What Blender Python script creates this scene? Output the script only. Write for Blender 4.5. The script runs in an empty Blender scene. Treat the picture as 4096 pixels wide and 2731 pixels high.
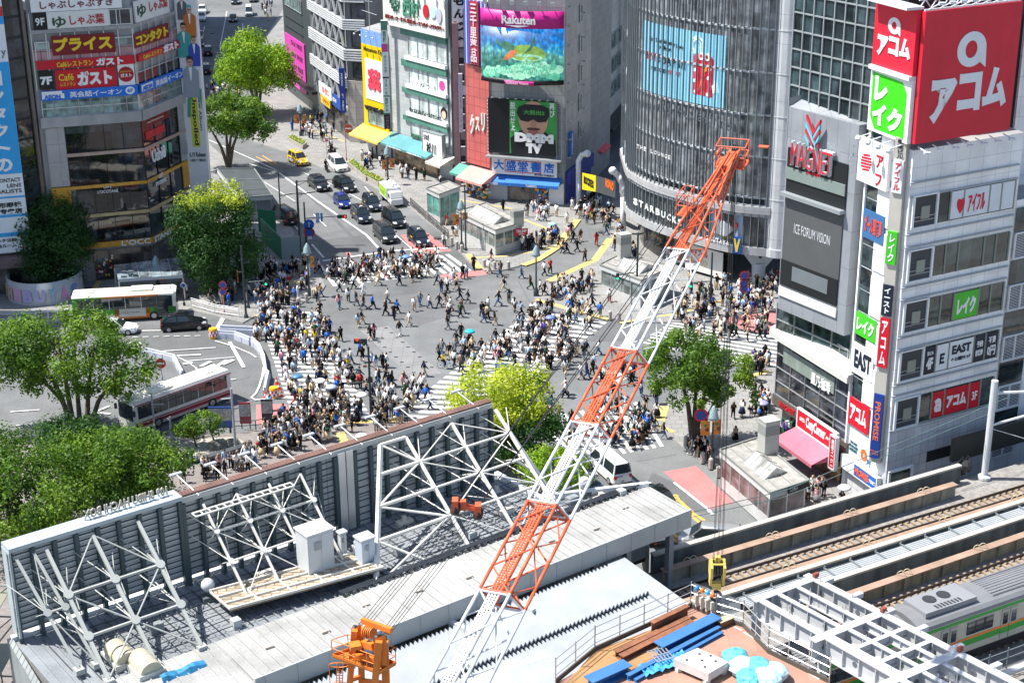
import bpy, math, random
from mathutils import Vector as V, Matrix
random.seed(11)
SC=bpy.context.scene;COL=SC.collection
R_=math.radians
# ---------------- camera, sky, sun, exposure
FPX, TH, RHO, CH=6300.0, R_(21.1), R_(.43), 57.0
F=V((0, math.cos(TH), -math.sin(TH)))
_r, _u=V((1, 0, 0)), V((0, math.sin(TH), math.cos(TH)))
RT=_r*math.cos(RHO)-_u*math.sin(RHO);UP=_u*math.cos(RHO)+_r*math.sin(RHO)
EYE=V((0, 0, CH))
cd=bpy.data.cameras.new('camera');cam=bpy.data.objects.new('camera', cd);COL.objects.link(cam)
cd.sensor_width=36;cd.lens=FPX/4096*36;cd.clip_end=5000;cd.clip_start=.5
m3=Matrix((RT, UP, -F)).transposed();cam.matrix_world=Matrix.Translation(EYE)@m3.to_4x4()
SC.camera=cam
SUN_EL, SUN_AZ=60.0, 178.0
W=bpy.data.worlds.new('World');SC.world=W;W.use_nodes=True
nt=W.node_tree;bg=nt.nodes['Background'];sk=nt.nodes.new('ShaderNodeTexSky')
sk.sky_type='NISHITA';sk.sun_disc=False;sk.sun_elevation=R_(SUN_EL);sk.sun_rotation=R_(90-SUN_AZ)
sk.air_density=1.0;sk.dust_density=1.0;sk.ozone_density=1.0
nt.links.new(sk.outputs[0], bg.inputs[0]);bg.inputs[1].default_value=.11
sl=bpy.data.lights.new('sun', 'SUN');sl.energy=5.0;sl.angle=R_(.5);sl.color=(1, .96, .89)
so=bpy.data.objects.new('sun', sl);COL.objects.link(so);so.location=(-60, 40, 150)
sd=V((math.cos(R_(SUN_EL))*math.cos(R_(SUN_AZ)), math.cos(R_(SUN_EL))*math.sin(R_(SUN_AZ)), math.sin(R_(SUN_EL))))
so.rotation_euler=sd.to_track_quat('Z', 'Y').to_euler()
SC.view_settings.view_transform='Standard';SC.view_settings.look='None'
SC.view_settings.exposure=.78;SC.view_settings.gamma=1.0
SC.render.engine='CYCLES'
# ---------------- turning a spot of the photograph into a point on a real plane
def src(c, r, x, y):return 1024*c+x/2.2965, 682.75*r+y/2.2965
def ray(c, r, x, y):
 a, b=src(c, r, x, y);return F+RT*((a-2048)/FPX)-UP*((b-1365.5)/FPX)
def G(c, r, x, y, z=0.0):
 d=ray(c, r, x, y);p=EYE+d*((z-CH)/d.z);return p
def AT(c, r, x, y, Y):
 d=ray(c, r, x, y);return EYE+d*(Y/d.y)
def sep(s):
 return[float(t)for t in s.replace(',', ' ').split()]
def pts(c, r, s, z=0.0):
 q=sep(s);return[G(c, r, q[i], q[i+1], z)for i in range(0, len(q), 2)]
MC={}
def mat(n, col, rough=.6, metal=0., var=.14, sc=.8, spec=.5, bump=0., big=.08, trans=0., fine=0., emit=0., streak=0.):
 if n in MC:return MC[n]
 m=bpy.data.materials.new(n);m.use_nodes=True;t=m.node_tree;N=t.nodes;L=t.links
 b=N['Principled BSDF'];b.inputs['Roughness'].default_value=rough;b.inputs['Metallic'].default_value=metal
 b.inputs['Specular IOR Level'].default_value=spec
 co=N.new('ShaderNodeTexCoord');out=None
 def mul(prev, scale, amt, det=3, stretch=None):
  nz=N.new('ShaderNodeTexNoise');nz.inputs['Scale'].default_value=scale;nz.inputs['Detail'].default_value=det
  s=co.outputs['Object']
  if stretch:
   mp=N.new('ShaderNodeMapping');mp.inputs['Scale'].default_value=stretch;L.new(s, mp.inputs[0]);s=mp.outputs[0]
  L.new(s, nz.inputs['Vector'])
  mr=N.new('ShaderNodeMapRange');mr.inputs['From Min'].default_value=.3;mr.inputs['From Max'].default_value=.7
  mr.inputs['To Min'].default_value=1-amt;mr.inputs['To Max'].default_value=1+amt
  L.new(nz.outputs['Fac'], mr.inputs['Value'])
  vm=N.new('ShaderNodeVectorMath');vm.operation='MULTIPLY'
  if prev is None:vm.inputs[0].default_value=col[:3]
  else:L.new(prev, vm.inputs[0])
  L.new(mr.outputs[0], vm.inputs[1]);return vm.outputs[0], nz
 nz=None
 if var:out, nz=mul(out, sc, var)
 if big:out, _=mul(out, sc*.12, big, 2)
 if fine:out, nz=mul(out, sc*14, fine, 2)
 if streak:out, _=mul(out, 1.2, streak, 3, (1, 1, .12))
 if out:L.new(out, b.inputs['Base Color'])
 else:b.inputs['Base Color'].default_value=(*col[:3], 1)
 if bump and nz:
  bp=N.new('ShaderNodeBump');bp.inputs['Strength'].default_value=bump;bp.inputs['Distance'].default_value=.03
  L.new(nz.outputs['Fac'], bp.inputs['Height']);L.new(bp.outputs[0], b.inputs['Normal'])
 if trans:b.inputs['Transmission Weight'].default_value=trans
 if emit:
  if out:L.new(out, b.inputs['Emission Color'])
  else:b.inputs['Emission Color'].default_value=(*col[:3], 1)
  b.inputs['Emission Strength'].default_value=emit
 MC[n]=m;return m
def tile(n, col, joint, w, h, gap=.02, off=0., rough=.5, var=.1, metal=0., spec=.5):
 if n in MC:return MC[n]
 m=bpy.data.materials.new(n);m.use_nodes=True;t=m.node_tree;N=t.nodes;L=t.links
 b=N['Principled BSDF'];b.inputs['Roughness'].default_value=rough;b.inputs['Metallic'].default_value=metal
 b.inputs['Specular IOR Level'].default_value=spec
 uv=N.new('ShaderNodeUVMap');br=N.new('ShaderNodeTexBrick');br.offset=off;br.squash=1
 L.new(uv.outputs[0], br.inputs['Vector'])
 br.inputs['Color1'].default_value=(*[c*(1-var)for c in col], 1);br.inputs['Color2'].default_value=(*[min(1, c*(1+var))for c in col], 1)
 br.inputs['Mortar'].default_value=(*joint, 1);br.inputs['Scale'].default_value=1
 br.inputs['Brick Width'].default_value=w;br.inputs['Row Height'].default_value=h
 br.inputs['Mortar Size'].default_value=gap;br.inputs['Mortar Smooth'].default_value=.1;br.inputs['Bias'].default_value=0
 nz=N.new('ShaderNodeTexNoise');nz.inputs['Scale'].default_value=.5;nz.inputs['Detail'].default_value=5
 co=N.new('ShaderNodeTexCoord');L.new(co.outputs['Object'], nz.inputs['Vector'])
 mr=N.new('ShaderNodeMapRange');mr.inputs['From Min'].default_value=.3;mr.inputs['From Max'].default_value=.7
 mr.inputs['To Min'].default_value=.86;mr.inputs['To Max'].default_value=1.1;L.new(nz.outputs['Fac'], mr.inputs['Value'])
 vm=N.new('ShaderNodeVectorMath');vm.operation='MULTIPLY';L.new(br.outputs[0], vm.inputs[0]);L.new(mr.outputs[0], vm.inputs[1])
 L.new(vm.outputs[0], b.inputs['Base Color']);MC[n]=m;return m
def glass(n, col, rough=.06, var=.5, w=1.3, h=1.6, spec=.8):
 """window panes: every pane of the grid its own shade, as the rooms behind differ"""
 if n in MC:return MC[n]
 m=bpy.data.materials.new(n);m.use_nodes=True;t=m.node_tree;N=t.nodes;L=t.links
 b=N['Principled BSDF'];b.inputs['Roughness'].default_value=rough;b.inputs['Specular IOR Level'].default_value=spec
 uv=N.new('ShaderNodeUVMap');br=N.new('ShaderNodeTexBrick');br.offset=0;L.new(uv.outputs[0], br.inputs['Vector'])
 br.inputs['Color1'].default_value=(*[c*(1-var)for c in col], 1);br.inputs['Color2'].default_value=(*[min(1, c*(1+var*1.6))for c in col], 1)
 br.inputs['Mortar'].default_value=(*col, 1);br.inputs['Scale'].default_value=1;br.inputs['Mortar Size'].default_value=0
 br.inputs['Brick Width'].default_value=w;br.inputs['Row Height'].default_value=h
 nz=N.new('ShaderNodeTexNoise');nz.inputs['Scale'].default_value=.9;nz.inputs['Detail'].default_value=4
 co=N.new('ShaderNodeTexCoord');L.new(co.outputs['Object'], nz.inputs['Vector'])
 mr=N.new('ShaderNodeMapRange');mr.inputs['From Min'].default_value=.35;mr.inputs['From Max'].default_value=.65
 mr.inputs['To Min'].default_value=.5;mr.inputs['To Max'].default_value=1.5;L.new(nz.outputs['Fac'], mr.inputs['Value'])
 vm=N.new('ShaderNodeVectorMath');vm.operation='MULTIPLY';L.new(br.outputs[0], vm.inputs[0]);L.new(mr.outputs[0], vm.inputs[1])
 L.new(vm.outputs[0], b.inputs['Base Color'])
 n2=N.new('ShaderNodeTexNoise');n2.inputs['Scale'].default_value=.35;L.new(co.outputs['Object'], n2.inputs['Vector'])
 bp=N.new('ShaderNodeBump');bp.inputs['Strength'].default_value=.08;bp.inputs['Distance'].default_value=.1
 L.new(n2.outputs['Fac'], bp.inputs['Height']);L.new(bp.outputs[0], b.inputs['Normal'])
 MC[n]=m;return m
def paint(hexs, rough=.45, var=.05, spec=.4):
 """a flat paint or print colour from an sRGB hex"""
 k='paint '+hexs+str(rough)
 if k in MC:return MC[k]
 c=[int(hexs[i:i+2], 16)/255 for i in(0, 2, 4)];c=[(x/12.92 if x<.04 else((x+.055)/1.055)**2.4)for x in c]
 c=[min(.82, x)for x in c]
 return mat(k, c, rough, var=var, big=.04, spec=spec)
LOC={}
class MB:
 def __init__(s):s.v=[];s.f=[];s.m=[]
 def add(s, vs, fs, mi=0):
  n=len(s.v);s.v+=[V(a)for a in vs];s.f+=[[i+n for i in f]for f in fs];s.m+=[mi]*len(fs);return s
 def hexa(s, b, t, mi=0):
  return s.add(list(b)+list(t), [(3, 2, 1, 0), (4, 5, 6, 7), (0, 1, 5, 4), (1, 2, 6, 5), (2, 3, 7, 6), (3, 0, 4, 7)], mi)
 def box(s, x0, y0, z0, x1, y1, z1, mi=0):
  return s.hexa([(x0, y0, z0), (x1, y0, z0), (x1, y1, z0), (x0, y1, z0)], [(x0, y0, z1), (x1, y0, z1), (x1, y1, z1), (x0, y1, z1)], mi)
 def rbox(s, c, sz, rz=0, mi=0):
  ca, sa=math.cos(rz), math.sin(rz);q=[]
  for z in(0, sz[2]):
   for dx, dy in((-1, -1), (1, -1), (1, 1), (-1, 1)):
    a, b=dx*sz[0]/2, dy*sz[1]/2;q.append((c[0]+a*ca-b*sa, c[1]+a*sa+b*ca, c[2]+z))
  return s.hexa(q[:4], q[4:], mi)
 def prism(s, p, z0, z1, mi=0, top=None):
  n=len(p);a=sum(p[i][0]*p[(i+1)%n][1]-p[(i+1)%n][0]*p[i][1]for i in range(n))
  if a<0:p=p[::-1]
  s.add([(q[0], q[1], z0)for q in p]+[(q[0], q[1], z1)for q in p], [(i, (i+1)%n, (i+1)%n+n, i+n)for i in range(n)]+[tuple(range(n-1, -1, -1))], mi)
  return s.add([(q[0], q[1], z1)for q in p], [tuple(range(n))], mi if top is None else top)
 def sheet(s, p, z, mi=0):
  n=len(p);a=sum(p[i][0]*p[(i+1)%n][1]-p[(i+1)%n][0]*p[i][1]for i in range(n))
  if a<0:p=p[::-1]
  return s.add([(q[0], q[1], z)for q in p], [tuple(range(n))], mi)
 def tube(s, p, q, r, n=6, r2=None, mi=0):
  p, q=V(p), V(q);d=q-p
  if d.length<1e-6:return s
  d.normalize();a=d.orthogonal().normalized();b=d.cross(a);r2=r if r2 is None else r2
  vs=[]
  for c, rr in((p, r), (q, r2)):
   for i in range(n):
    t=2*math.pi*i/n;vs.append(c+a*(rr*math.cos(t))+b*(rr*math.sin(t)))
  return s.add(vs, [(i, (i+1)%n, (i+1)%n+n, i+n)for i in range(n)]+[tuple(range(n-1, -1, -1)), tuple(range(n, 2*n))], mi)
 def path(s, ps, r, n=6, mi=0):
  for a, b in zip(ps, ps[1:]):s.tube(a, b, r, n, mi=mi)
  return s
 def bar(s, p, q, w, h, mi=0, up=(0, 0, 1)):
  p, q=V(p), V(q);d=(q-p).normalized();u=V(up)
  if abs(d.dot(u))>.97:u=V((0, 1, 0))
  a=d.cross(u).normalized()*(w/2);b=a.cross(d).normalized()*(h/2)
  return s.hexa([p-a-b, p+a-b, q+a-b, q-a-b], [p-a+b, p+a+b, q+a+b, q-a+b], mi)
 def lathe(s, prof, c, n=10, mi=0):
  c=V(c);vs=[];k=len(prof)
  for r, z in prof:
   for i in range(n):
    t=2*math.pi*i/n;vs.append(c+V((r*math.cos(t), r*math.sin(t), z)))
  fs=[(j*n+i, j*n+(i+1)%n, (j+1)*n+(i+1)%n, (j+1)*n+i)for j in range(k-1)for i in range(n)]
  return s.add(vs, fs+[tuple(range(n-1, -1, -1)), tuple(range((k-1)*n, k*n))], mi)
 def ball(s, c, r, n=8, k=5, mi=0, sz=1.):
  return s.lathe([(max(.001, r*math.sin(math.pi*j/k)), -r*sz*math.cos(math.pi*j/k))for j in range(k+1)], c, n, mi)
 def build(s, name, mats, parent=None, smooth=False, origin=None):
  if not s.v:s.add([(0, 0, 0), (.01, 0, 0), (0, .01, 0)], [(0, 1, 2)])
  if parent is not None:o=LOC.get(parent.name, V((0, 0, 0)))
  elif origin is not None:o=V(origin)
  else:
   xs=[v.x for v in s.v];ys=[v.y for v in s.v];o=V(((min(xs)+max(xs))/2, (min(ys)+max(ys))/2, min(v.z for v in s.v)))
  me=bpy.data.meshes.new(name);me.from_pydata([v-o for v in s.v], [], s.f)
  for m in(mats if isinstance(mats, (list, tuple))else[mats]):me.materials.append(m)
  me.polygons.foreach_set('material_index', s.m)
  if smooth:me.polygons.foreach_set('use_smooth', [True]*len(s.f))
  uvl=me.uv_layers.new(name='UVMap');z=V((0, 0, 1))
  for p in me.polygons:
   nn=p.normal
   if abs(nn.z)>.75:
    for li in p.loop_indices:
     c=me.vertices[me.loops[li].vertex_index].co+o;uvl.data[li].uv=(c.x, c.y)
   else:
    t=z.cross(nn);t.z=0;t.normalize()
    for li in p.loop_indices:
     c=me.vertices[me.loops[li].vertex_index].co+o;uvl.data[li].uv=(c.dot(t), c.z)
  ob=bpy.data.objects.new(name, me);COL.objects.link(ob)
  if parent is not None:ob.parent=parent;LOC[ob.name]=o.copy()
  else:ob.location=o;LOC[ob.name]=o.copy()
  return ob
def tag(o, label, cat, group=None, kind=None):
 if label:o['label']=label
 if cat:o['category']=cat
 if group:o['group']=group
 if kind:o['kind']=kind
 return o
def thing(name, label, cat, loc=(0, 0, 0), group=None):
 o=bpy.data.objects.new(name, None);COL.objects.link(o);o.location=loc;o.empty_display_size=.3
 LOC[o.name]=V(loc);return tag(o, label, cat, group)
def struct(name, mb, m):return tag(mb.build(name, m, origin=(0, 0, 0)), None, None, kind='structure')
def copy_tree(o, parent=None):
 c=o.copy();COL.objects.link(c)
 if parent is not None:c.parent=parent
 for ch in[x for x in bpy.data.objects if x.parent==o]:copy_tree(ch, c)
 return c
TC={}
def glyphs(s, bold=.0, ext=.0, vert=False):
 k=(s, bold, ext, vert)
 if k in TC:return TC[k]
 vs, fs=[], [];y=0
 for ln in(list(s)if vert else s.split('\n')):
  c=bpy.data.curves.new('t', 'FONT');c.body=ln;c.offset=bold;c.resolution_u=2;c.align_x='CENTER'
  o=bpy.data.objects.new('t', c);COL.objects.link(o)
  me=bpy.data.meshes.new_from_object(o.evaluated_get(bpy.context.evaluated_depsgraph_get()))
  n=len(vs);vs+=[(v.co.x, v.co.y+y)for v in me.vertices];fs+=[[i+n for i in p.vertices]for p in me.polygons]
  y-=1.0 if vert else 1.15
  bpy.data.objects.remove(o);bpy.data.curves.remove(c);bpy.data.meshes.remove(me)
 TC[k]=(vs, fs);return TC[k]
class Wall:
 """a vertical plane standing on A-B; u runs along it, z up, d outwards (towards the street)"""
 def __init__(s, A, B, off=0.):
  s.A=V((A[0], A[1], 0));s.B=V((B[0], B[1], 0));s.t=(s.B-s.A).normalized();s.L=(s.B-s.A).length
  s.n=V((s.t.y, -s.t.x, 0))
  if s.n.dot(V((0, 0, 0))-s.A)<0:s.n=-s.n
  s.A=s.A+s.n*off;s.B=s.B+s.n*off
 def pt(s, u, z, d=0.):return s.A+s.t*u+V((0, 0, z))+s.n*d
 def hit(s, c, r, x, y):
  d=ray(c, r, x, y);k=(s.A-EYE).dot(s.n)/d.dot(s.n);p=EYE+d*k;return(p-s.A).dot(s.t), p.z
 def rc(s, c, r, x0, y0, x1, y1):
  a, b=s.hit(c, r, x0, y0), s.hit(c, r, x1, y1);return min(a[0], b[0]), max(a[0], b[0]), min(a[1], b[1]), max(a[1], b[1])
 def slab(s, mb, u0, u1, z0, z1, d0=0., d1=.1, mi=0):
  p=s.pt;q=[p(u0, z0, d0), p(u1, z0, d0), p(u1, z0, d1), p(u0, z0, d1)];t=[a+V((0, 0, z1-z0))for a in q]
  return mb.hexa(q, t, mi)
 def poly(s, mb, uz, d0, d1, mi=0):
  n=len(uz);return mb.add([s.pt(u, z, d1)for u, z in uz]+[s.pt(u, z, d0)for u, z in uz], [tuple(range(n)), tuple(range(2*n-1, n-1, -1))]+[(i, i+n, (i+1)%n+n, (i+1)%n)for i in range(n)], mi)
 def text(s, mb, t, u0, u1, z0, z1, d, bold=.02, th=.04, vert=False, mi=0):
  vs, fs=glyphs(t, bold, 0, vert)
  if not vs:return
  x0=min(v[0]for v in vs);x1=max(v[0]for v in vs);y0=min(v[1]for v in vs);y1=max(v[1]for v in vs)
  fx=(u1-u0)/max(.01, x1-x0);fy=(z1-z0)/max(.01, y1-y0)
  if not s.right:fx=-fx;ux=u1
  else:ux=u0
  P=[s.pt(ux+(v[0]-x0)*fx, z0+(v[1]-y0)*fy, d+th)for v in vs];n=len(P)
  P2=[p-s.n*th for p in P];ed={}
  for f in fs:
   for a, b in zip(f, f[1:]+f[:1]):
    ed[(a, b)]=1
  side=[(a, b, b+n, a+n)for a, b in ed if(b, a)not in ed]
  mb.add(P+P2, [tuple(f)for f in fs]+side, mi)
 @property
 def right(s):return s.t.cross(V((0, 0, 1))).dot(s.n)>0
 def fr(s, R, a, b, c, d):
  u0, u1, z0, z1=R;w, h=u1-u0, z1-z0
  if not s.right:a, c=1-c, 1-a
  return u0+w*a, u0+w*c, z1-h*d, z1-h*b
def sign(name, label, cat, w, R, bgm, texts=(), d=.05, th=.22, frame=None, group=None, parent=None):
 """a panel on a wall with raised lettering; R is (u0,u1,z0,z1) or a tile rectangle (c,r,x0,y0,x1,y1)"""
 if len(R)==6:R=w.rc(*R)
 mb=MB();w.slab(mb, *R, d, d+th)
 o=mb.build(name, bgm, parent)
 if label:tag(o, label, cat, group)
 if frame:
  fb=MB();u0, u1, z0, z1=R;k=.12
  for a in((u0-k, u1+k, z1, z1+k), (u0-k, u1+k, z0-k, z0), (u0-k, u0, z0, z1), (u1, u1+k, z0, z1)):w.slab(fb, *a, d, d+th+.05)
  fb.build('frame', frame, o)
 by={}
 for t in texts:
  s_, fr_, m_=t[:3];kw=dict(t[3])if len(t)>3 else{}
  by.setdefault(m_.name, (m_, MB()));w.text(by[m_.name][1], s_, *w.fr(R, *fr_), d+th+.004, **kw)
 for m_, b in by.values():b.build('lettering', m_, o)
 return o
def grid(w, mb, R, nu, nz, bw, d0, d1, mi=0):
 """mullions and transoms over a rectangle"""
 u0, u1, z0, z1=R
 for i in range(nu+1):
  u=u0+(u1-u0)*i/nu;w.slab(mb, u-bw/2, u+bw/2, z0, z1, d0, d1, mi)
 for j in range(nz+1):
  z=z0+(z1-z0)*j/nz;w.slab(mb, u0, u1, z-bw/2, z+bw/2, d0, d1-.01, mi)
WHITE=paint('f2f2f0');BLACK=paint('17181a');STEEL=mat('galvanised steel', (.5, .52, .54), .42, .6, var=.1)
ALU=mat('aluminium', (.6, .62, .64), .35, .7, var=.06);DARK=mat('dark metal', (.03, .032, .035), .45, .3)
CONC=mat('concrete', (.36, .35, .33), .85, var=.16, sc=.5, streak=.12)
# ---------------- ground, pavements, markings
ASPH=mat('asphalt', (.15, .156, .158), .9, var=.13, sc=.4, big=.2, fine=.12, bump=.15, spec=.25)
ASPH2=mat('worn asphalt', (.125, .128, .132), .9, var=.1, sc=.35, big=.12, fine=.12, bump=.15, spec=.25)
PAVE=tile('pavement slabs', (.26, .256, .248), (.17, .17, .17), .9, .9, .03, .5, .85, .07, spec=.2)
BRKP=tile('brick pavers', (.24, .215, .205), (.16, .145, .14), .3, .15, .012, .5, .85, .12, spec=.2)
KERB=mat('kerb stone', (.32, .31, .3), .85, var=.15, sc=1.2)
MARK=mat('road paint white', (.6, .6, .585), .75, var=.16, sc=.9, big=.1, fine=.18)
YEL=mat('tactile yellow', (.52, .4, .15), .8, var=.12, sc=1.5, fine=.1)
ORG=mat('road paint orange', (.75, .38, .07), .75, var=.12, sc=1.2, fine=.2)
PINK=mat('red anti-skid surface', (.42, .17, .165), .88, var=.12, sc=.5, big=.12, fine=.15)
g=MB();g.sheet([(-900, -200), (900, -200), (900, 1500), (-900, 1500)], 0);struct('ground', g, ASPH)
def pave(name, groups, m=PAVE, z=.13):
 b=MB()
 for p in groups:b.prism([(q[0], q[1])for q in p], -.05, z, 1, 0)
 return struct(name, b, [m, KERB])
pL=pts(0, 1, '-600 1480 0 1400 660 1385 1000 1345 1650 1290 1760 1280 2230 1395 2330 1340', .13)+pts(1, 1, '110 1290 400 1230 500 1160 600 1110 640 1050 520 840 440 810 330 520 120 420 0 150', .13)+pts(0, 0, '1900 1300 1850 700 1780 240', .13)
pave('pavement', [pL+[V((-90, 360, 0)), V((-110, 150, 0))]])
pS=pts(1, 0, '-20 700 -20 1300 290 1400 430 1470 680 1568', .13)+pts(1, 1, '830 20 1060 140 1180 205 1420 350 1580 470 1780 630 1860 730 1950 830 2100 915 2250 915', .13)+pts(2, 1, '0 890 110 862 230 820 400 715 450 640 520 560 610 445', .13)
pave('pavement', [pS+[V((9.2, 198, 0)), V((11, 214, 0)), V((-10, 262, 0)), V((-36, 420, 0)), V((-52, 420, 0)), V((-49, 300, 0))]])
pQ=pts(2, 1, '900 620 840 700 740 835 560 915 350 1008 230 1080 190 1130 230 1190 330 1235 600 1310 870 1358 1000 1385 1300 1390 1600 1385 1880 1340 2120 1312 2351 1285', .13)
pave('pavement', [pQ+[V((60, 160, 0)), V((60, 230, 0)), V((21, 236, 0)), V((14.5, 215, 0))]])
pM=pts(2, 2, '1420 545 1300 600 1260 660 1290 760 1490 905 1700 1060 1880 1195 2100 1360 2352 1545', .13)
pMu=pts(3, 2, '0 215', .13)+pts(2, 2, '2290 265 2080 330 1700 420', .13)
pave('pavement', [pM+[V((26, 104, 0)), V((46, 128, 0)), V((44, 150, 0)), V((26, 140, 0))]+pMu])
pH=pts(0, 2, '-300 930 0 895 900 880 1480 870 2230 838', .13)+pts(1, 2, '60 790 290 780 800 742 1060 728 1320 722 1560 700', .13)+pts(2, 2, '90 1130 230 1240 470 1215 600 1250 640 1400', .13)
pave('plaza', [pH+[V((6, 104, 0)), V((-2, 93, 0)), V((-34, 70, 0)), V((-70, 90, 0))]], BRKP)
t=MB()
def strip(mb, c, r, s, w, z, mi=0):
 p=pts(c, r, s, z)
 for a, b in zip(p, p[1:]):
  d=(b-a);d.z=0;n=V((-d.y, d.x, 0)).normalized()*(w/2);e=d.normalized()*(w*.2)
  q=[a-n-e, b-n+e, b+n+e, a+n-e];mb.sheet([(k.x, k.y)for k in q], z+.0005*len(mb.f), mi)
for c, r, s, w in((2, 1, '110 862 230 820 420 700 480 610 600 450', .9), (2, 1, '900 625 760 820 345 1008', .9), (2, 1, '0 775 210 740 420 690', .45), (2, 1, '110 450 330 535', .4), (2, 1, '230 1185 500 1260 880 1360', .7), (2, 1, '1000 1395 1300 1340 1500 1320 1900 1200 2100 1170 2351 1140', .5), (2, 2, '1395 600 1360 720', .9), (2, 2, '1340 770 1480 830', .5), (2, 2, '2080 345 2352 275', .6), (1, 1, '1950 770 2060 900', .8), (1, 1, '2000 800 2351 780', .4), (1, 1, '1820 260 2351 350', .4), (1, 2, '775 840 810 930', .8), (1, 2, '800 745 1050 735 1310 720', .6), (1, 1, '300 1030 480 1015', .5), (0, 1, '820 1000 1000 995', .6), (0, 1, '920 1000 850 1110', .6), (1, 1, '0 1330 160 1290', .5), (3, 2, '90 1440 330 1490', .6), (1, 0, '500 1190 810 1300', .3)):
 strip(t, c, r, s, w, .136)
struct('tactile_paving', t, YEL)
pk=MB()
def ppoly(mb, c, r, s, z, mi=0):mb.sheet([(q.x, q.y)for q in pts(c, r, s, z)], z, mi)
for c, r, s in((1, 1, '1325 590 1560 560 1800 735 1480 775'), (1, 1, '1640 965 2110 905 2135 950 1800 1000'), (1, 2, '0 578 270 573 320 650 60 755 0 760'), (2, 2, '1385 1195 1690 1140 2045 1480 1810 1540'), (3, 2, '0 205 70 190 60 470 -60 480'), (1, 1, '1130 860 1200 850 1250 960 1190 990'), (1, 1, '820 745 860 742 890 800 850 808')):ppoly(pk, c, r, s, .005)
ppoly(pk, 2, 1, '1930 1350 2351 1300 2560 1270 2560 1480 2351 1500 2060 1440', .005)
struct('painted_road_surface', pk, PINK)
zb=MB();ZM=.011
def zebra(A, B, C, D, n, fill=.5):
 A, B, C, D=[V((p[0], p[1], 0))for p in(A, B, C, D)]
 for i in range(n):
  a, b=(i+.5-fill/2)/n, (i+.5+fill/2)/n
  zb.sheet([(p.x, p.y)for p in(A.lerp(B, a), A.lerp(B, b), D.lerp(C, b), D.lerp(C, a))], ZM)
zebra((-22.5, 172.3), (-7.1, 176.4), (-4.3, 170.3), (-20.0, 165.0), 17)
zebra((-27.1, 157.5), (-19.9, 130.0), (-12.7, 129.2), (-20.9, 157.1), 25)
zebra((2.2, 157.2), (-10.9, 128.8), (-3.2, 128.2), (10.0, 153.2), 25)
zebra((1.6, 128.6), (11.6, 132.2), (13.1, 122.6), (5.2, 119.5), 12)
zebra((16.5, 153.2), (13.0, 146.8), (25.4, 139.0), (30, 147.5), 9, .48)
ln=lambda c, r, s, w, m=zb:strip(m, c, r, s, w, ZM+.001)
ln(1, 1, '210 20 560 280 1010 590 1170 760', .3);ln(1, 1, '420 15 700 130 1440 525', .18);ln(1, 1, '0 60 360 285', .15);ln(1, 1, '350 505 405 560', .16);ln(1, 1, '515 680 622 800', .25)
ln(1, 1, '530 405 645 515', .14);ln(1, 1, '620 830 1250 740 1640 715 1760 715', .45);ln(1, 1, '1000 150 1060 220', .14);ln(1, 1, '1180 790 1200 840', .2);ln(1, 1, '1280 590 1430 720', .15)
ln(1, 0, '0 1480 190 1568', .25);ln(1, 1, '-60 -60 210 20', .22);ln(0, 0, '1880 250 1860 320', .2);ln(0, 0, '2085 110 2020 440', .2);ln(0, 0, '2230 220 2222 330', .2);ln(0, 0, '1970 485 2110 492', .35)
ln(0, 0, '2240 240 2310 240', .2);ln(0, 0, '1920 1290 2351 1480', .2);ln(0, 0, '1930 1450 2180 1560', .2)
ln(2, 2, '1490 1300 1820 1560', .25);ln(2, 2, '1060 1245 1190 1350', .3);ln(2, 2, '640 1225 770 1215', .6);ln(2, 3, '1560 110 1730 240', .35);ln(2, 2, '770 130 870 120', .2);ln(2, 3, '1810 -10 1840 20', .3)
ln(0, 1, '2050 1355 1985 1475', .5);ln(0, 1, '1240 1475 1480 1470', .25)
for i in range(7):ln(0, 1, f'{1220+i*95} {1532-i*2} {1270+i*95} {1530-i*2}', .15)
ln(0, 2, '1500 92 1980 60', .2);ln(0, 2, '1700 185 2150 148', .15);ln(0, 2, '1990 365 2165 350', .2);ln(0, 2, '100 650 360 632', .18);ln(0, 2, '150 776 210 770', .2);ln(0, 2, '260 762 320 756', .2);ln(0, 2, '1630 135 1840 125', .3)
ln(0, 2, '2010 500 2175 488', .12);ln(0, 2, '1640 150 1720 190 1800 245 1810 265', .15)
for i in range(4):ln(0, 2, f'{1880+i*100} {588-i*11} {1925+i*100} {583-i*11}', .16)
ln(0, 2, '2110 10 2240 240', .35);ln(0, 2, '1980 0 2150 50 2300 115 2352 150', .18)
ln(1, 2, '0 5 60 90 78 190 60 320 30 420 0 480', .2);ln(1, 2, '0 540 280 520', .25);ln(0, 2, '1150 20 1280 15 1290 30 1240 42 1150 40', .25);ln(0, 2, '2352 480 2310 520 2352 545', .2)
ln(0, 2, '870 655 1000 600', .3);ln(0, 2, '860 655 1010 670', .3)
for s in('1930 190 1850 230', '2140 175 2050 215', '2080 180 1960 250', '1690 210 1760 200'):ln(0, 2, s, .45)
ppoly(zb, 2, 2, '770 300 960 270 1060 330 900 430', ZM+.002)
struct('road_markings', zb, MARK)
hole=MB();ppoly(hole, 2, 2, '830 335 950 310 990 340 890 385', ZM+.006);struct('road_patch', hole, ASPH)
og=MB()
for s in('1480 1475 1610 1568', '1540 1462 1660 1568'):strip(og, 2, 2, s, .3, ZM)
for s in('1610 0 1780 140', '1650 0 1845 125', '1365 155 1590 325', '1425 140 1610 315', '1855 190 1900 230', '1905 170 1960 215'):strip(og, 2, 3, s, .28, ZM)
for s in('0 1440 150 1510 190 1512 60 1430', ):strip(og, 1, 0, s, .15, ZM)
wl=Wall(tuple(G(2, 2, 1530, 1385))[:2], tuple(G(2, 2, 1320, 1420))[:2])
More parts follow.
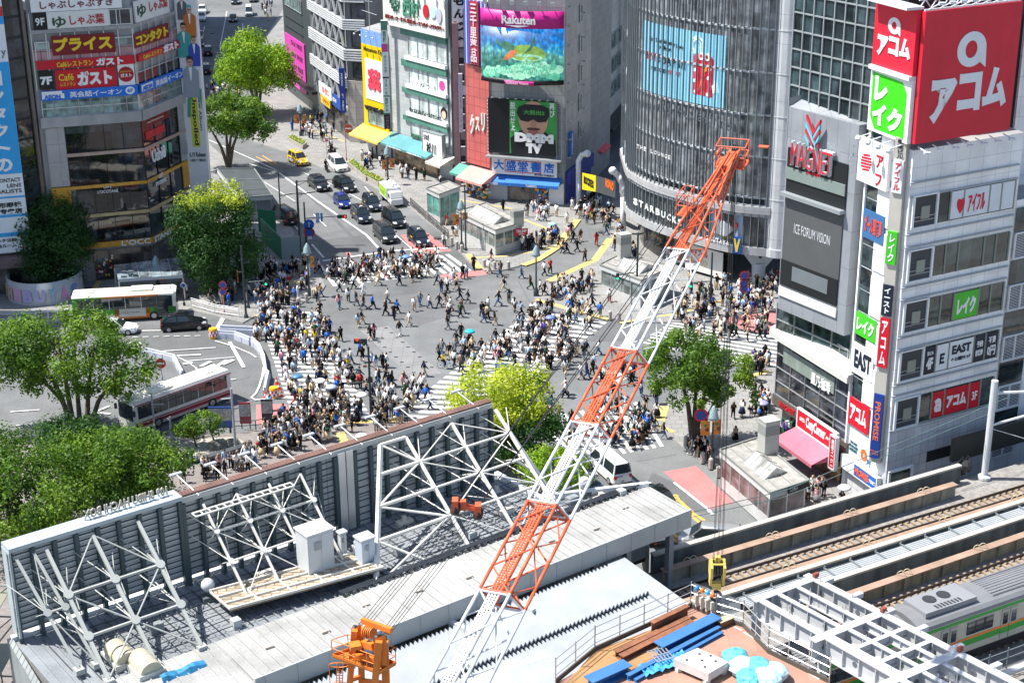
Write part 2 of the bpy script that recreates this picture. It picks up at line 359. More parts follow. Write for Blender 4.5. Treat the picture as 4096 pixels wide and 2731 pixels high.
vs, fs=glyphs('8-20', .03);x0=min(v[0]for v in vs);x1=max(v[0]for v in vs);y1=max(v[1]for v in vs)
a, b, c=G(2, 2, 1520, 1400), G(2, 2, 1320, 1445), G(2, 2, 1440, 1345);b0=G(2, 2, 1520, 1400)
ex=(b-a);ey=(G(2, 2, 1380, 1370)-G(2, 2, 1420, 1440))
og.add([a+ex*((v[0]-x0)/(x1-x0))-ey*(v[1]/y1)*.85+V((0, 0, ZM))for v in vs], [tuple(f[::-1])for f in fs])
struct('road_lettering', og, ORG)
bw=MB();vs, fs=glyphs('CITS', .03, 0, True)
a, b, c=G(3, 2, 45, 210), G(3, 2, -15, 460), G(3, 2, 5, 300);x0=min(v[0]for v in vs);x1=max(v[0]for v in vs);y0=min(v[1]for v in vs);y1=max(v[1]for v in vs)
ex=V((1.3, .25, 0));P=[G(3, 2, 28, 320).lerp(G(3, 2, 8, 440), (y1-v[1])/(y1-y0))+ex*((v[0]-(x0+x1)/2)/(x1-x0))+V((0, 0, ZM))for v in vs]
bw.add(P, [tuple(f)for f in fs]);struct('road_lettering', bw, MARK)
pl=MB();ppoly(pl, 1, 1, '960 1470 1215 1424 1700 1860 1430 1900', .006)
struct('cover_plates', pl, tile('cover plates', (.22, .22, .22), (.15, .15, .15), 1.2, 2.4, .03, 0, .7, .06))
sq=MB()
for i in range(9):
 for s in(0, 1):
  p=G(1, 1, 960, 1470).lerp(G(1, 2, 1430, 310), (i+.5)/9)if s==0 else G(1, 1, 1215, 1424).lerp(G(1, 2, 1690, 262), (i+.5)/9)
  p=p+V((.5 if s==0 else-.5, 0, 0));sq.rbox((p.x, p.y, .008), (.35, .25, .004))
struct('plate_covers', sq, DARK)
dk=MB();ppoly(dk, 1, 1, '620 830 1250 750 1000 590 560 640', .003);ppoly(dk, 2, 2, '1100 1568 1290 1200 1480 1290 1850 1568', .003)
ppoly(dk, 1, 1, '820 1200 1560 1120 2100 1240 1500 1420', .003);ppoly(dk, 2, 1, '880 1380 1240 1385 1200 1568 700 1568', .003)
for c, r, s, w in((1, 1, '640 1250 1250 1130 2300 1330', .1), (1, 1, '300 1290 900 1568', .1), (1, 1, '1540 1060 2351 1568', .1), (1, 2, '900 60 1250 560 1400 640', .1), (2, 2, '600 0 1300 560', .1), (2, 1, '0 900 180 1240', .1), (0, 2, '700 700 1300 540 2300 330', .12), (2, 2, '1150 1100 1500 1040', .1), (1, 1, '1090 750 820 1050', .08), (1, 1, '250 20 700 420 1090 820', .5), (1, 1, '640 200 1000 480', .5)):strip(dk, c, r, s, w, .0035)
struct('asphalt_patch', dk, ASPH2)
ct=MB()
for c, r, x, y, q in((1, 1, 1665, 625, .45), (2, 1, 370, 1037, .4), (2, 1, 820, 570, .4), (0, 1, 818, 1085, .4), (2, 2, 1390, 590, .4), (2, 1, 1770, 1250, .4), (1, 2, 1990, 120, .4), (2, 2, 2250, 365, .4), (0, 0, 1950, 310, .5), (2, 1, 2120, 1250, .4)):
 p=G(c, r, x, y);ct.lathe([(q, 0), (q, .142)], (p.x, p.y, 0), 14)
struct('manhole_covers', ct, mat('cast iron', (.1, .1, .1), .6, .5))
# ---------------- buildings, left side and far side
TG=glass('dark tower glass', (.02, .024, .03), .03, .8, 2.6, 3.4)
TG2=glass('green window glass', (.16, .22, .21), .08, .45, 1.3, 1.7)
BG=glass('blue black glass', (.03, .035, .045), .05, .6, 1.5, 3.)
LEDGE=mat('pale ledge', (.33, .33, .335), .5, var=.1, streak=.08)
CLAD=tile('beige cladding', (.38, .37, .37), (.25, .25, .25), 1.2, 2.0, .03, 0, .5, .05)
GOLD=tile('ochre cladding', (.6, .3, .03), (.35, .17, .02), 1.3, 1.6, .03, 0, .55, .05)
PINKST=tile('pink stone', (.44, .25, .27), (.16, .1, .11), 2.0, 1.0, .06, 0, .6, .1)
RED, DKR, YL, BLU=paint('c8152b'), paint('7c1420'), paint('e8c533'), paint('1c6fd0')
NAVY=paint('1b3a8c');SKYB=paint('2da0e0');GRN=paint('3fb52a')
ROOF=mat('roof concrete', (.3, .3, .3), .9, var=.15, sc=.4)
def tower(name, label, plan, z0, z1, m, cat='building', top=None):
 t=thing(name, label, cat, (sum(p[0]for p in plan)/len(plan), sum(p[1]for p in plan)/len(plan), 0))
 b=MB();b.prism(plan, z0, z1, 0, 1);b.build('wall', [m, top or ROOF], t);return t
def cells(w, t, R, n, m, nm='window', bar=.1, rows=1, fm=ALU, d=.02):
 """one window per pane: pane mesh with its frame bars, a run of n of them"""
 u0, u1, z0, z1=R
 for i in range(n):
  a=u0+(u1-u0)*i/n;b=u0+(u1-u0)*(i+1)/n
  p=MB();w.slab(p, a, b, z0, z1, d, d+.04);o=p.build(nm, m, t)
  f=MB();grid(w, f, (a+.001*i, b, z0, z1), 1, rows, bar, d+.04, d+.14);f.build('frame', fm, o)
t=tower('retail_tower', 'tall tower of dark glass with ochre ledges and restaurant signs behind the dark trees', [(-50.6, 166.2), (-40.4, 169.4), (-37.6, 178.3), (-43.5, 189.5), (-58, 184)], 0, 30.2, LEDGE)
b=MB();b.prism([(-50.6, 166.3), (-40.5, 169.5), (-39.3, 173.2), (-49.4, 170)], 30.2, 38.5);b.build('roof_structure', LEDGE, t)
w1=Wall((-50.3, 166.0), (-40.4, 169.2));w2=Wall((-40.4, 169.2), (-37.5, 178.2));L1, L2=w1.L, w2.L
def both(z0, z1, m, name, d=.06, l0=0., r1=None):
 b=MB();w1.slab(b, l0, L1+d*.3, z0, z1, .0, d);w2.slab(b, -d*.3, L2 if r1 is None else r1, z0, z1, .0, d-.006);return b.build(name, m, t)
both(17.9, 19.0, LEDGE, 'ledge', .5);both(24.9, 26.2, PINKST, 'stone_band', .12);both(27.9, 28.3, LEDGE, 'ledge', .2)
cells(w1, t, (.3, L1, 19.0, 20.8), 8, TG2, rows=2);cells(w2, t, (0, L2, 19.0, 20.75), 6, TG2, rows=2)
both(24.2, 24.95, TG2, 'glass_band', .05)
b=MB()
for i in range(8):w1.slab(b, i*L1/7-.05, i*L1/7+.05, 21.9, 30, .05, .2)
for i in range(7):w2.slab(b, i*L2/6-.05, i*L2/6+.05, 21.9, 30, .05, .2)
b.build('mullions', ALU, t)
cells(w2, t, (.1, L2, 21.7, 23.1), 6, BG, rows=1);cells(w2, t, (8.1, L2, 24.0, 26.4), 2, TG2)
cells(w1, t, (.3, 1.7, 25.0, 27.0), 1, TG2);cells(w1, t, (8.5, L1, 24.6, 27), 2, TG2);cells(w1, t, (8.2, L1, 28.4, 30), 2, BG)
for z0, z1, nl in((14.9, 17.9, 2.4), (11.2, 14.5, 2.4), (7.9, 10.9, 2.9), (4.6, 7.6, 3.0)):
 cells(w1, t, (nl, L1, z0, z1), 4, TG, 'shop_window', .06, 1, DARK);cells(w2, t, (0, L2-1.7, z0, z1), 3, TG, 'shop_window', .06, 1, DARK)
both(14.5, 14.85, mat('copper ledge', (.42, .3, .24), .5), 'ledge', .3, 2.3);both(10.85, 11.2, GOLD, 'ledge', .3, 2.3, L2-1.6);both(7.55, 7.9, mat('tan ledge', (.48, .36, .18), .5), 'ledge', .3, 3.0);both(4.0, 4.6, GOLD, 'fascia', .35, 3.)
b=MB();w1.slab(b, .3, 2.3, 11.3, 17.8, .02, .2);w2.slab(b, L2-1.6, L2, 11.3, 17.85, .02, .19);b.build('cladding', CLAD, t)
b=MB();w1.slab(b, .3, 2.3, 9, 11.2, .02, .22);w2.slab(b, L2-1.6, L2, 8.2, 11.2, .02, .21);b.build('ochre_cladding', GOLD, t)
b=MB()
for w, u in((w1, 1.0), (w1, 1.9), (w2, L2-1.1), (w2, L2-.4)):
 for k in range(12):w.slab(b, u-.35, u+.3, 12+k*.13, 12.08+k*.13, .2, .28)
b.build('louvres', STEEL, t)
b=MB();w1.slab(b, 4, L1-.1, .2, 3.6, .02, .05);w2.slab(b, .1, L2-.5, .2, 3.6, .02, .05);b.build('shop_front', glass('shop glass', (.06, .055, .05), .1, .7, 1.4, 3), t)
lt=MB()
for i in range(26):lt.rbox(w1.pt(4.1+random.random()*1.9, .5+random.random()*2.4, .1)[:], (.2, .1, .22), 0, i%4)
lt.build('shop_goods', [paint('f0e8d0'), paint('b03a48'), paint('3a6ab0'), paint('e0b040')], t)
M9=paint('15161a')
sign('floor_sign', 'black floor number sign reading 9F at the top left of the cafe tower', 'sign', w1, (.4, 1.75, 28.3, 30.1), M9, [('9F', (.15, .3, .85, .75), WHITE)])
CREAM=paint('dcdcd8')
sign('restaurant_sign', 'cream sign with red brush characters and a radish drawing, top floor of the cafe tower', 'sign', w1, (1.8, 8.15, 28.35, 30.1), CREAM, [('しゃぶ葉', (.36, .25, .92, .85), paint('b01c2c')), ('ゆ', (.08, .3, .3, .95), paint('1f4a33'))])
sign('restaurant_sign', 'white strip of dark red kana along the very top edge of the cafe tower', 'sign', w1, (.3, 9.6, 30.15, 31.5), WHITE, [('しゃぶしゃぶすき', (.1, .2, .9, .8), paint('6c2030'))])
sign('restaurant_sign', 'cream sign with a red character on the slanted side of the cafe tower top', 'sign', w2, (.6, 7.8, 28.35, 30.6), CREAM, [('しゃぶ葉', (.4, .2, .95, .7), paint('b01c2c')), ('ゆ', (.05, .2, .3, .8), paint('1f4a33'))])
sign('shop_sign', 'dark red sign with yellow katakana plaisu letters on the front of the cafe tower', 'sign', w1, (0, 0, 465, 335, 1065, 475), DKR, [('プライス', (.03, .08, .95, .8), YL, dict(bold=.05, th=.15))])
sign('shop_sign', 'dark red sign with yellow katakana on the slanted side of the cafe tower', 'sign', w2, (0, 0, 1210, 315, 1535, 340), DKR, [('コンタクト', (.03, .12, .95, .85), YL, dict(bold=.05, th=.15))])
CR=[('Caféレストラン', (.2, .2, .57, .85), YL, dict(bold=.03)), ('ガスト', (.6, .05, .88, .95), WHITE, dict(bold=.06, th=.12))]
sign('cafe_sign', 'long red cafe sign band with yellow and white letters on the tower front', 'sign', w1, (0, 0, 330, 560, 1240, 580), RED, CR, d=.2)
sign('cafe_sign', 'red cafe sign band bent round onto the slanted side of the tower', 'sign', w2, (0, 0, 1240, 505, 1622, 435), RED, [('Caféレストラン', (.1, .2, .55, .85), YL, dict(bold=.03)), ('ガスト', (.58, -.15, .95, .95), WHITE, dict(bold=.06, th=.12))], d=.2)
R7=w1.rc(0, 0, 500, 645, 1075, 790)
sign('cafe_sign', 'square red cafe panel with big white kana beside the 7F plate', 'sign', w1, R7, RED, [('Café', (.05, .2, .3, .55), YL), ('レストラン', (.07, .62, .32, .82), YL), ('ガスト', (.35, .12, .93, .85), WHITE, dict(bold=.07))])
sign('floor_sign', 'black floor number sign reading 7F left of the red cafe panel', 'sign', w1, (0, 0, 345, 655, 500, 815), M9, [('7F', (.1, .3, .9, .75), WHITE, dict(bold=.05))])
o=sign('cafe_sign', 'white panel with a round red cafe badge on the tower front', 'sign', w1, (0, 0, 1075, 590, 1243, 775), WHITE, [])
b=MB();c_=w1.hit(0, 0, 1155, 680);w1.poly(b, [(c_[0]+.82*math.cos(a*.2618), c_[1]+.82*math.sin(a*.2618))for a in range(24)], .27, .31);b.build('badge', paint('a81828'), o)
b=MB();w1.text(b, 'ガスト', c_[0]-.6, c_[0]+.6, c_[1]-.3, c_[1]+.1, .315, .04);b.build('lettering', WHITE, o)
b=MB();w1.text(b, 'Caféレストラン', c_[0]-.6, c_[0]+.6, c_[1]+.22, c_[1]+.42, .315, .02);b.build('lettering', YL, o)
A1=w1.rc(0, 0, 370, 838, 1270, 862);A1=(A1[0], A1[1], 20.8, 21.85)
o=sign('school_sign', 'blue english school sign band with 6F disc on the tower front', 'sign', w1, A1, BLU, [('英会話イーオン', (.29, .2, .83, .82), WHITE, dict(bold=.02)), ('6F', (.885, .3, .945, .7), BLU)], d=.2)
b=MB();w1.slab(b, A1[0]+.1, A1[0]+2.4, 21.0, 21.5, .4, .43);w1.slab(b, A1[0]+.1, A1[0]+2.2, 21.3, 21.8, .4, .432);b.build('badge', WHITE, o)
b=MB();w1.text(b, 'AEON', A1[0]+.3, A1[0]+2.0, 20.95, 21.45, .44, .05);b.build('lettering', BLU, o)
b=MB();u_=A1[0]+(A1[1]-A1[0])*.915;w1.poly(b, [(u_+.5*math.cos(a*.3142), 21.32+.42*math.sin(a*.3142))for a in range(20)], .4, .422);b.build('badge', WHITE, o)
o=sign('school_sign', 'blue english school sign band on the slanted side of the tower', 'sign', w2, (0.05, L2, 20.8, 21.85), BLU, [('英会話イーオン', (.33, .2, .97, .85), WHITE, dict(bold=.02))], d=.2)
b=MB();w2.slab(b, .2, 2.6, 21.0, 21.7, .4, .43);b.build('badge', WHITE, o)
b=MB();w2.text(b, 'AEON', .4, 2.4, 21.05, 21.55, .44, .05);b.build('lettering', BLU, o)
def letters(name, label, w, R, s, m, d=.36, bold=.02, parent=None, th=.1, vert=False, rot=0, cat='sign'):
 if len(R)==6:R=w.rc(*R)
 b=MB();w.text(b, s, *R, d, bold, th, vert);o=b.build(name, m, parent)
 return tag(o, label, cat)if label else o
letters('lettering', None, w1, (0, 1, 890, 130, 1085, 190), 'CAFÉ\nL’OCCITANE', WHITE, .2, .01, t)
letters('lettering', None, w2, (0, 1, 1408, 40, 1510, 95), 'CAFÉ\nL’OCCITANE', WHITE, .2, .01, t)
letters('lettering', None, w1, (7.1, 10.3, 4.02, 4.62), 'L’OCC', WHITE, .4, .02, t);letters('lettering', None, w2, (.1, 3.6, 4.02, 4.6), 'ITANE', WHITE, .4, .02, t)
letters('lettering', None, w2, (0, 0, 1375, 1380, 1505, 1440), 'Ushi8', WHITE, .2, .02, t)
b=MB();w2.slab(b, .6, 4.8, 15.6, 16.4, .1, .14);b.build('awning_panel', RED, t);b=MB();w2.slab(b, .05, 6.0, 16.9, 17.85, .1, .14);b.build('dark_panel', DKR, t)
letters('lettering', None, w2, (1.0, 4.6, 17.25, 17.5), 'camp LUP yamamoto', paint('d8c8b0'), .16, .01, t)
# --- brown pilaster and the building at the left edge
t=tower('office_building', 'glass office building at the left edge with a tall blue and white vertical sign', [(-72, 158.6), (-52.6, 164.1), (-50.9, 166), (-60, 182), (-80, 175)], 0, 34, LEDGE)
wa=Wall((-52.6, 164.0), (-50.9, 165.9));wA=Wall((-72, 158.5), (-52.6, 164.0))
for k in range(14):cells(wa, t, (0, wa.L-.35, 2+k*2.15, 4+k*2.15), 1, TG, fm=DARK)
b=MB();wa.slab(b, wa.L-.35, wa.L, 0, 34, .02, .35);b.build('pilaster', mat('brown steel', (.16, .13, .11), .5), t)
b=MB();wA.slab(b, 8, 20, 3.4, 4.6, .02, 1.5);b.build('canopy', mat('brown canopy', (.14, .1, .1), .7), t)
b=MB();wA.slab(b, 8, 20, .1, 3.4, .02, .06);b.build('shop_front', glass('shop glass', (.06, .055, .05), .1, .7, 1.4, 3), t)
PALE=paint('dfe4e8')
zs=[36, 29, 25.5, 11.5, 8.9, 5.9]
o=sign('vertical_sign', 'tall white and blue contact lens sign at the left edge of the picture', 'sign', wA, (16.5, 20.45, 4.9, 36), PALE, [], d=.1, th=.5)
for z0, z1, m in((13.6, 25.5, SKYB), (8.85, 9.15, SKYB), (10.95, 11.15, SKYB), (6.7, 7.15, SKYB), (30.2, 31.2, paint('c03038')), (29.4, 30.2, SKYB)):
 b=MB();wA.slab(b, 16.5, 20.45, z0, z1, .6, .63);b.build('colour_band', m, o)
b=MB()
for i, ch in enumerate('コンタクトの'):wA.text(b, ch, 17.8, 19.6, 23.1-i*1.85, 24.6-i*1.85, .63, .04)
for s, z in(('CONTACT', 12.7), ('LENS', 12.1), ('SPECIALISTS', 11.5)):wA.text(b, s, 20.2-len(s)*.36, 20.2, z, z+.42, .6, .02, mi=1)
for s, z in(('隐形眼镜', 9.9), ('专卖店', 9.2)):wA.text(b, s, 20.1-len(s)*.8, 20.0, z, z+.6, .6, .04, mi=1)
for s, z in(('ハチ公前', 6.1), ('献血ルーム', 5.5)):wA.text(b, s, 19.2-len(s)*.55, 19.0, z, z+.42, .6, .03, mi=1)
wA.slab(b, 19.55, 19.67, 5.15, 5.5, .6, .63, 2);wA.slab(b, 19.43, 19.79, 5.26, 5.38, .6, .632, 2);wA.text(b, 'y', 19.8, 20.3, 25.9, 26.7, .6, .01, mi=3)
b.build('lettering', [WHITE, paint('20242c'), RED, paint('606870')], o)
# --- tall album banner at the tower's right edge
wb=Wall((-37.4, 177.9), (-35.1, 178.0))
t=thing('banner_tower', 'tall white vertical music poster of five men on the right edge of the cafe tower', 'billboard', (-36.2, 178.5, 0))
b=MB();wb.slab(b, 0, 2.3, 2, 29.6, -1.6, 0);b.build('wall', paint('d8d8dc'), t)
def rtext(w, mb, s, u0, u1, z0, z1, d, bold=.03, mi=0):
 vs, fs=glyphs(s, bold);x0=min(v[0]for v in vs);x1=max(v[0]for v in vs);y0=min(v[1]for v in vs);y1=max(v[1]for v in vs)
 sg=1 if w.right else-1
 P=[w.pt((u0 if sg>0 else u1)+sg*(v[1]-y0)/(y1-y0)*(u1-u0), z1-(v[0]-x0)/(x1-x0)*(z1-z0), d)for v in vs]
 mb.add(P, [tuple(f)for f in fs], mi)
b=MB();wb.slab(b, .72, 1.62, 12.7, 19.1, .0, .03);b.build('colour_block', paint('c9c838'), t)
b=MB();rtext(wb, b, 'Unspoiled', .85, 1.5, 12.9, 18.9, .045);rtext(wb, b, 'New Album', 1.72, 2.02, 14.6, 18.9, .02, .02)
wb.text(b, '6.19 Release', .25, 2.1, 11.5, 12.1, .0, .02, .03);wb.text(b, '＆全国ツアー開催決定！', .3, 2.1, 10.95, 11.3, .0, .01, .03);b.build('lettering', paint('22262a'), t)
def ell(cx, cz, a, b_, n=14):return[(cx+a*math.cos(2*math.pi*i/n), cz+b_*math.sin(2*math.pi*i/n))for i in range(n)]
SKIN1=paint('c99a80');HAIRB=paint('2a211c')
def figure(w, t, u, z, s, coat, hair, d=.02, shade=None):
 """a printed half figure: coat, neck, face, hair"""
 b=MB();w.poly(b, [(u-.62*s, z-2.6*s), (u-.6*s, z-.6*s), (u-.25*s, z-.25*s), (u+.25*s, z-.25*s), (u+.6*s, z-.6*s), (u+.55*s, z-2.6*s)], d-.01, d+.01, 0)
 w.poly(b, [(u-.03*s, z-1.3*s), (u-.13*s, z-.3*s), (u+.13*s, z-.3*s), (u+.03*s, z-1.3*s)], d, d+.014, 1)
 w.poly(b, ell(u, z+.08*s, .24*s, .36*s), d+.01, d+.022, 2);w.poly(b, [(u-.26*s, z+.1*s), (u-.2*s, z+.5*s), (u, z+.58*s), (u+.22*s, z+.48*s), (u+.26*s, z+.1*s), (u+.15*s, z+.3*s), (u-.12*s, z+.32*s)], d+.02, d+.03, 3)
 w.poly(b, [(u-.18*s, z+.06*s), (u-.18*s, z+.13*s), (u+.18*s, z+.13*s), (u+.18*s, z+.06*s)], d+.025, d+.034, 4);w.poly(b, [(u-.07*s, z-.12*s), (u-.07*s, z-.08*s), (u+.07*s, z-.08*s), (u+.07*s, z-.12*s)], d+.025, d+.034, 4)
 b.build('printed_figure', [coat, paint('e4e4e0'), SKIN1, hair, shade or paint('5a3a30')], t)
figure(wb, t, .75, 29.6, .9, paint('5a5a60'), HAIRB, .02);figure(wb, t, 1.5, 28.3, 1.15, paint('b86a2c'), paint('3fa8a0'), .05)
figure(wb, t, .7, 26.3, 1.25, paint('3a9a98'), HAIRB, .08);figure(wb, t, 1.75, 24.9, 1.1, paint('2a48a8'), paint('6a5444'), .11, BLACK);figure(wb, t, 1.15, 22.4, 1.5, paint('8d95a2'), HAIRB, .14)
b=MB();wb.poly(b, [(.55, 18.2), (.4, 16.2), (.75, 16.2), (1.0, 18.6), (1.9, 18.8), (2.1, 17), (2.2, 19.4), (1.2, 20)], .1, .13);b.build('printed_figure', paint('3d9478'), t)
# --- pink and grey tax-free building, green poster building, far down the street
t=tower('shop_building', 'dark grey shop building with pink tax free panels, up the far street', [(-31.3, 250.5), (-38.2, 268), (-30, 275), (-24, 262)], 0, 34, paint('4a5052'))
wx=Wall((-38.2, 268), (-31.3, 250.5));PK=paint('d84fb0')
for z0, z1 in((19.0, 21.6), (2, 10.2)):
 b=MB();wx.slab(b, 1.0, 13.8, z0, z1, .05, .2);b.build('pink_panel', PK, t)
b=MB()
for z in(19.4, 8.9, 7.0, 3.2, 5.1):wx.text(b, 'TAX FREE', 5, 12.5, z, z+.75, .2, .01)
b.build('lettering', paint('5a2050'), t)
cells(wx, t, (2, 13, 15, 17), 3, TG2)
b=MB();
for z in(13, 11.4):wx.slab(b, 1.5, 13.5, z, z+.08, .02, .1)
b.build('panel_joints', DARK, t)
wg=Wall((-33.6, 256.2), (-29.6, 256.0));t=thing('poster_board', 'green vertical poster of a man in a suit, left of the bank building', 'billboard', (-31, 257, 0))
b=MB();wg.slab(b, 0, 3.6, 9.8, 33, -1.2, 0);b.build('board', paint('2f9a50'), t);figure(wg, t, 2.5, 15.9, 2.4, paint('a59a86'), HAIRB)
b=MB();wg.text(b, '転のサプリ', .25, .75, 15, 21, .0, .03, .03, True);b.build('lettering', WHITE, t)
b=MB();wg.slab(b, .2, 3.4, 10.0, 11.2, 0, .04);wg.poly(b, ell(1.1, 11.9, .5, .7), .0, .05, 0);b.build('printed_band', paint('e8e6dc'), t);b=MB();wg.slab(b, .3, 1.2, 12.6, 15.2, 0, .03);b.build('printed_band', paint('d8c040'), t)
t=tower('annex_building', 'low white annex with air conditioners on its roof, left of the bank building', [(-35.5, 262), (-29.8, 247.7), (-26, 250), (-31, 266)], 0, 8.6, paint('d4d4d0'))
wn=Wall((-35.5, 262), (-30.1, 247.8))
b=MB();wn.slab(b, 3, 14.6, .1, 3.4, .0, .04);b.build('entrance', paint('1c1e20'), t);b=MB();wn.slab(b, 2.6, 14.8, 3.6, 4.1, 0, 1.4);b.build('canopy', DARK, t)
b=MB()
for i in range(6):b.rbox((-33+i*.75, 259-i*2.0, 8.6), (.9, .8, 1.1), .4)
b.build('air_conditioners', paint('c8cac8'), t)
# --- bank building with louvres and diagonal braces
t=tower('bank_building', 'grey bank building with white louvre bands and diagonal braces over dark glass', [(-31.4, 250), (-23.9, 231), (-20.9, 230.2), (-17, 236), (-24, 254)], 0, 26, paint('6a6e72'))
wm=Wall((-31.2, 249.8), (-23.9, 230.9));wz=Wall((-23.9, 230.9), (-20.9, 230.0));LM=wm.L;LZ=wz.L
for k, (z0, z1)in enumerate(((16.9, 18.5), (12.4, 14.2), (8.3, 10.0), (20.9, 22.6), (25, 26.5))):
 cells(wm, t, (1.4, LM, z0-2.5, z0), 5, BG, 'window', .1, 1, ALU);
 b=MB()
 for i in range(5):
  z=z0+i*(z1-z0)/5;wm.slab(b, -.2, LM+.3, z, z+.2, .25, .6)
  if k!=2:wz.slab(b, -.3, LZ, z+.005, z+.205, .25, .6)
 b.build('louvres', paint('c9ccce'), t)
 b=MB()
 for i in range(5):
  u=2.0+i*3.6;q0, q1=(wm.pt(u, z0-2.5, .35), wm.pt(u+1.7, z0, .35));b.bar(q0, q1, .28, .28);b.bar(wm.pt(u+3.4, z0-2.5, .35), q1, .28, .28)
 b.build('braces', paint('9a9ea2'), t)
 cells(wz, t, (.9, LZ, z0-2.6, z0-.3), 1, BG, 'window', .12, 1, DARK)
b=MB();wz.slab(b, -.1, LZ, 0.1, 9.4, .02, .25);b.build('tiled_wall', tile('beige wall tile', (.4, .37, .33), (.24, .23, .21), 1.1, .9, .03, 0, .5, .06), t)
b=MB();wm.slab(b, 6, LM-.2, .2, 3.8, .02, .06);b.build('shop_front', glass('shop glass', (.06, .055, .05), .1, .7, 1.4, 3), t)
sign('bank_sign', 'blue horizontal bank fascia over the street entrance', 'sign', wm, (12.4, 17.4, 4.2, 6.0), paint('2450a0'), [('MIZUHO', (.08, .3, .5, .6), WHITE)], d=.3)
sign('shop_sign', 'white and red shop fascia left of the blue bank fascia', 'sign', wm, (4.5, 12.0, 4.6, 6.4), PALE, [('ロト 宝くじ', (.3, .2, .8, .8), paint('d84830'))], d=.3)
sign('shop_sign', 'yellow shop fascia under the white and red one', 'sign', wm, (5.5, 11.0, 3.2, 4.5), paint('e0b838'), [('チケット', (.3, .2, .9, .8), paint('b05018'))], d=.35)
wv=Wall((-25.4, 230.4), (-23.6, 230.4));RV=wv.rc(1, 0, 762, 625, 832, 1030)
o=sign('bank_sign', 'tall navy vertical bank sign standing out from the louvred building', 'sign', wv, RV, paint('22358c'), [], d=.0, th=.5)
b=MB();u0, u1, z0, z1=RV;rtext(wv, b, 'MIZUHO', u0+.32*(u1-u0), u0+.62*(u1-u0), z1-2.6, z1-.7, .52, .03);wv.text(b, 'みずほ銀行', u0+.35*(u1-u0), u0+.68*(u1-u0), z0+.3, z0+2.9, .5, .02, .03, True);b.build('lettering', WHITE, o)
# --- tall pale block behind
t=tower('office_building', 'plain pale office block rising behind the yellow drugstore', [(-20.6, 236), (-12, 236), (-10, 250), (-22, 250)], 0, 40, tile('pale panels', (.5, .5, .5), (.36, .36, .36), 2.4, 1.6, .03, 0, .5, .04))
# --- yellow drugstore
t=tower('drugstore_building', 'narrow yellow drugstore building with a big red character on a white panel', [(-21, 225.1), (-17.1, 220), (-14, 228), (-18, 231.5)], 0, 18, paint('c0c4c8'))
wy=Wall((-21, 225), (-17.1, 219.9));YY=paint('e8c400')
sign('sign_panel', None, None, wy, (0, 6.3, 4.2, 16), YY, [('Matsumoto Kiyo', (.1, .03, .92, .1), paint('3a3a20'), dict(bold=.01)), ('マツモトキヨ', (.1, .74, .98, .8), paint('2a2a26'), dict(bold=.06, th=.3))], parent=t, d=.02)
sign('sign_panel', None, None, wy, (0, 6.0, 16, 18), paint('7ca4e0'), parent=t, d=.02)
sign('sign_panel', None, None, wy, (.9, 5.6, 8.2, 14), paint('e4e6e8'), [('薬', (.15, .22, .88, .75), paint('e0465c'), dict(bold=.06, th=.12))], parent=t, d=.25, th=.08)
cells(wy, t, (1.3, 5.6, 4.7, 7.0), 2, TG2, d=.25)
b=MB()
for u in(.4, 2.0, 3.6, 5.2):b.tube(wy.pt(u, 18, .1), wy.pt(u, 17.7, 1.5), .05);b.ball(wy.pt(u, 17.5, 1.6), .16)
b.tube(wy.pt(0, 18.2, .2), wy.pt(6, 18.2, .2), .05);b.tube(wy.pt(2, 18, 0), wy.pt(2, 22.5, 0), .05);b.tube(wy.pt(.2, 20.6, 0), wy.pt(4, 20.4, 0), .04);b.tube(wy.pt(1, 22, 0), wy.pt(3, 22.1, 0), .04);b.build('lamps_and_aerial', ALU, t)
def awning(label, w, u0, u1, zi, zo, dep, m, cat='awning', txt=None, val=.3):
 b=MB();q=[w.pt(u0, zo, dep), w.pt(u1, zo, dep), w.pt(u1, zi, .05), w.pt(u0, zi, .05)]
 b.hexa([p-V((0, 0, .06))for p in q], q);
 n=14
 for i in range(n):
  a, e=u0+(u1-u0)*i/n, u0+(u1-u0)*(i+1)/n-.03;w.slab(b, a, e, zo-val, zo-.06, dep-.03, dep)
 for u in(u0, u1):b.add([w.pt(u, zi, .05), w.pt(u, zo, dep), w.pt(u, zo-.06, .05)], [(0, 1, 2)])
 o=tag(b.build('awning', m), label, cat)
 if txt:
  c=MB();w.text(c, txt[0], u0+(u1-u0)*txt[1], u0+(u1-u0)*txt[2], zo-val+.03, zo-.07, dep, .02, .02);c.build('lettering', txt[3], o)
 return o
awning('orange yellow awning over the drugstore entrance', wy, -.6, 7.0, 4.25, 3.1, 2.6, mat('yellow canvas', (.74, .5, .1), .8))
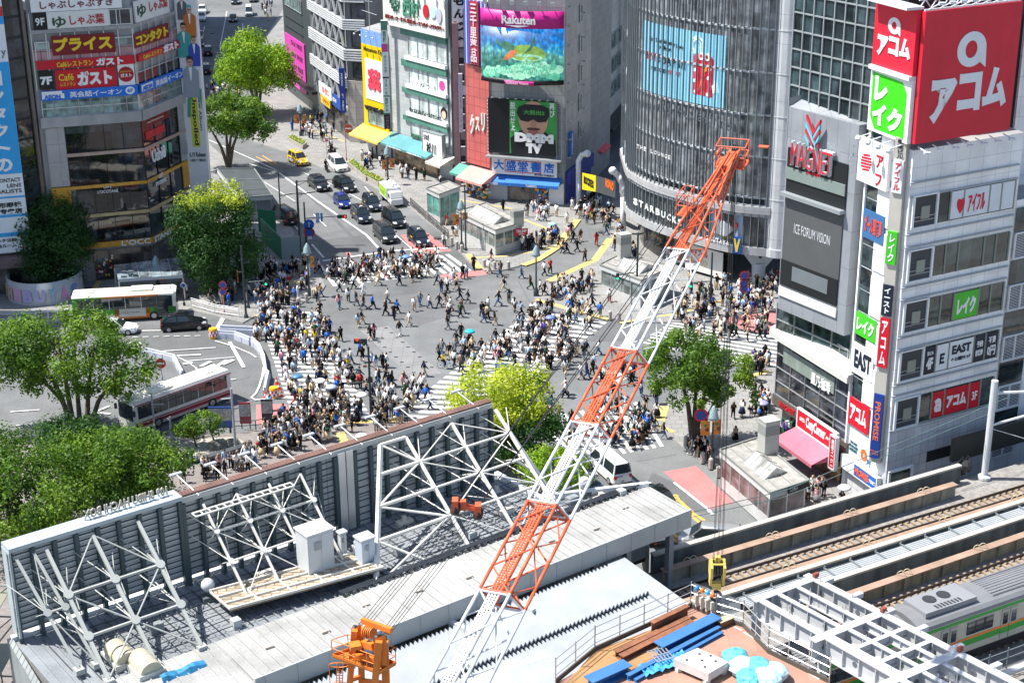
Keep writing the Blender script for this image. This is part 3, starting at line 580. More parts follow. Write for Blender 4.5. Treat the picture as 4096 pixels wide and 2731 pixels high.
# --- white and green fruit parlour building
t=tower('clinic_building', 'white building with green bands between its curtained clinic windows and a fruit sign on top', [(-16.9, 220.1), (-7.9, 208.5), (-2, 216), (-11, 230)], 0, 25, tile('white wall tile', (.5, .52, .52), (.36, .4, .4), .9, .55, .025, 0, .4, .06))
wn=Wall((-16.9, 220), (-8, 208.5));LN=wn.L;GB=tile('green band', (.09, .25, .19), (.05, .15, .11), 1.4, 1.2, .03, 0, .4, .05)
CURT=mat('curtain behind glass', (.55, .62, .6), .15, var=.25, sc=1.6, spec=.9, streak=.4)
for z0, z1 in((15.95, 18.6), (11.9, 14.3), (7.95, 10.6), (4.6, 6.7)):
 cells(wn, t, (5.0, LN-.5, z0, z1), 4, CURT, 'window', .1, 1, ALU)
for z0, z1 in((18.6, 19.6), (14.3, 15.3), (10.6, 11.4), (6.7, 7.5)):
 b=MB();wn.slab(b, 4.6, LN-.4, z0, z1, .02, .35);wn.slab(b, 3.4, 4.6, z0, z1-.1, .02, .3);b.build('green_band', GB, t)
 if z0<18:b=MB();wn.slab(b, 4.5, LN-.4, z1, z1+.5, .02, .5);b.build('window_sill', WHITE, t)
for s, R, m in(('渋谷皮膚クリニック', (5.4, 11.2, 12.0, 12.9), paint('e8f0ee')), ('ジャスミンレディースクリニック', (5.0, 12.6, 8.05, 8.7), paint('23302c')), ('渋谷西村フルーツパーラー', (5.2, 11.4, 4.5, 5.1), paint('4a7a60'))):letters('lettering', None, wn, R, s, m, .2, .02, t)
b=MB();wn.slab(b, 11.9, 14.0, 11.95, 14.2, .1, .16);b.build('window_poster', paint('dfeae8'), t);b=MB();wn.poly(b, ell(12.9, 12.9, .7, .7), .16, .18);b.build('window_poster', paint('d0489c'), t)
b=MB();wn.poly(b, ell(13.2, 9.2, .75, .85), .16, .2);b.build('window_poster', paint('2a2422'), t);b=MB();wn.poly(b, ell(13.2, 9.0, .5, .55), .2, .22);b.build('window_poster', paint('e8c8b4'), t)
o=sign('roof_billboard', 'white fruit shop billboard with green characters, strawberry, melon and grapes', 'billboard', wn, (.1, LN+.3, 19.6, 27), paint('dcdcd6'), [('西村', (.34, .42, .62, .76), paint('4f8f74'), dict(bold=.02, th=.2)), ('❁', (.13, .35, .3, .75), paint('3f7f64'), dict(th=.2)), ('高級フルーツ・ギフト 特選フルーツ シルバーアクセサリー', (.04, .8, .98, .88), paint('8c3a34'), dict(bold=.01, th=.15)), ('SHIBUYA NISHIMURA', (.35, .32, .6, .38), paint('4f8f74'), dict(th=.15))], d=.3, th=.5)
for u, z, a, b_, m in((10.6, 22.6, .65, .9, paint('c02030')), (12.2, 22.7, .75, .8, paint('b9e0d8')), (13.6, 22.4, .6, 1.0, paint('b8b8c8'))):
 b=MB();wn.poly(b, ell(u, z, a, b_), .8, .95);b.build('fruit_emblem', m, o)
b=MB()
for u in(9.5, 12.3, 14.0, 6):b.tube(wn.pt(u, 26.8, .6), wn.pt(u, 26.2, 1.8), .06);b.rbox(wn.pt(u, 25.9, 1.8)[:], (.5, .4, .3))
b.build('lamp', ALU, o)
sb=Wall(tuple(wn.pt(9.9, 0, 1.5))[:2], tuple(wn.pt(14.0, 0, 1.2))[:2])
o=sign('restaurant_sign', 'white boxed eel restaurant sign with black brush characters above the beige awning', 'sign', sb, (0, 4.1, 2.9, 6.4), paint('eceeee'), [('うなぎ', (.05, .1, .35, .32), BLACK), ('松川', (.2, .4, .7, .85), BLACK)], d=-.6, th=.6, frame=ALU)
wc=Wall((-17.9, 219.2), (-16.6, 219.2));o=sign('directory_sign', 'tall narrow green, pink and white directory sign between the yellow and white buildings', 'sign', wc, (.1, 1.0, 5.0, 20.2), paint('d9e2de'), [], d=.2, th=.6)
for z0, z1, m in((18.9, 20.2, GB), (15.9, 17, paint('c05090')), (12.2, 12.4, BLACK), (5.0, 7.1, paint('23262a')), (9.6, 9.8, GB), (7.1, 7.3, GB)):b=MB();wc.slab(b, .1, 1.0, z0, z1, .8, .83);b.build('colour_band', m, o)
b=MB()
for s, z0, z1 in(('西村', 17.2, 18.7), ('クリニック', 13.0, 15.4), ('フルーツ', 9.9, 12.0), ('西村フル', 7.5, 9.4)):wc.text(b, s, .35, .75, z0, z1, .81, .02, .03, True)
wc.text(b, 'CHUG', .4, .75, 5.2, 6.8, .84, .02, .03, True, 1);b.build('lettering', [paint('2f6f58'), paint('c070a0')], o)
awning('long teal awning over the fruit shop window', wn, -.2, 12.0, 4.3, 3.2, 2.4, mat('teal canvas', (.09, .27, .3), .8), txt=('NISHIMURA        NISHIMURA', .2, .9, WHITE))
awning('cream awning right of the long teal awning', wn, 11.9, 15.4, 3.6, 2.7, 2.6, mat('cream canvas', (.62, .58, .5), .8))
b=MB();wn.slab(b, 1.2, 11.5, .15, 2.9, .0, .3);o=tag(b.build('shop_window', glass('warm shop glass', (.3, .2, .11), .12, .6, 1.3, 1.4)), 'warm lit fruit shop window under the teal awning', 'shop window')
# ---------------- block off the left edge that shades the bus road
tower('office_building', 'office block beyond the left edge of the picture', [(-95, 151), (-64, 152.5), (-64, 158), (-95, 158)], 0, 30, LEDGE)
tower('office_building', 'long office block hidden behind the cafe tower along the far street', [(-110, 235), (-71, 235), (-71, 345), (-110, 345)], 0, 38, LEDGE)
# ---------------- pillars, red drugstore, bookshop with the big screen
wj=Wall((-8.6, 208.0), (-6.0, 208.0))
t=thing('pillar_frame', 'pink steel pillar frame between the white clinic building and the red building', 'pillar', (-7, 206, 0))
b=MB();b.box(-7.5, 205.3, 0, -6.7, 206, 22);b.box(-6.0, 204.6, 0, -5.5, 205.2, 24);b.build('pillar', mat('pink steel', (.34, .2, .21), .5, var=.12), t)
b=MB();b.box(-7.3, 207.5, 0, -4, 212, 26);b.build('wall', paint('3a3d40'), t)
b=MB()
for k in range(9):b.rbox((-6.3, 206.4, 2+k*2.2), (.7, .5, 1.2))
b.build('air_conditioners', paint('b4b8ba'), t)
wk=Wall((-7.9, 206.6), (-5.6, 206.6));o=sign('vertical_sign', 'white vertical sign with black brush hiragana between the fruit sign and the screen', 'sign', wk, wk.rc(1, 0, 1795, -60, 1940, 425), paint('e6e6e4'), [], d=.2, th=.6, frame=paint('3a3a3c'))
b=MB();R=wk.rc(1, 0, 1795, -60, 1940, 425);h=(R[3]-R[2])/4.6
for i, ch in enumerate('もんじゃ'):wk.text(b, ch, R[0]+.25+.2*(i==3), R[1]-.25, R[3]-h*(i+1)-.15*i, R[3]-h*i-.25-.15*i-(.3 if i==3 else 0), .8, .05)
b.build('lettering', BLACK, o)
b=MB()
for i in range(4):b.bar(wk.pt(.2, R[2]-.2-i*.4, .2), wk.pt(2.0, R[2]-.5-i*.3, .9-i*.2), .08, .08)
b.build('bracket', STEEL, o)
wk2=Wall((-6.9, 205.2), (-5.8, 205.2));o=sign('vertical_sign', 'pale mauve vertical restaurant blade on the pink pillar', 'sign', wk2, wk2.rc(1, 0, 1858, 670, 1905, 1205), paint('c8c2cc'), [], d=.3, th=.5)
R=wk2.rc(1, 0, 1858, 670, 1905, 1205);b=MB();wk2.text(b, 'お好み焼もんじゃ', R[0]+.15, R[1]-.15, R[2]+.5, R[3]-.5, .8, .01, .02, True);wk2.slab(b, R[0], R[1]+.6, R[2]+5, R[2]+6.2, .4, .7, 1);b.build('lettering', [paint('a89cac'), paint('ddd4de')], o)
t=tower('drugstore_building', 'narrow red tiled drugstore with a zigzag kana logo and a chrome striped neon board', [(-5.4, 202.9), (-2.8, 200.0), (-.5, 206), (-3.5, 209)], 0, 25.5, paint('55595c'))
wr=Wall((-5.4, 202.8), (-2.7, 199.9));RT_=tile('red wall tile', (.55, .13, .12), (.32, .07, .07), 1.1, 1.2, .04, 0, .45, .06)
b=MB();wr.slab(b, -.2, 4.25, 4.2, 17.2, .02, .3);b.build('red_cladding', RT_, t)
b=MB()
for ch, u, z, w_, h in(('ク', .7, 8.2, .8, 2.6), ('ス', 1.75, 8.8, .8, 1.8), ('リ', 2.9, 8.9, .7, 2.4)):wr.text(b, ch, u, u+w_, z, z+h, .3, .03, .2)
b.build('lettering', paint('ece4da'), t)
cb=MB()
for i in range(12):wr.slab(cb, -.1+i*.36, .1+i*.36, 17.4, 25.6, .3, .5+.05*(i%2), i%2)
cb.build('neon_board', [paint('4a64c8'), paint('c4cade')], t)
b=MB();wr.slab(b, 1.2, 2.9, 17.5, 25.5, .55, .75);b.build('neon_panel', paint('a03446'), t);b=MB();wr.text(b, '三千里薬品', 1.4, 2.7, 17.8, 25.2, .76, .02, .08, True);b.build('lettering', paint('e0c8cc'), t)
awning('salmon pink awning over the drugstore goods racks', wr, .3, 5.4, 3.9, 2.7, 2.8, mat('salmon canvas', (.72, .32, .28), .8))
awning('small green awning between the cream and salmon ones', wr, -2.0, .0, 3.7, 2.8, 1.9, mat('green canvas', (.1, .33, .26), .8))
gb=MB()
for i in range(90):
 u=.6+random.random()*4;z=.15+random.random()*2.0;gb.rbox(wr.pt(u, z, .6+random.random()*.7)[:], (.28, .24, .24), random.random(), i%6)
tag(gb.build('goods_rack', [paint(h)for h in('e8e4dc', 'c84858', '3c78b8', 'e0b848', '4a9a60', 'f0f0f0')]), 'racks of drugstore goods heaped under the salmon awning', 'goods rack')
t=tower('bookshop_building', 'grey tiled bookshop building carrying the curved video screen', [(-2.7, 199.6), (6.9, 196.4), (10.6, 206.5), (14, 217), (-1, 214)], 0, 36, tile('grey wall tile', (.27, .28, .29), (.16, .17, .18), 1.0, 1.1, .03, 0, .45, .08))
wd=Wall((-2.9, 199.4), (6.9, 196.3));LD=wd.L
ws=Wall((6.9, 196.3), (10.6, 206.5));b=MB();ws.slab(b, .1, 10.8, 4.5, 36, .0, .08);b.build('side_cladding', tile('silver panels', (.33, .34, .36), (.18, .19, .2), 1.1, 2.1, .03, 0, .28, .12, .55), t)
for z in(24, 20.2, 16.4, 12.6, 9.0):
 cells(ws, t, (5.6, 6.6, z-1.4, z+.8), 1, TG2, d=.08)
b=MB()
for k in range(10):ws.slab(b, 1.2, 1.6, 6+k*2.4, 6.15+k*2.4, .08, .4)
for k in range(6):ws.slab(b, 7.4, 7.8, 8+k*3.1, 8.15+k*3.1, .08, .4)
b.build('vents', ALU, t)
def arc(w, u0, u1, z0, z1, d, bulge, th, mb, n=16, mi=0):
 f=[];
 for i in range(n+1):
  s=i/n;f.append((u0+(u1-u0)*s, d+bulge*4*s*(1-s)))
 vs=[]
 for u, dd in f:vs+=[w.pt(u, z0, dd), w.pt(u, z1, dd), w.pt(u, z0, dd-th), w.pt(u, z1, dd-th)]
 fs=[]
 for i in range(n):
  a=i*4;c=a+4;fs+=[(a, c, c+1, a+1), (a+2, a+3, c+3, c+2), (a, a+2, c+2, c), (a+1, c+1, c+3, a+3)]
 mb.add(vs, fs+[(0, 1, 3, 2), (4*n, 4*n+2, 4*n+3, 4*n+1)], mi)
S=thing('video_screen', 'curved video screen showing a sea turtle over coral under a magenta header', 'screen', tuple(wd.pt(5, 16, 0)))
MG=paint('c21f86')
for nm, z0, z1, m, u0, u1, dd in(('header_panel', 22.9, 25.0, MG, -.5, 10.3, .9), ('base_rail', 15.9, 16.5, BLACK, -.5, 10.3, .9), ('footer_panel', 15.85, 16.35, MG, 2.2, 7.6, 1.85)):
 b=MB();arc(wd, u0, u1, z0, z1, dd, 1.4 if nm!='footer_panel' else .55, .4, b);b.build(nm, m, S, True)
def screen_mat():
 m=bpy.data.materials.new('underwater picture');m.use_nodes=True;t_=m.node_tree;N=t_.nodes;L=t_.links;bs=N['Principled BSDF']
 uv=N.new('ShaderNodeUVMap');sp=N.new('ShaderNodeSeparateXYZ');L.new(uv.outputs[0], sp.inputs[0]);nz=N.new('ShaderNodeTexNoise');nz.inputs['Scale'].default_value=.9;nz.inputs['Detail'].default_value=6
 vo=N.new('ShaderNodeTexVoronoi');vo.inputs['Scale'].default_value=1.6;L.new(uv.outputs[0], vo.inputs['Vector']);L.new(uv.outputs[0], nz.inputs['Vector'])
 ad=N.new('ShaderNodeMath');ad.operation='MULTIPLY_ADD';ad.inputs[1].default_value=4.2;L.new(nz.outputs['Fac'], ad.inputs[0]);L.new(sp.outputs['Y'], ad.inputs[2])
 mr=N.new('ShaderNodeMapRange');mr.inputs['From Min'].default_value=20.6;mr.inputs['From Max'].default_value=23.4;L.new(ad.outputs[0], mr.inputs['Value'])
 cr=N.new('ShaderNodeValToRGB');e=cr.color_ramp.elements;e[0].color=(.04, .26, .22, 1);e[1].color=(.0, .2, .66, 1);k=e.new(.45);k.color=(.16, .5, .45, 1);k=e.new(.6);k.color=(.02, .36, .62, 1);L.new(mr.outputs[0], cr.inputs[0])
 m2=N.new('ShaderNodeMapRange');m2.inputs['From Max'].default_value=.7;m2.inputs['To Min'].default_value=1.5;m2.inputs['To Max'].default_value=.45;L.new(vo.outputs['Distance'], m2.inputs['Value'])
 vm=N.new('ShaderNodeVectorMath');vm.operation='MULTIPLY';L.new(cr.outputs[0], vm.inputs[0]);L.new(m2.outputs[0], vm.inputs[1])
 bs.inputs['Base Color'].default_value=(.02, .02, .02, 1);bs.inputs['Roughness'].default_value=.4;L.new(vm.outputs[0], bs.inputs['Emission Color']);bs.inputs['Emission Strength'].default_value=.8;return m
b=MB();arc(wd, -.45, 10.25, 16.5, 22.9, .9, 1.4, .4, b, 24);b.build('screen', screen_mat(), S, True)
def lit(n, h, e=.5):
 c=[((int(h[i:i+2], 16)/255+.055)/1.055)**2.4 for i in(0, 2, 4)];return mat(n, c, .5, var=.3, sc=1.4, emit=e)
TU=[lit('turtle shell', '7da04c'), lit('turtle skin', '3f6a58'), lit('turtle neck', 'b86a44'), lit('coral', '55a888'), lit('coral light', '8fc6a8')]
def arcpoly(mb, uz, mi, e=.03):
 P=[]
 for u, z in uz:
  s=(u+.45)/10.7;P.append(wd.pt(u, z, .9+1.4*4*s*(1-s)+e))
 u, z=sum(q[0]for q in uz)/len(uz), sum(q[1]for q in uz)/len(uz);s=(u+.45)/10.7;c=wd.pt(u, z, .9+1.4*4*s*(1-s)+e);n=len(P);mb.add(P+[c], [(i, (i+1)%n, n)for i in range(n)], mi)
b=MB()
for i in range(26):arcpoly(b, ell(.3+i*.38, 16.95+.9*abs(math.sin(i*1.7))*(.5+.5*(4<i<26)), .55, .55, 9), 3+i%2, .015+.001*i)
for i in range(14):arcpoly(b, ell(4.4+i*.36, 18.0+.55*math.sin(i*.24)+.2*math.sin(i*2.1), .5, .42, 9), 3+(i+1)%2, .045+.001*i)
arcpoly(b, [(6.0+2.3*math.cos(a)-.25*math.sin(a)*0, 19.9+1.05*math.sin(a)+.12*math.cos(a)*-1)for a in[i*.314 for i in range(20)]], 0, .08)
arcpoly(b, ell(5.9, 19.35, 2.0, .45), 4, .085);arcpoly(b, [(4.3, 20.2), (3.4, 20.0), (2.6, 20.6), (2.9, 21.3), (3.6, 21.2), (4.4, 20.8)], 1, .09);arcpoly(b, [(3.9, 20.2), (3.1, 19.4), (2.9, 19.0), (3.4, 18.9), (4.4, 19.5), (4.8, 20.2)], 2, .1)
arcpoly(b, [(5.4, 19.6), (6.6, 20.4), (7.0, 21.4), (7.05, 22.3), (6.8, 21.4), (6.2, 20.3), (5.2, 19.3)], 1, .11);arcpoly(b, [(2.7, 21.0), (1.9, 21.5), (1.8, 21.0), (2.6, 20.6)], 1, .1);arcpoly(b, [(3.0, 19.2), (1.6, 18.8), (1.4, 18.5), (3.2, 18.7)], 1, .1)
b.build('screen_picture', TU, S)
b=MB();wd.text(b, 'Rakuten', 2.75, 7.1, 23.45, 24.5, 2.29, .03, .1);b.build('lettering', WHITE, S)
b=MB();wd.text(b, 'Rakuten Vision', 3.3, 6.2, 15.97, 16.25, 2.42, .01, .05);wd.poly(b, [(3.2, 23.3), (6.4, 23.3), (4.8, 23.05)], 2.2, 2.36);b.build('lettering', WHITE, S)
b=MB()
for i in range(6):u=.6+i*1.75;b.tube(wd.pt(u, 25, 1.2), wd.pt(u, 25.9, 2.4), .06);b.rbox(wd.pt(u, 25.8, 2.4)[:], (.5, .4, .5))
b.build('lamp', ALU, S)
t=thing('poster_board', 'large poster of a blindfolded man above the bookshop sign', 'billboard', tuple(wd.pt(5, 6, 0)))
b=MB();wd.slab(b, .2, 9.3, 6.5, 13.6, .1, .5);b.build('board', paint('1a1c1f'), t)
b=MB();wd.slab(b, 3.1, 9.3, 6.6, 13.5, .5, .53);b.build('poster_ground', paint('3aa04a'), t)
b=MB();wd.poly(b, [(3.3, 6.6), (3.2, 8.6), (4.6, 9.7), (7.8, 9.7), (9.2, 8.6), (9.3, 6.6)], .53, .56, 1);wd.poly(b, ell(6.3, 11.2, 1.95, 2.35, 22), .56, .59, 0);wd.poly(b, ell(6.3, 9.55, .75, .28), .6, .62, 2);wd.poly(b, ell(6.3, 9.95, .9, .2), .6, .615, 3);wd.poly(b, ell(6.3, 10.55, .42, .5), .6, .615, 4)
wd.poly(b, [(4.1, 11.9), (4.3, 12.7), (5.2, 13.1), (7.4, 13.1), (8.3, 12.7), (8.45, 11.9), (8.0, 11.0), (6.9, 10.85), (6.3, 11.2), (5.6, 10.85), (4.6, 11.0)], .6, .64, 5);b.build('printed_figure', [SKIN1, paint('1e2024'), paint('a86860'), paint('4a3a34'), paint('b88870'), paint('202226')], t)
b=MB();wd.text(b, '大脱出2', 5.0, 7.8, 11.8, 12.4, .64, .03, .03);b.build('lettering', paint('4aa848'), t)
b=MB();wd.text(b, 'DMM', 3.8, 9.0, 8.2, 9.4, .62, .1, .06);wd.text(b, 'TV', 5.3, 7.5, 6.8, 8.1, .62, .1, .06);wd.text(b, '脱出せよ', 3.2, 3.9, 9.5, 13.3, .53, .02, .03, True);wd.text(b, '再び', 8.4, 9.1, 11.6, 13.4, .53, .02, .03, True);b.build('lettering', WHITE, t)
b=MB()
for k in range(16):b.tube(wd.pt(.0, 6.5+k*.45, .4), wd.pt(.25, 6.5+k*.45, .4), .03)
for u in(0, .25, 9.35, 10.0):b.tube(wd.pt(u, 6, .4), wd.pt(u, 13.8, .4), .04)
for k in range(9):b.tube(wd.pt(1+k*1.05, 13.7, .4), wd.pt(1+k*1.05, 13.9, 1.2), .04);b.rbox(wd.pt(1+k*1.05, 13.8, 1.2)[:], (.3, .2, .12))
wd.slab(b, 0, 10.1, 6.0, 6.2, .1, 1.3);b.build('ladder_and_lamps', STEEL, t)
o=sign('bookshop_sign', 'white bookshop sign with big blue characters and a red outline', 'sign', wd, (.65, 9.4, 3.75, 5.9), paint('e8ebee'), [('大', (.03, .12, .19, .75), BLU), ('盛', (.22, .12, .38, .75), BLU), ('堂', (.4, .12, .56, .75), BLU), ('書', (.6, .12, .76, .75), BLU), ('店', (.8, .12, .96, .75), BLU), ('BOOKS TAISEIDO', (.66, .84, .96, .95), paint('384058'))], d=.3)
b=MB();
for a in((2.4, 2.5, 4.1, 5.7), (7.2, 7.3, 4.1, 5.7), (2.4, 4.7, 5.6, 5.7), (4.9, 7.3, 5.6, 5.7), (2.4, 4.7, 4.1, 4.2), (4.9, 7.3, 4.1, 4.2), (4.75, 4.85, 3.95, 5.5)):wd.slab(b, *a, .52, .54)
b.build('red_outline', RED, o)
awning('bright blue awning of the bookshop', wd, 2.6, 9.9, 3.7, 2.9, 1.5, mat('blue canvas', (.02, .16, .55), .7), txt=('TAISEIDO', .4, .6, WHITE), val=.4)
awning('bright blue awning over the closed shutter of the bookshop', wd, -.3, 2.5, 3.6, 2.8, 1.2, mat('blue canvas', (.02, .16, .55), .7), txt=('TAISEIDO', .3, .7, WHITE), val=.4)
b=MB();wd.slab(b, -.1, 2.6, .1, 3.5, 0, .15)
for k in range(17):wd.slab(b, .3, 2.5, .2+k*.17, .3+k*.17, .15, .2)
b.build('roller_shutter', paint('b9bcc2'), LOC and bpy.data.objects['bookshop_building'])
t=bpy.data.objects['bookshop_building']
b=MB();wd.slab(b, 3.0, 8.2, .12, 2.9, 0, .06);b.build('shop_entrance', glass('shop glass', (.06, .055, .05), .1, .7, 1.4, 3), t);b=MB();wd.slab(b, 8.2, 10.2, .12, 2.9, .0, .12);b.build('white_pier', WHITE, t)
gb=MB()
for i in range(30):gb.rbox(wd.pt(6.6+random.random()*1.4, .3+random.random()*1.8, .2+random.random()*.4)[:], (.3, .2, .3), 0, i%4)
gb.build('magazine_rack', [paint(h)for h in('c84858', '3c78b8', 'e0d8c8', 'e0b848')], t)
b=MB();ws.slab(b, 1.5, 2.5, 6.1, 9.3, .1, .4);o=tag(b.build('vertical_sign', paint('3a72c8')), 'blue vertical name sign on the silver side wall of the bookshop building', 'sign');b=MB();ws.text(b, '大盛堂商事ビル', 1.75, 2.25, 6.3, 9.1, .4, .01, .03, True);b.build('lettering', WHITE, o)
b=MB();ws.slab(b, .6, 11, 2.6, 4.4, .05, .6);ws.slab(b, .6, 11, .1, 2.6, .03, .2);o=tag(b.build('side_hoarding', paint('2f3c92')), 'dark blue purple hoarding along the alley side of the bookshop', 'hoarding')
# ---------------- alley: blade tower, white window building, street arch, red awning
t=tower('alley_building', 'slim pale alley building behind the red vertical restaurant blade', [(10.6, 216), (12.9, 216), (13.5, 230), (10, 226)], 0, 22, paint('a8aaa8'))
wt=Wall((10.4, 215), (12.6, 215));o=sign('vertical_sign', 'very tall narrow red blade sign with yellow kana and white kanji above the alley', 'sign', wt, (.58, 1.65, 9.6, 18.8), paint('a83028'), [], d=.1, th=.5, frame=paint('c8c4bc'))
b=MB();wt.text(b, 'クスリのことなら', .85, 1.4, 13.4, 18.6, .6, .03, .04, True);b.build('lettering', YL, o);b=MB();wt.text(b, '三千里', .85, 1.4, 9.8, 13.1, .6, .03, .04, True);b.build('lettering', WHITE, o)
o=sign('vertical_sign', 'red and white barbecue restaurant blade under the tall red one', 'sign', wt, (.58, 1.65, 5.4, 8.9), paint('c02838'), [], d=.1, th=.5)
b=MB();wt.text(b, '七輪焼肉', .8, 1.45, 5.6, 8.0, .6, .03, .04, True);b.build('lettering', WHITE, o)
o=sign('vertical_sign', 'white blade with two black kanji at the bottom of the red stack', 'sign', wt, (.58, 1.65, 3.6, 5.3), WHITE, [], d=.1, th=.5)
b=MB();wt.text(b, '牛繁', .8, 1.45, 3.9, 5.2, .6, .03, .04, True);b.build('lettering', BLACK, o)
b=MB()
for i in range(4):b.tube(wt.pt(.7+i*.35, 18.9, .1), wt.pt(1+i*.4, 19.4, 1), .04);b.ball(wt.pt(1+i*.4, 19.4, 1), .2)
tag(b.build('sign_lamps', ALU), 'white spot lamps at the head of the tall red blade', 'lamp')
t=tower('alley_building', 'white panelled building with slanting window bands up the alley, green at its edge', [(12.9, 224), (18.3, 245), (8, 252), (4, 230)], 0, 24, tile('white panels', (.5, .49, .47), (.3, .3, .29), 3.4, 1.1, .03, .5, .5, .04))
wl_=Wall((12.9, 224), (18.3, 245))
for z in(13.5, 9.9, 6.3):cells(wl_, t, (3, 15.5, z, z+2.2), 5, TG2, rows=1)
b=MB();wl_.slab(b, -.1, 2.2, 3.4, 24, .02, .3);b.build('green_edge', paint('3a8048'), t);b=MB();wl_.slab(b, 0, 20.5, 3.0, 3.5, .02, 2.0);wl_.slab(b, 0, 20, .1, 3, .01, .05);b.build('dark_canopy', DARK, t)
sign('shop_sign', 'black square sign with a white kanji at the foot of the white alley building', 'sign', wt, (2.0, 2.9, 9.6, 11.4), BLACK, [('西', (.2, .3, .8, .8), WHITE)], d=-6, th=.3)
wq=Wall((18.0, 238), (20.2, 238));o=sign('directory_sign', 'green and white directory sign at the far end of the alley', 'sign', wq, wq.rc(2, 0, 1030, -40, 1078, 830), paint('cfd8d2'), [], d=0, th=.5)
R=wq.rc(2, 0, 1030, -40, 1078, 830);b=MB()
for a, e in((.0, .2), (.46, .62), (.66, .8)):wq.slab(b, R[0], R[1], R[3]-(R[3]-R[2])*e, R[3]-(R[3]-R[2])*a, .5, .53)
b.build('green_band', GB, o);b=MB();wq.slab(b, R[0], R[1], R[2], R[2]+2.6, .5, .53);b.build('black_band', BLACK, o)
tower('alley_building', 'grey far building closing the alley', [(19, 246), (30, 246), (30, 258), (19, 258)], 0, 25, paint('8a8c8c'))
tower('office_building', 'grey office block behind the curved screen', [(-3, 216), (9.5, 219), (8, 236), (-4, 236)], 0, 44, tile('silver panels', (.33, .34, .36), (.18, .19, .2), 1.1, 2.1, .03, 0, .28, .12, .55))
b=MB();p0=G(2, 0, 850, 1400);q=[AT(2, 0, 800, 1290, 213), AT(2, 0, 912, 1335, 216), AT(2, 0, 858, 1410, 212.5), AT(2, 0, 755, 1370, 209.5)]
b.hexa([v-V((0, 0, .08))for v in q], q);tag(b.build('awning', mat('red canvas', (.6, .08, .1), .8)), 'bright red sloping awning inside the alley', 'awning')
t=thing('street_arch', 'white curved street arch posts with a yellow and grey banner across the alley mouth', 'gate', (11, 190, 0))
for nm, q, yy in(('post', ((2, 1, 612, 300), (2, 1, 610, 60), (2, 0, 610, 1480), (2, 0, 640, 1425), (2, 0, 690, 1412)), 196), ('post', ((2, 1, 1022, 590), (2, 1, 1020, 240), (2, 1, 1010, 120), (2, 1, 975, 45), (2, 1, 925, 0)), 183.4)):
 P=[AT(*a, yy)for a in q];P[0].z=0;b=MB();b.path(P, .34, 12);
 for v in P[1:-1]:b.ball(v, .345, 12, 6)
 b.ball(P[-1], .5, 12, 6);b.build(nm, paint('d8dadc'), t, True)
a, c=AT(2, 1, 645, 40, 194), AT(2, 1, 950, 140, 185);wbn=Wall((a.x, a.y), (c.x, c.y));za, zc=a.z, c.z
b=MB();L_=wbn.L;ht=1.9
b.add([wbn.pt(0, za+.3, 0), wbn.pt(L_*.42, (za*.58+zc*.42)+.5, 0), wbn.pt(L_*.42, (za*.58+zc*.42)-ht+.3, 0), wbn.pt(0, za-ht, 0)], [(0, 1, 2, 3)], 0)
b.add([wbn.pt(L_*.42, (za*.58+zc*.42)+.5, 0), wbn.pt(L_, zc+.6, 0), wbn.pt(L_, zc-ht+.4, 0), wbn.pt(L_*.42, (za*.58+zc*.42)-ht+.3, 0)], [(0, 1, 2, 3)], 1)
wbn.text(b, 'ROCKETS', L_*.06, L_*.36, za-.9, za+.1, .03, .04, .03, mi=2);wbn.text(b, 'NOMAD', L_*.72, L_*.96, zc-.8, zc+.3, .03, .06, .03, mi=3);b.build('banner', [paint('e0c818'), paint('4a4e50'), paint('2a2a20'), paint('e06a28')], t)
for i, (x, y)in enumerate(((1000, 1100), (965, 1100), (980, 1135), (1015, 1130))):
 pass
QC=[(13.9, 200), (13.9, 181), (14.6, 176.8), (16.1, 173.1), (18.4, 169.8), (21.4, 166.4), (24.4, 163.9), (27.9, 162.6)]
def smooth(P, n):
 out=[]
 for i in range(len(P)-1):
  p0, p1, p2, p3=[V((*P[max(0, min(len(P)-1, j))], 0))for j in(i-1, i, i+1, i+2)]
  if i==0:out+=[p1.lerp(p2, k/n)for k in range(n)];continue
  for k in range(n):
   s=k/n;out.append(.5*((2*p1)+(p2-p0)*s+(2*p0-5*p1+4*p2-p3)*s*s+(3*p1-p0-3*p2+p3)*s**3))
 return out+[V((*P[-1], 0))]
QP=smooth(QC, 5)[3:]
def qoff(i, d):
 a, c=QP[max(0, i-1)], QP[min(len(QP)-1, i+1)];t_=(c-a).normalized();n=V((t_.y, -t_.x, 0))
 if n.dot(-QP[i])<0:n=-n
 return QP[i]+n*d
def qband(mb, z0, z1, d0, d1, i0=0, i1=None, mi=0):
 i1=len(QP)-1 if i1 is None else i1;vs=[]
 for i in range(i0, i1+1):
  a, c=qoff(i, d0), qoff(i, d1);vs+=[V((a.x, a.y, z0)), V((a.x, a.y, z1)), V((c.x, c.y, z0)), V((c.x, c.y, z1))]
 n=i1-i0;fs=[]
 for i in range(n):
  k=i*4;j=k+4;fs+=[(k+2, j+2, j+3, k+3), (k, k+1, j+1, j), (k+1, k+3, j+3, j+1), (k, j, j+2, k+2)]
 mb.add(vs, fs+[(0, 2, 3, 1), (4*n, 4*n+1, 4*n+3, 4*n+2)], mi)
def qhit(c, r, x, y):
 d=ray(c, r, x, y);best=None
 for i in range(len(QP)-1):
  a, e=QP[i], QP[i+1];u=e-a;den=d.x*u.y-d.y*u.x
  if abs(den)<1e-9:continue
  k=(a.x*u.y-a.y*u.x)/den;s=(a.x*d.y-a.y*d.x)/den
  if-.01<=s<=1.01 and k>0 and(best is None or k<best[0]):best=(k, i+s)
 return best[1], (EYE+d*best[0]).z
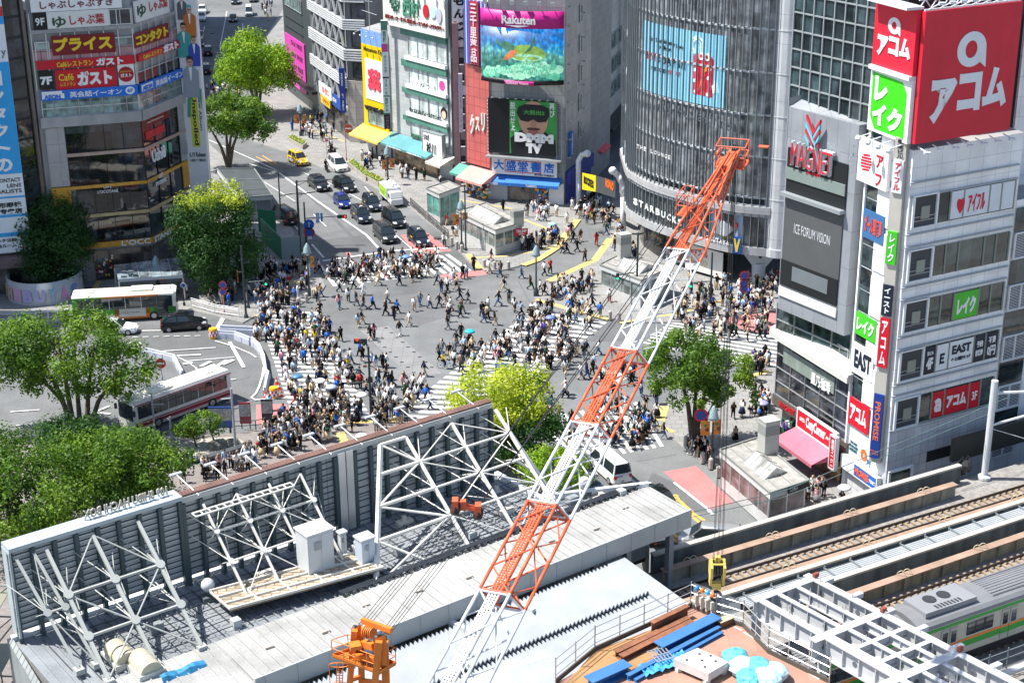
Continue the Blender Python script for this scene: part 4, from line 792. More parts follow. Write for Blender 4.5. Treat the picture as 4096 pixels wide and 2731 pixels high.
t=thing('glass_building', 'round fronted glass building with white mullions and a huge blue video wall', 'building', (20, 172, 0))
inner=[(p.x, p.y)for p in[qoff(i, -.5)for i in range(len(QP))]]
b=MB();b.prism(inner+[(34, 166), (40, 200)], 4.2, 42, 0, 1);b.build('wall', [paint('4a5054'), ROOF], t)
b=MB();b.prism([(p.x, p.y)for p in[qoff(i, -1.6)for i in range(1, len(QP)-7)]]+[(27, 175), (40, 190), (22, 198)], 0, 4.2);b.build('ground_floor_glass', glass('shop glass', (.06, .055, .05), .1, .7, 1.4, 3), t)
QG=glass('pale grey glass', (.19, .2, .21), .06, .3, 2.2, 5.0, .9)
zl=[qhit(2, 0, 1085, y)[1]for y in(370, 745, 1110)];FH=(zl[0]-zl[2])/2;zb_=[zl[1]+FH*k for k in range(-2, 5)]
b=MB();qband(b, zb_[0], 42, -.2, 0);b.build('glass_wall', QG, t)
lo=MB();qband(lo, 4.6, zb_[0]-1.6, -.2, -.02);lo.build('window_wall', glass('lower blue glass', (.07, .08, .085), .06, .6, 1.6, 3), t)
b=MB()
for z in zb_:qband(b, z-.1, z+.1, 0, .16)
b.build('transoms', paint('bcc0c2'), t)
b=MB();qband(b, zb_[0]-1.7, zb_[0]-.9, -.1, .5);qband(b, 8.3, 9.6, -.1, .35);qband(b, 4.0, 4.9, -.3, .45);b.build('metal_band', tile('light metal panels', (.42, .43, .44), (.3, .3, .3), 1.6, 3, .03, 0, .4, .05), t)
b=MB()
for i in range(len(QP)):
 a, e=qoff(i, .06), qoff(i, .3);b.bar((e.x, e.y, 4.9), (e.x, e.y, 42), .075, .24, up=(*(e-a).normalized()[:2], 0))
b.build('mullions', paint('7c8286'), t)
s0, z1=qhit(2, 0, 1222, 165);s1, z1b=qhit(2, 0, 1972, 335);zlo=qhit(2, 0, 1950, 1000)[1];zhi=z1b
S=thing('video_wall', 'pale blue video wall behind the mullions with a red charm bag picture', 'screen', (20, 170, zlo))
def qpt(s, z, d):
 i=max(0, min(len(QP)-2, int(s)));a, e=qoff(i, d), qoff(i+1, d);p=a.lerp(e, s-i);return V((p.x, p.y, z))
def qpoly(mb, px_, d, mi=0):
 P=[qpt(*qhit(2, 0, x, y), d)for x, y in px_];n=len(P);c=sum(P, V())/n;mb.add(P+[c], [(i, (i+1)%n, n)for i in range(n)], mi)
b=MB();n=14;vs=[]
for i in range(n+1):
 s=s0+(s1-s0)*i/n;vs+=[qpt(s, zlo, .05), qpt(s, zhi, .05)]
b.add(vs, [(2*i, 2*i+2, 2*i+3, 2*i+1)for i in range(n)]);b.build('screen', mat('video wall blue', (.2, .5, .66), .3, var=.06, sc=.3, emit=.32), S)
RB=lit('charm red', 'c03040', .25);GD=lit('charm gold', 'd8b040', .3);LW=lit('charm cord', 'd8ecec', .3)
b=MB();qpoly(b, ((1675, 515), (1700, 490), (1830, 510), (1860, 560), (1845, 900), (1663, 860)), .1, 0)
for cx, cy in((1745, 515), (1800, 525)):
 qpoly(b, [(cx+26*math.cos(a*.52), cy+38*math.sin(a*.52))for a in range(12)], .14, 2);qpoly(b, [(cx+13*math.cos(a*.52), cy+18*math.sin(a*.52))for a in range(12)], .16, 0)
for cx, cy in((1690, 640), (1690, 840), (1810, 720), (1825, 640), (1800, 870), (1685, 740)):qpoly(b, [(cx+14*math.cos(a*1.05), cy+18*math.sin(a*1.05))for a in range(6)], .13, 2)
for pp in(((1675, 490), (1645, 430), (1650, 380), (1690, 340), (1730, 350), (1700, 360), (1660, 400), (1690, 490)), ((1740, 480), (1740, 400), (1680, 345), (1720, 335), (1760, 380), (1765, 470))):
 for a, c in zip(pp, pp[1:]):b.tube(qpt(*qhit(2, 0, *a), .12), qpt(*qhit(2, 0, *c), .12), .07, 5, mi=2)
qpoly(b, ((1850, 860), (1900, 830), (1890, 760), (1840, 790)), .12, 2);qpoly(b, ((1880, 850), (1905, 855), (1880, 740), (1860, 740)), .13, 2)
b.build('screen_picture', [RB, GD, LW], S)
def qtext(s, x0, y0, x1, y1, m, d=.12, bold=.02, vert=False, par=None, tl=2, r=0):
 a, za_=qhit(tl, r, x0, y1);c, zc_=qhit(tl, r, x1, y1);A, C=qpt(a, 0, 0), qpt(c, 0, 0);w=Wall((A.x, A.y), (C.x, C.y));mb=MB()
 w.text(mb, s, 0, w.L, za_, qhit(tl, r, x0, y0)[1], d, bold, .05, vert);return mb.build('lettering', m, par or S)
DK=paint('33404a');RDT=paint('d03848')
for ch, x in(('L', 1255), ('I', 1293), ('V', 1305), ('E', 1345)):qtext(ch, x, 470+(x-1255)*.25, x+(26 if ch!='I' else 6), 540+(x-1255)*.25, RDT)
for i, ch in enumerate('JAPAN'):qtext(ch, 1392+i*43, 520+i*12, 1425+i*43, 585+i*12, DK)
for i, (s, x, y, m)in enumerate((('Free To', 1282, 338, DK), ('urist Inf', 1360, 355, DK), ('ormation', 1430, 372, DK), ('Service', 1515, 405, DK), ('in 8', 1345, 405, DK), ('languages', 1400, 425, DK), ('PERFECT', 1290, 605, DK), ('GUIDE', 1362, 625, DK), ('TOK', 1432, 640, RDT), ('YO', 1505, 655, RDT))):qtext(s, x, y, x+70 if len(s)>3 else x+48, y+38, m, .1, .0)
qtext('御守', 1720, 600, 1790, 830, GD, .16, .03, True)
for i, ch in enumerate('週間中のキャサリン妃が写真を撮影'):qtext(ch, 1140+i*62, 900+i*16, 1185+i*62, 965+i*16, paint('7c888c'), .05, -.005, par=t)
for i, ch in enumerate('THE LOUNGE'):
 if ch!=' ':qtext(ch, 1190+i*31, 1320+i*11, 1210+i*31, 1355+i*11, WHITE, .55, .0, par=t)
for i, ch in enumerate('STARBUCKS'):qtext(ch, 1150+i*50, 240+i*24, 1188+i*50, 300+i*24, paint('e8ece8'), .45, .03, par=t, r=1)
for i, ch in enumerate('TSUTAYA'):qtext(ch, 1812+i*29, 585+i*8, 1836+i*29, 625+i*8, WHITE, .5, .02, par=t, r=1)
w=Wall(tuple(qpt(qhit(2, 1, 2050, 650)[0], 0, .5))[:2], tuple(qpt(qhit(2, 1, 2122, 650)[0], 0, .5))[:2]);o=sign('emblem_sign', 'square blue sign with a yellow chevron on the edge of the round building', 'sign', w, (0, w.L, 4.1, 6.0), paint('1f4fa8'), [], d=.1, th=.15)
b=MB();k=w.L;w.poly(b, [(0.1, 5.8), (k*.3, 5.8), (k*.5, 5.0), (k*.7, 5.8), (k-.1, 5.8), (k*.6, 4.3), (k*.4, 4.3)], .25, .29);b.build('chevron', paint('e8d030'), o)
for name, lab, x0, y0, x1, y1, h in(('window_poster', 'white film poster with red kana in the round building shop window', 1560, 780, 1900, 1010, 'e6e2d8'), ('window_poster', 'ice hockey poster in the upper window of the round building', 1830, 225, 2135, 520, '9fb4c8')):
 a, za_=qhit(2, 1, x0, (y0+y1)/2);c, zc_=qhit(2, 1, x1, (y0+y1)/2);A, C=qpt(a, 0, .2), qpt(c, 0, .2);w=Wall((A.x, A.y), (C.x, C.y));gd=y0>600
 o=sign(name, lab, 'poster', w, (0, w.L, .5 if gd else 5.2, 3.4 if gd else 8.4), paint(h), [('デッドプール', (.05, .1, .6, .4), paint('c83040')), ('ウルヴァリン', (.05, .45, .6, .75), paint('d0b030'))]if gd else[('フッケンこのときがはじまる', (.1, .84, .9, .95), paint('c0a040'))], d=-.9 if gd else-.15, th=.1)
 if not gd:
  b=MB();w.poly(b, [(.3, 5.8), (1.5, 7.4), (3.2, 6.6), (2.0, 5.6)], .0, .03, 0);w.poly(b, [(2.6, 7.8), (3.6, 7.2), (3.0, 6.2)], .0, .03, 1);w.poly(b, [(.8, 7.9), (1.6, 8.0), (1.4, 7.2)], .0, .03, 1);b.build('printed_shapes', [paint('e8eef4'), paint('b84048')], o)
b=MB();b.lathe([(2.0, 4.0), (2.0, 42)], (29.2, 163.6, 0), 20);b.lathe([(2.15, 4.0), (2.15, 4.9)], (29.2, 163.6, 0), 20)
for z in zb_:b.lathe([(2.04, z-.06), (2.04, z+.06)], (29.2, 163.6, 0), 20)
b.build('corner_cylinder', tile('white metal panels', (.55, .57, .59), (.34, .35, .36), 2.0, 3.0, .03, 0, .4, .03), t, False)
wsd=Wall((31.2, 163.2), (38.5, 164.8));b=MB();wsd.slab(b, 0, 7.3, 8.5, 42, -3, 0);wsd.slab(b, 0, 7.3, 4.0, 4.9, -3, .2);b.build('side_wall', MC['white metal panels'], t)
b=MB();wsd.slab(b, 0, 7.3, 4.9, 8.5, -3, -.05);b.build('window_wall', MC['lower blue glass'], t)
b=MB();wsd.text(b, 'STAR', .3, 3.6, 6.2, 7.1, .05, .04, .15);b.build('lettering', WHITE, t)
sg=Wall(tuple(wsd.pt(2.6, 0, .1))[:2], tuple(wsd.pt(6.8, 0, .1))[:2]);o=sign('poster_board', 'white poster with blue capital letter and boxing arms on the side of the round building', 'billboard', sg, (0, 4.2, 18.5, 33), paint('c6ccd6'), [('生きる', (.35, .72, .85, .8), WHITE), ('4', (.25, .05, .9, .35), paint('2f55c0'), dict(bold=.05)), ('1', (.4, .35, .85, .7), paint('2f55c0'), dict(bold=.12))], d=.02, th=.1)
b=MB();sg.poly(b, [(0.1, 27.6), (2.4, 28.6), (3.6, 27.6), (2.0, 26.6), (0.1, 26.4)], .14, .2);sg.poly(b, [(0.1, 23.4), (2.0, 23.8), (2.9, 25.4), (3.7, 25.2), (3.0, 22.9), (0.1, 22.2)], .14, .21);b.build('printed_arms', paint('b0765c'), o)
b=MB();b.tube((27.2, 164.6, 0), (27.2, 164.6, 2.6), .75, 14);b.bar((27.2, 164.6, 2.2), (25.4, 164.4, 4.6), .9, 1.1);b.bar((27.2, 164.6, 2.2), (29.2, 164.9, 4.6), .9, 1.1);b.build('forked_pillar', paint('c4c8cc'), t)
# ---------------- right side: dark glass department store with the grey screen panel
MGL=glass('teal black glass', (.025, .04, .045), .04, .6, 1.16, 1.6)
t=thing('department_store', 'dark glass department store with a grey screen panel and a striped M emblem', 'building', (27, 122, 0))
b=MB();b.prism([(22.5, 124.1), (26.2, 118.2), (28.5, 113.6), (40, 119), (38, 134), (27, 134)], 3.0, 39.4, 0, 1);b.build('wall', [paint('20282a'), ROOF], t)
wm2=Wall((22.3, 124), (28.2, 114.2));b=MB();wm2.slab(b, 0, 9.4, 26, 39.2, -.05, .05);b.build('glass_wall', MGL, t)
b=MB();n=8
for i in range(9):u=.05+i*9.25/8;wm2.slab(b, u-.05, u+.05, 26, 39.2, .05, .18)
for k in range(9):z=28.0+k*1.43;wm2.slab(b, 0, 9.3, z-.05, z+.05, .05, .17)
wm2.slab(b, -.1, 9.4, 39.0, 39.9, -.3, .2);b.build('mullions', paint('8f9698'), t)
wp=Wall((22.0, 122.5), (25.9, 116.4));LP=7.75;GP=tile('grey metal panels', (.27, .29, .32), (.18, .19, .21), 1.3, 3.0, .025, 0, .45, .04)
b=MB()
prof=[wp.pt(0, 0, 0), wp.pt(LP, 0, 0), wp.pt(LP, 0, -1.7), wp.pt(0, 0, -1.2)];b.prism([(p.x, p.y)for p in prof], 12.5, 29.4);
b.add([wp.pt(0, 29.4, 0), wp.pt(LP, 29.4, 0), wp.pt(LP, 29.2, -.35), wp.pt(.5, 30.4, -1.9), wp.pt(0, 30.1, 0)], [(0, 1, 2), (0, 2, 3, 4)])
b.build('grey_panel', GP, t)
b=MB();wp.slab(b, LP-.02, LP+.9, 9.5, 38, -2.6, -.9);b.build('dark_pier', paint('16302e'), t)
b=MB();wp.slab(b, .25, 6.95, 22.6, 26.2, .02, .1);wp.slab(b, .2, 6.75, 14.7, 16.9, .02, .12);b.build('dark_window', paint('202326'), t)
b=MB();wp.slab(b, .2, 6.9, 23.7, 24.6, .1, .2);b.build('glass_strip', paint('7c8884'), t)
b=MB();wp.slab(b, .1, 6.95, 22.3, 22.6, .02, .6);b.build('screen_hood', paint('8a9094'), t)
b=MB();wp.slab(b, .25, 6.8, 16.9, 22.3, .02, .1);b.build('screen', mat('switched off screen', (.085, .09, .095), .55, var=.05, fine=.1), t)
b=MB();wp.slab(b, 1.6, 5.7, 15.4, 16.6, .12, .16);b.build('small_screen', paint('6c7478'), t)
b=MB();wp.slab(b, .1, 6.8, 13.75, 14.5, .02, .14);b.build('white_strip', paint('d6d8d6'), t)
b=MB();wp.text(b, 'ICE FORUM VISION', 1.5, 5.6, 19.4, 20.2, .1, -.005, .02);b.build('lettering', paint('c8ccd0'), t)
b=MB()
for i in range(46):u=.4+random.random()*6.9;z=25.6+random.random()*2.2;wp.slab(b, u, u+.13, z, z+.22, .0, .015)
b.build('panel_squares', paint('9aa2ac'), t)
w_=wp;R=wp.rc(3, 0, 262, 1330, 632, 1560)
o=thing('department_store_sign', 'raised red outlined capital letters under a striped red and cyan emblem', 'sign', tuple(wp.pt(3, 25, .2)))
b=MB();wp.text(b, 'MAGNET', .95, 5.6, 24.9, 26.9, .12, .0, .3);b.build('lettering', paint('c8d2d4'), o)
b=MB();wp.text(b, 'MAGNET', 1.0, 5.55, 25.0, 26.8, .43, -.012, .05);wp.text(b, 'by SHIBUYA', 2.6, 4.2, 24.5, 24.8, .12, .01, .1);b.build('lettering', paint('cc2c40'), o)
b=MB()
for i, (u0, z0, u1, z1)in enumerate(((2.5, 29.0, 4.0, 26.9), (2.5, 28.4, 3.7, 26.9), (2.5, 27.9, 3.4, 26.9), (2.5, 27.5, 3.0, 26.9), (4.1, 28.9, 3.3, 27.7), (4.1, 28.5, 3.45, 27.5), (4.1, 28.1, 3.6, 27.4), (4.1, 27.7, 3.8, 27.2))):
 wp.poly(b, [(u0, z0), (u0, z0+.28), (u1, z1+.28), (u1, z1)], .3+.01*i, .5+.01*i, i%2)
b.build('emblem', [paint('cc3448'), paint('5fc8d8')], o)
wq2=Wall((22.6, 124), (26.9, 113.6));LQ=wq2.L
b=MB();b.prism([tuple(wq2.pt(-.2, 0, 0))[:2], tuple(wq2.pt(LQ-.2, 0, 0))[:2], tuple(wq2.pt(LQ-.2, 0, -6))[:2], tuple(wq2.pt(-.2, 0, -6))[:2]], 3.4, 9.4);b.build('podium', paint('2a2c2c'), t)
cells(wq2, t, (-.1, LQ-.3, 4.2, 9.2), 5, BG, 'shop_window', .07, 4, ALU)
b=MB();wq2.slab(b, 1.0, 8.6, 7.5, 8.9, .16, .22);b.build('glass_fascia', mat('greenish film', (.22, .27, .24), .2, var=.15, streak=.2), t)
b=MB();wq2.text(b, '星乃珈琲', 5.4, 8.2, 7.3, 8.3, .24, .02, .06);b.build('lettering', WHITE, t)
b=MB();wq2.slab(b, -.6, LQ-.3, 9.4, 9.9, -.6, .7);b.hexa([wq2.pt(-.6, 9.9, .7), wq2.pt(LQ-.3, 9.9, .7), wq2.pt(LQ-.3, 10.2, -3), wq2.pt(-.6, 11.8, -3)], [wq2.pt(-.6, 10.1, .6), wq2.pt(LQ-.3, 10.1, .6), wq2.pt(LQ-.3, 10.4, -3), wq2.pt(-.6, 12.1, -3)]);b.build('sloping_roof', paint('c8c8c4'), t)
b=MB()
for i in range(8):b.tube(wq2.pt(.3+i*1.2, 10.1, -.8), wq2.pt(.3+i*1.2, 11.2, -.8), .03)
b.tube(wq2.pt(.3, 11.2, -.8), wq2.pt(8.7, 11.2, -.8), .04);b.tube(wq2.pt(0, 14, -1.5), wq2.pt(9, 10.6, -1.2), .16);b.build('railing', ALU, t)
cells(wm2, t, (0, 9, 9.6, 12.5), 4, MGL, rows=2)
b=MB();wq2.slab(b, -.2, LQ-.2, 3.3, 4.2, .0, .3);b.build('brown_fascia', paint('5a5450'), t);b=MB();wq2.text(b, 'MAGNET', 1.0, 3.4, 3.5, 4.0, .3, .01, .06);b.build('lettering', RED, t)
b=MB();wq2.slab(b, .4, 3.4, .4, 3.3, -.5, -.4);b.build('shop_window', MC['shop glass'], t);b=MB();wq2.slab(b, .0, LQ-.2, .1, 3.3, -3, -2.4);b.build('inner_wall', paint('4a4440'), t)
b=MB();b.lathe([(1.3, .1), (1.3, .9)], tuple(wq2.pt(1.4, 0, -.6)), 16);b.build('stone_base', paint('8a8c88'), t)
b=MB()
for i in range(16):b.rbox(wq2.pt(.7+random.random()*2.0, .9+random.random()*1.5, .05)[:], (.35, .25, .4), random.random(), i%3)
b.build('shop_goods', [paint('6a4aa8'), paint('e8e4f0'), paint('3c6a4a')], t)
o=sign('cake_shop_sign', 'red cake shop fascia with white script above the pink awning', 'sign', wq2, (4.2, 9.8, 3.0, 4.55), RED, [('GINZA', (.06, .35, .2, .55), WHITE), ('CozyCorner', (.23, .12, .74, .88), WHITE, dict(bold=.04)), ('銀座コージーコーナー', (.76, .45, .97, .6), WHITE)], d=.3, frame=WHITE)
awning('deep pink awning of the cake shop', wq2, 4.0, 9.7, 3.0, 2.2, 2.6, mat('pink canvas', (.5, .14, .2), .8))
sv=Wall(tuple(wq2.pt(10.0, 0, .4))[:2], tuple(wq2.pt(10.5, 0, 1.9))[:2]);o=sign('vertical_sign', 'small red vertical cake shop blade at the right end of the pink awning', 'sign', Wall(tuple(wq2.pt(9.95, 0, .3))[:2], tuple(wq2.pt(10.6, 0, .3))[:2]), (0, .65, 1.9, 4.6), RED, [], d=.5, th=.3, frame=paint('b8bcc0'))
sw=Wall(tuple(wq2.pt(9.95, 0, .3))[:2], tuple(wq2.pt(10.6, 0, .3))[:2]);b=MB();sw.text(b, '銀座コージー', .15, .5, 2.1, 4.4, .8, .01, .02, True);b.build('lettering', WHITE, o)
b=MB();wq2.slab(b, 6.5, 9.6, .2, 2.0, -.3, .0);tag(b.build('cake_counter', glass('warm shop glass', (.3, .2, .11), .12, .6, 1.3, 1.4)), 'glass cake counter under the deep pink awning', 'counter')
# ---------------- white office tower with the huge red billboard
WP=tile('white office panels', (.8, .805, .815), (.52, .53, .55), 1.36, 1.55, .022, 0, .4, .04);GT=tile('grey stone tile', (.55, .56, .58), (.33, .34, .36), .8, .8, .025, 0, .4, .07)
plan=[(26.55, 114.2), (28.6, 109), (38.0, 114.15), (36, 121), (28, 118)]
t=tower('office_tower', 'white office tower with ribbon windows carrying the huge red billboard', plan, 3.6, 29.2, WP)
b=MB();b.prism(plan, 0, 3.6);b.prism([(p[0]*1.0, p[1])for p in plan], 3.6, 3.601);b.build('stone_base', GT, t)
n2=Wall((28.6, 109), (36.8, 113.5));n1=Wall((27.0, 113.3), (28.6, 109.3))
b=MB();n2.slab(b, 0, 10.6, 0, 7.2, -.1, .06);b.build('tiled_wall', GT, t)
FL=[7.45, 11.2, 15.2, 19.2, 23.35, 27.0]
cell_signs={}
b=MB()
for z in(7.44, 10.3, 11.1, 14.0, 14.95, 17.95, 18.9, 22.0, 22.95, 25.8, 26.85):n2.slab(b, -.15, 10.5, z-.07, z+.04, .0, .16)
b.build('string_courses', paint('9da2a8'), t)
WG=glass('office glass', (.03, .045, .042), .04, .5, 1.2, 2, .9)
for k, z in enumerate((7.55, 11.45, 15.35, 19.35, 23.45)):
 h=2.3
 b=MB();n2.slab(b, .35, 2.55, z, z+h, -.04, .07);b.build('balcony_recess', mat('balcony dark', (.05, .055, .065), .6), t)
 f=MB()
 for a in((.2, .4, z-.05, z+h+.05), (2.5, 2.66, z-.05, z+h+.05), (.2, 2.66, z-.1, z), (.2, 2.66, z+h, z+h+.1)):n2.slab(f, *a, .05, .22)
 f.build('balcony_frame', paint('e4e6e8'), t)
 f=MB();f.tube(n2.pt(.4, z+.45, .12), n2.pt(2.5, z+.45, .12), .025);f.tube(n2.pt(.4, z+.75, .12), n2.pt(2.5, z+.75, .12), .025);f.build('balcony_rail', ALU, t)
 b=MB();n2.slab(b, 1.1, 1.9, z+.55, z+1.5, .07, .16);b.build('air_conditioner', paint('8f9488'), t)
 e=[2.7, 3.9, 5.2, 7.75, 8.95, 10.3]
 for i in range(5):
  b=MB();n2.slab(b, e[i]+.06, e[i+1]-.06, z, z+h, .0, .07);b.build('window', WG, t)
 f=MB()
 for u in e:n2.slab(f, u-.07, u+.07, z, z+h, .05, .14)
 f.build('window_frames', paint('80867e'), t)
def wsign(name, label, i0, i1, k, bg, texts):
 e=[2.7, 3.9, 5.2, 7.75, 8.95, 10.3];z=(7.55, 11.45, 15.35, 19.35, 23.45)[k]
 return sign(name, None, None, n2, (e[i0]+.08, e[i1]-.08, z+.1, z+2.2), bg, texts, d=.08, th=.05, parent=t)
NV=paint('1c2438');LK=paint('44b82c')
wsign('window_sign', 0, 1, 2, 0, RED, [('ａ', (.2, .25, .8, .8), WHITE, dict(bold=.06))]);wsign('window_sign', 0, 2, 3, 0, RED, [('アコム', (.08, .25, .92, .75), WHITE, dict(bold=.05))]);wsign('window_sign', 0, 3, 4, 0, RED, [('3F', (.25, .35, .75, .7), WHITE)])
wsign('window_sign', 0, 0, 1, 1, NV, [('当ビル', (.2, .15, .8, .3), WHITE), ('4F', (.2, .4, .8, .85), WHITE, dict(bold=.04))]);wsign('window_sign', 0, 1, 2, 1, PALE, [('Ｅ', (.3, .35, .7, .75), NV, dict(bold=.05))])
wsign('window_sign', 0, 2, 3, 1, PALE, [('EAST', (.1, .15, .9, .5), NV, dict(bold=.04)), ('イースト駅前クリニック', (.1, .62, .9, .78), NV)]);wsign('window_sign', 0, 3, 4, 1, NV, [('予約', (.2, .2, .8, .45), WHITE), ('診察費', (.15, .55, .85, .8), WHITE)]);wsign('window_sign', 0, 4, 5, 1, NV, [('不要', (.2, .15, .8, .4), WHITE), ('0円', (.15, .5, .85, .9), WHITE)])
wsign('window_sign', 0, 2, 3, 2, LK, [('レイク', (.12, .2, .9, .85), WHITE, dict(bold=.05))])
wsign('window_sign', 0, 1, 3, 4, paint('d2d8e0'), [('アイフル', (.45, .2, .9, .85), RED, dict(bold=.02)), ('♥', (.15, .3, .35, .85), RED)]);wsign('window_sign', 0, 3, 5, 4, paint('d2d8e0'), []);wsign('window_sign', 0, 4, 5, 4, RED, [('8F', (.25, .3, .8, .8), WHITE)])if 0 else None
b=MB();n2.slab(b, 4.0, 8.6, 3.9, 4.8, .04, .1);b.build('slot_window', DARK, t)
b=MB();n2.slab(b, .3, 2.4, 1.9, 3.9, .05, .1);b.build('window', WG, t);f=MB()
for a in((.1, .3, 1.8, 4.0), (2.4, 2.6, 1.8, 4.0), (.1, 2.6, 1.7, 1.9), (.1, 2.6, 3.9, 4.05)):n2.slab(f, *a, .05, .25)
f.build('window_frame', paint('e4e6e8'), t)
b=MB();n1.slab(b, -.95, 4.4, 4.4, 29, -.6, -.02);n1.slab(b, -.95, -.75, 0, 29, -.1, .25);b.build('white_front', paint('e8eaec'), t)
for k in range(6):
 z=8.5+k*3.6
 b=MB();n1.slab(b, -.7, .72, z-.2, z+1.5, .05, .12);n1.slab(b, -.7, .72, z+1.58, z+3.3, .05, .12);b.build('window', MGL, t)
 b=MB()
 for zz in(z-.1, z+1.5):n1.slab(b, .8, 2.3, zz, zz+1.5, .05, .2)
 b.build('white_panel', WHITE, t)
for z0, z1, bg, tx in((6.0, 8.3, RED, 'アコム'), (10.4, 12.9, WHITE, 'EAST'), (13.6, 15.4, LK, 'レイク'), (21.4, 23.6, paint('3a6a9a'), 'ガール居酒屋')):
 sign('window_sign', None, None, n1, (-.7, 2.0, z0, z1), bg, [(tx, (.1, .2, .92, .8), WHITE if bg.name!=WHITE.name and tx[0]!='ガ' else(NV if tx=='EAST' else paint('c0524a')), dict(bold=.04))], d=.2, th=.06, parent=t)
b=MB();n1.slab(b, -.8, 3.4, 4.2, 6.0, -.02, .04);b.build('stone_front', GT, t)
sign('window_sign', None, None, n1, (-.6, .9, 3.3, 4.9), PALE, [('プロミスなら\nはじめての方は\n30日間無利息', (.1, .15, .9, .7), paint('3a6a70'))], d=.06, th=.05, parent=t);sign('window_sign', None, None, n1, (1.0, 2.6, 3.2, 4.8), PALE, [('0', (.1, .1, .65, .75), paint('d86a28'), dict(bold=.05)), ('円', (.68, .5, .95, .85), paint('2a6a90'))], d=.06, th=.05, parent=t)
b=MB();n1.slab(b, -.6, 4.2, .2, 2.2, .02, .06);b.build('shop_front', TG2, t)
o=sign('loan_office_sign', 'white and blue loan office fascia at the street corner of the white tower', 'sign', n1, (-.8, 4.2, 2.2, 3.35), PALE, [('PROMISE', (.42, .25, .78, .75), paint('e06848'), dict(bold=.03)), ('プロミス', (.8, .4, .96, .65), WHITE)], d=.2, th=.4)
b=MB();n1.slab(b, 1.1, 4.1, 2.3, 3.25, .6, .601);b.build('blue_field', paint('2460b0'), o)
pc=V((28.35, 109.0, 0));wpc=Wall((27.75, 109.6), (28.85, 108.75))
pu0, pu1=sorted((wpc.hit(3, 1, 1088, 760)[0], wpc.hit(3, 1, 1194, 760)[0]));b=MB();wpc.slab(b, pu0, pu1, 4.6, 30, -.6, .1);b.build('sign_pier', paint('b8b4ac'), t)
for lab, z0, z1, bg, tx, tm in(('navy vertical loan sign on the corner pier', 5.0, 10.3, paint('1c3a88'), None, None), ('red vertical loan sign on the corner pier', 12.5, 16.4, RED, 'アコム', WHITE), ('dark clinic sign on the corner pier', 16.6, 19.0, NV, 'イースト', WHITE), ('green vertical loan sign on the corner pier', 20.6, 23.1, LK, 'レイク', WHITE), ('white vertical sign with red kana and heart on the corner pier', 26.0, 28.4, PALE, 'アイフル', RED)):
 o=sign('pier_sign', lab, 'sign', wpc, (pu0+.06, pu1-.06, z0, z1), bg, [], d=.1, th=.15)
 b=MB()
 if tx:wpc.text(b, tx, pu0+.2, pu1-.2, z0+.2, z1-.2, .25, .03, .02, True)
 else:rtext(wpc, b, 'PROMISE', pu0+.22, pu1-.22, z0+1.5, z1-.6, .27, .03);wpc.text(b, 'プロミス', pu0+.12, pu1-.12, z0+.3, z0+.7, .25, .01, .02)
 b.build('lettering', tm or paint('d87048'), o)
b=MB();wpc.text(b, '榮來ビル', pu0+.2, pu1-.2, 28.5, 29.9, .1, .02, .02, True);b.build('lettering', DARK, t)
wb1=Wall((26.55, 113.6), (28.35, 108.9));wb2=Wall((28.35, 108.9), (36.3, 113.2));
ACR=mat('billboard red', (.62, .012, .035), .5, var=.05, streak=.05);ACB=paint('e0e2e6')
def acom(o, w, u0, u1, z0, z1, d):
 b=MB();W_, H_=u1-u0, z1-z0;X=lambda x:u0+W_*x;Z=lambda y:z1-H_*y
 ring=[];n=24;cx, cy, rx, ry=.5, .32, .15, .135
 for i in range(n):
  a, c=2*math.pi*i/n, 2*math.pi*(i+1)/n
  w.poly(b, [(X(cx+rx*math.cos(a)), Z(cy+ry*math.sin(a))), (X(cx+rx*math.cos(c)), Z(cy+ry*math.sin(c))), (X(cx+rx*.42*math.cos(c)-.005), Z(cy+ry*.5*math.sin(c)-.0)), (X(cx+rx*.42*math.cos(a)-.005), Z(cy+ry*.5*math.sin(a)))], d, d+.05)
 w.poly(b, [(X(.575), Z(.41)), (X(.65), Z(.33)), (X(.66), Z(.47))], d, d+.052)
 for ch, a, c, y0, y1 in(('ア', .12, .38, .52, .86), ('コ', .4, .64, .5, .8), ('ム', .66, .92, .48, .8)):w.text(b, ch, X(a), X(c), Z(y1), Z(y0), d, .06, .05)
 b.build('lettering', ACB, o)
o=sign('roof_billboard', 'huge dark red billboard with white ring letter and katakana on the white tower roof', 'billboard', wb2, (0, 9.05, 29.75, 39.0), ACR, [], d=.0, th=.35);acom(o, wb2, 0, 9.05, 29.75, 39.0, .36)
o=sign('roof_billboard', 'small bright red billboard with ring letter, upper left face of the roof sign', 'billboard', wb1, (-.1, 4.95, 34.5, 39.1), ACR, [], d=.0, th=.35);acom(o, wb1, -.1, 4.95, 34.7, 39, .36)
o=sign('roof_billboard', 'bright green and white billboard below the small red one', 'billboard', wb1, (-.1, 4.95, 29.7, 34.2), WHITE, [], d=.0, th=.33)
b=MB();wb1.poly(b, [(.2, 34.0), (3.9, 33.9), (4.5, 33.2), (4.5, 29.95), (.8, 29.95), (.2, 30.8)], .33, .36);b.build('green_field', paint('3fc81c'), o);b=MB()
for ch, a, c, z0, z1 in(('レ', .6, 2.2, 32.0, 33.8), ('イ', .5, 2.2, 30.3, 31.9), ('ク', 2.4, 4.2, 30.2, 31.9)):wb1.text(b, ch, a, c, z0, z1, .36, .06, .05)
b.build('lettering', WHITE, o)
o=sign('loan_office_sign', 'white sign with a red striped heart under the green billboard', 'sign', n1, (-1.6, 2.2, 25.6, 28.9), paint('e4e6ea'), [('ア\nフ', (.62, .25, .85, .95), RED, dict(bold=.02))], d=.2, th=.3)
b=MB();a0=n1
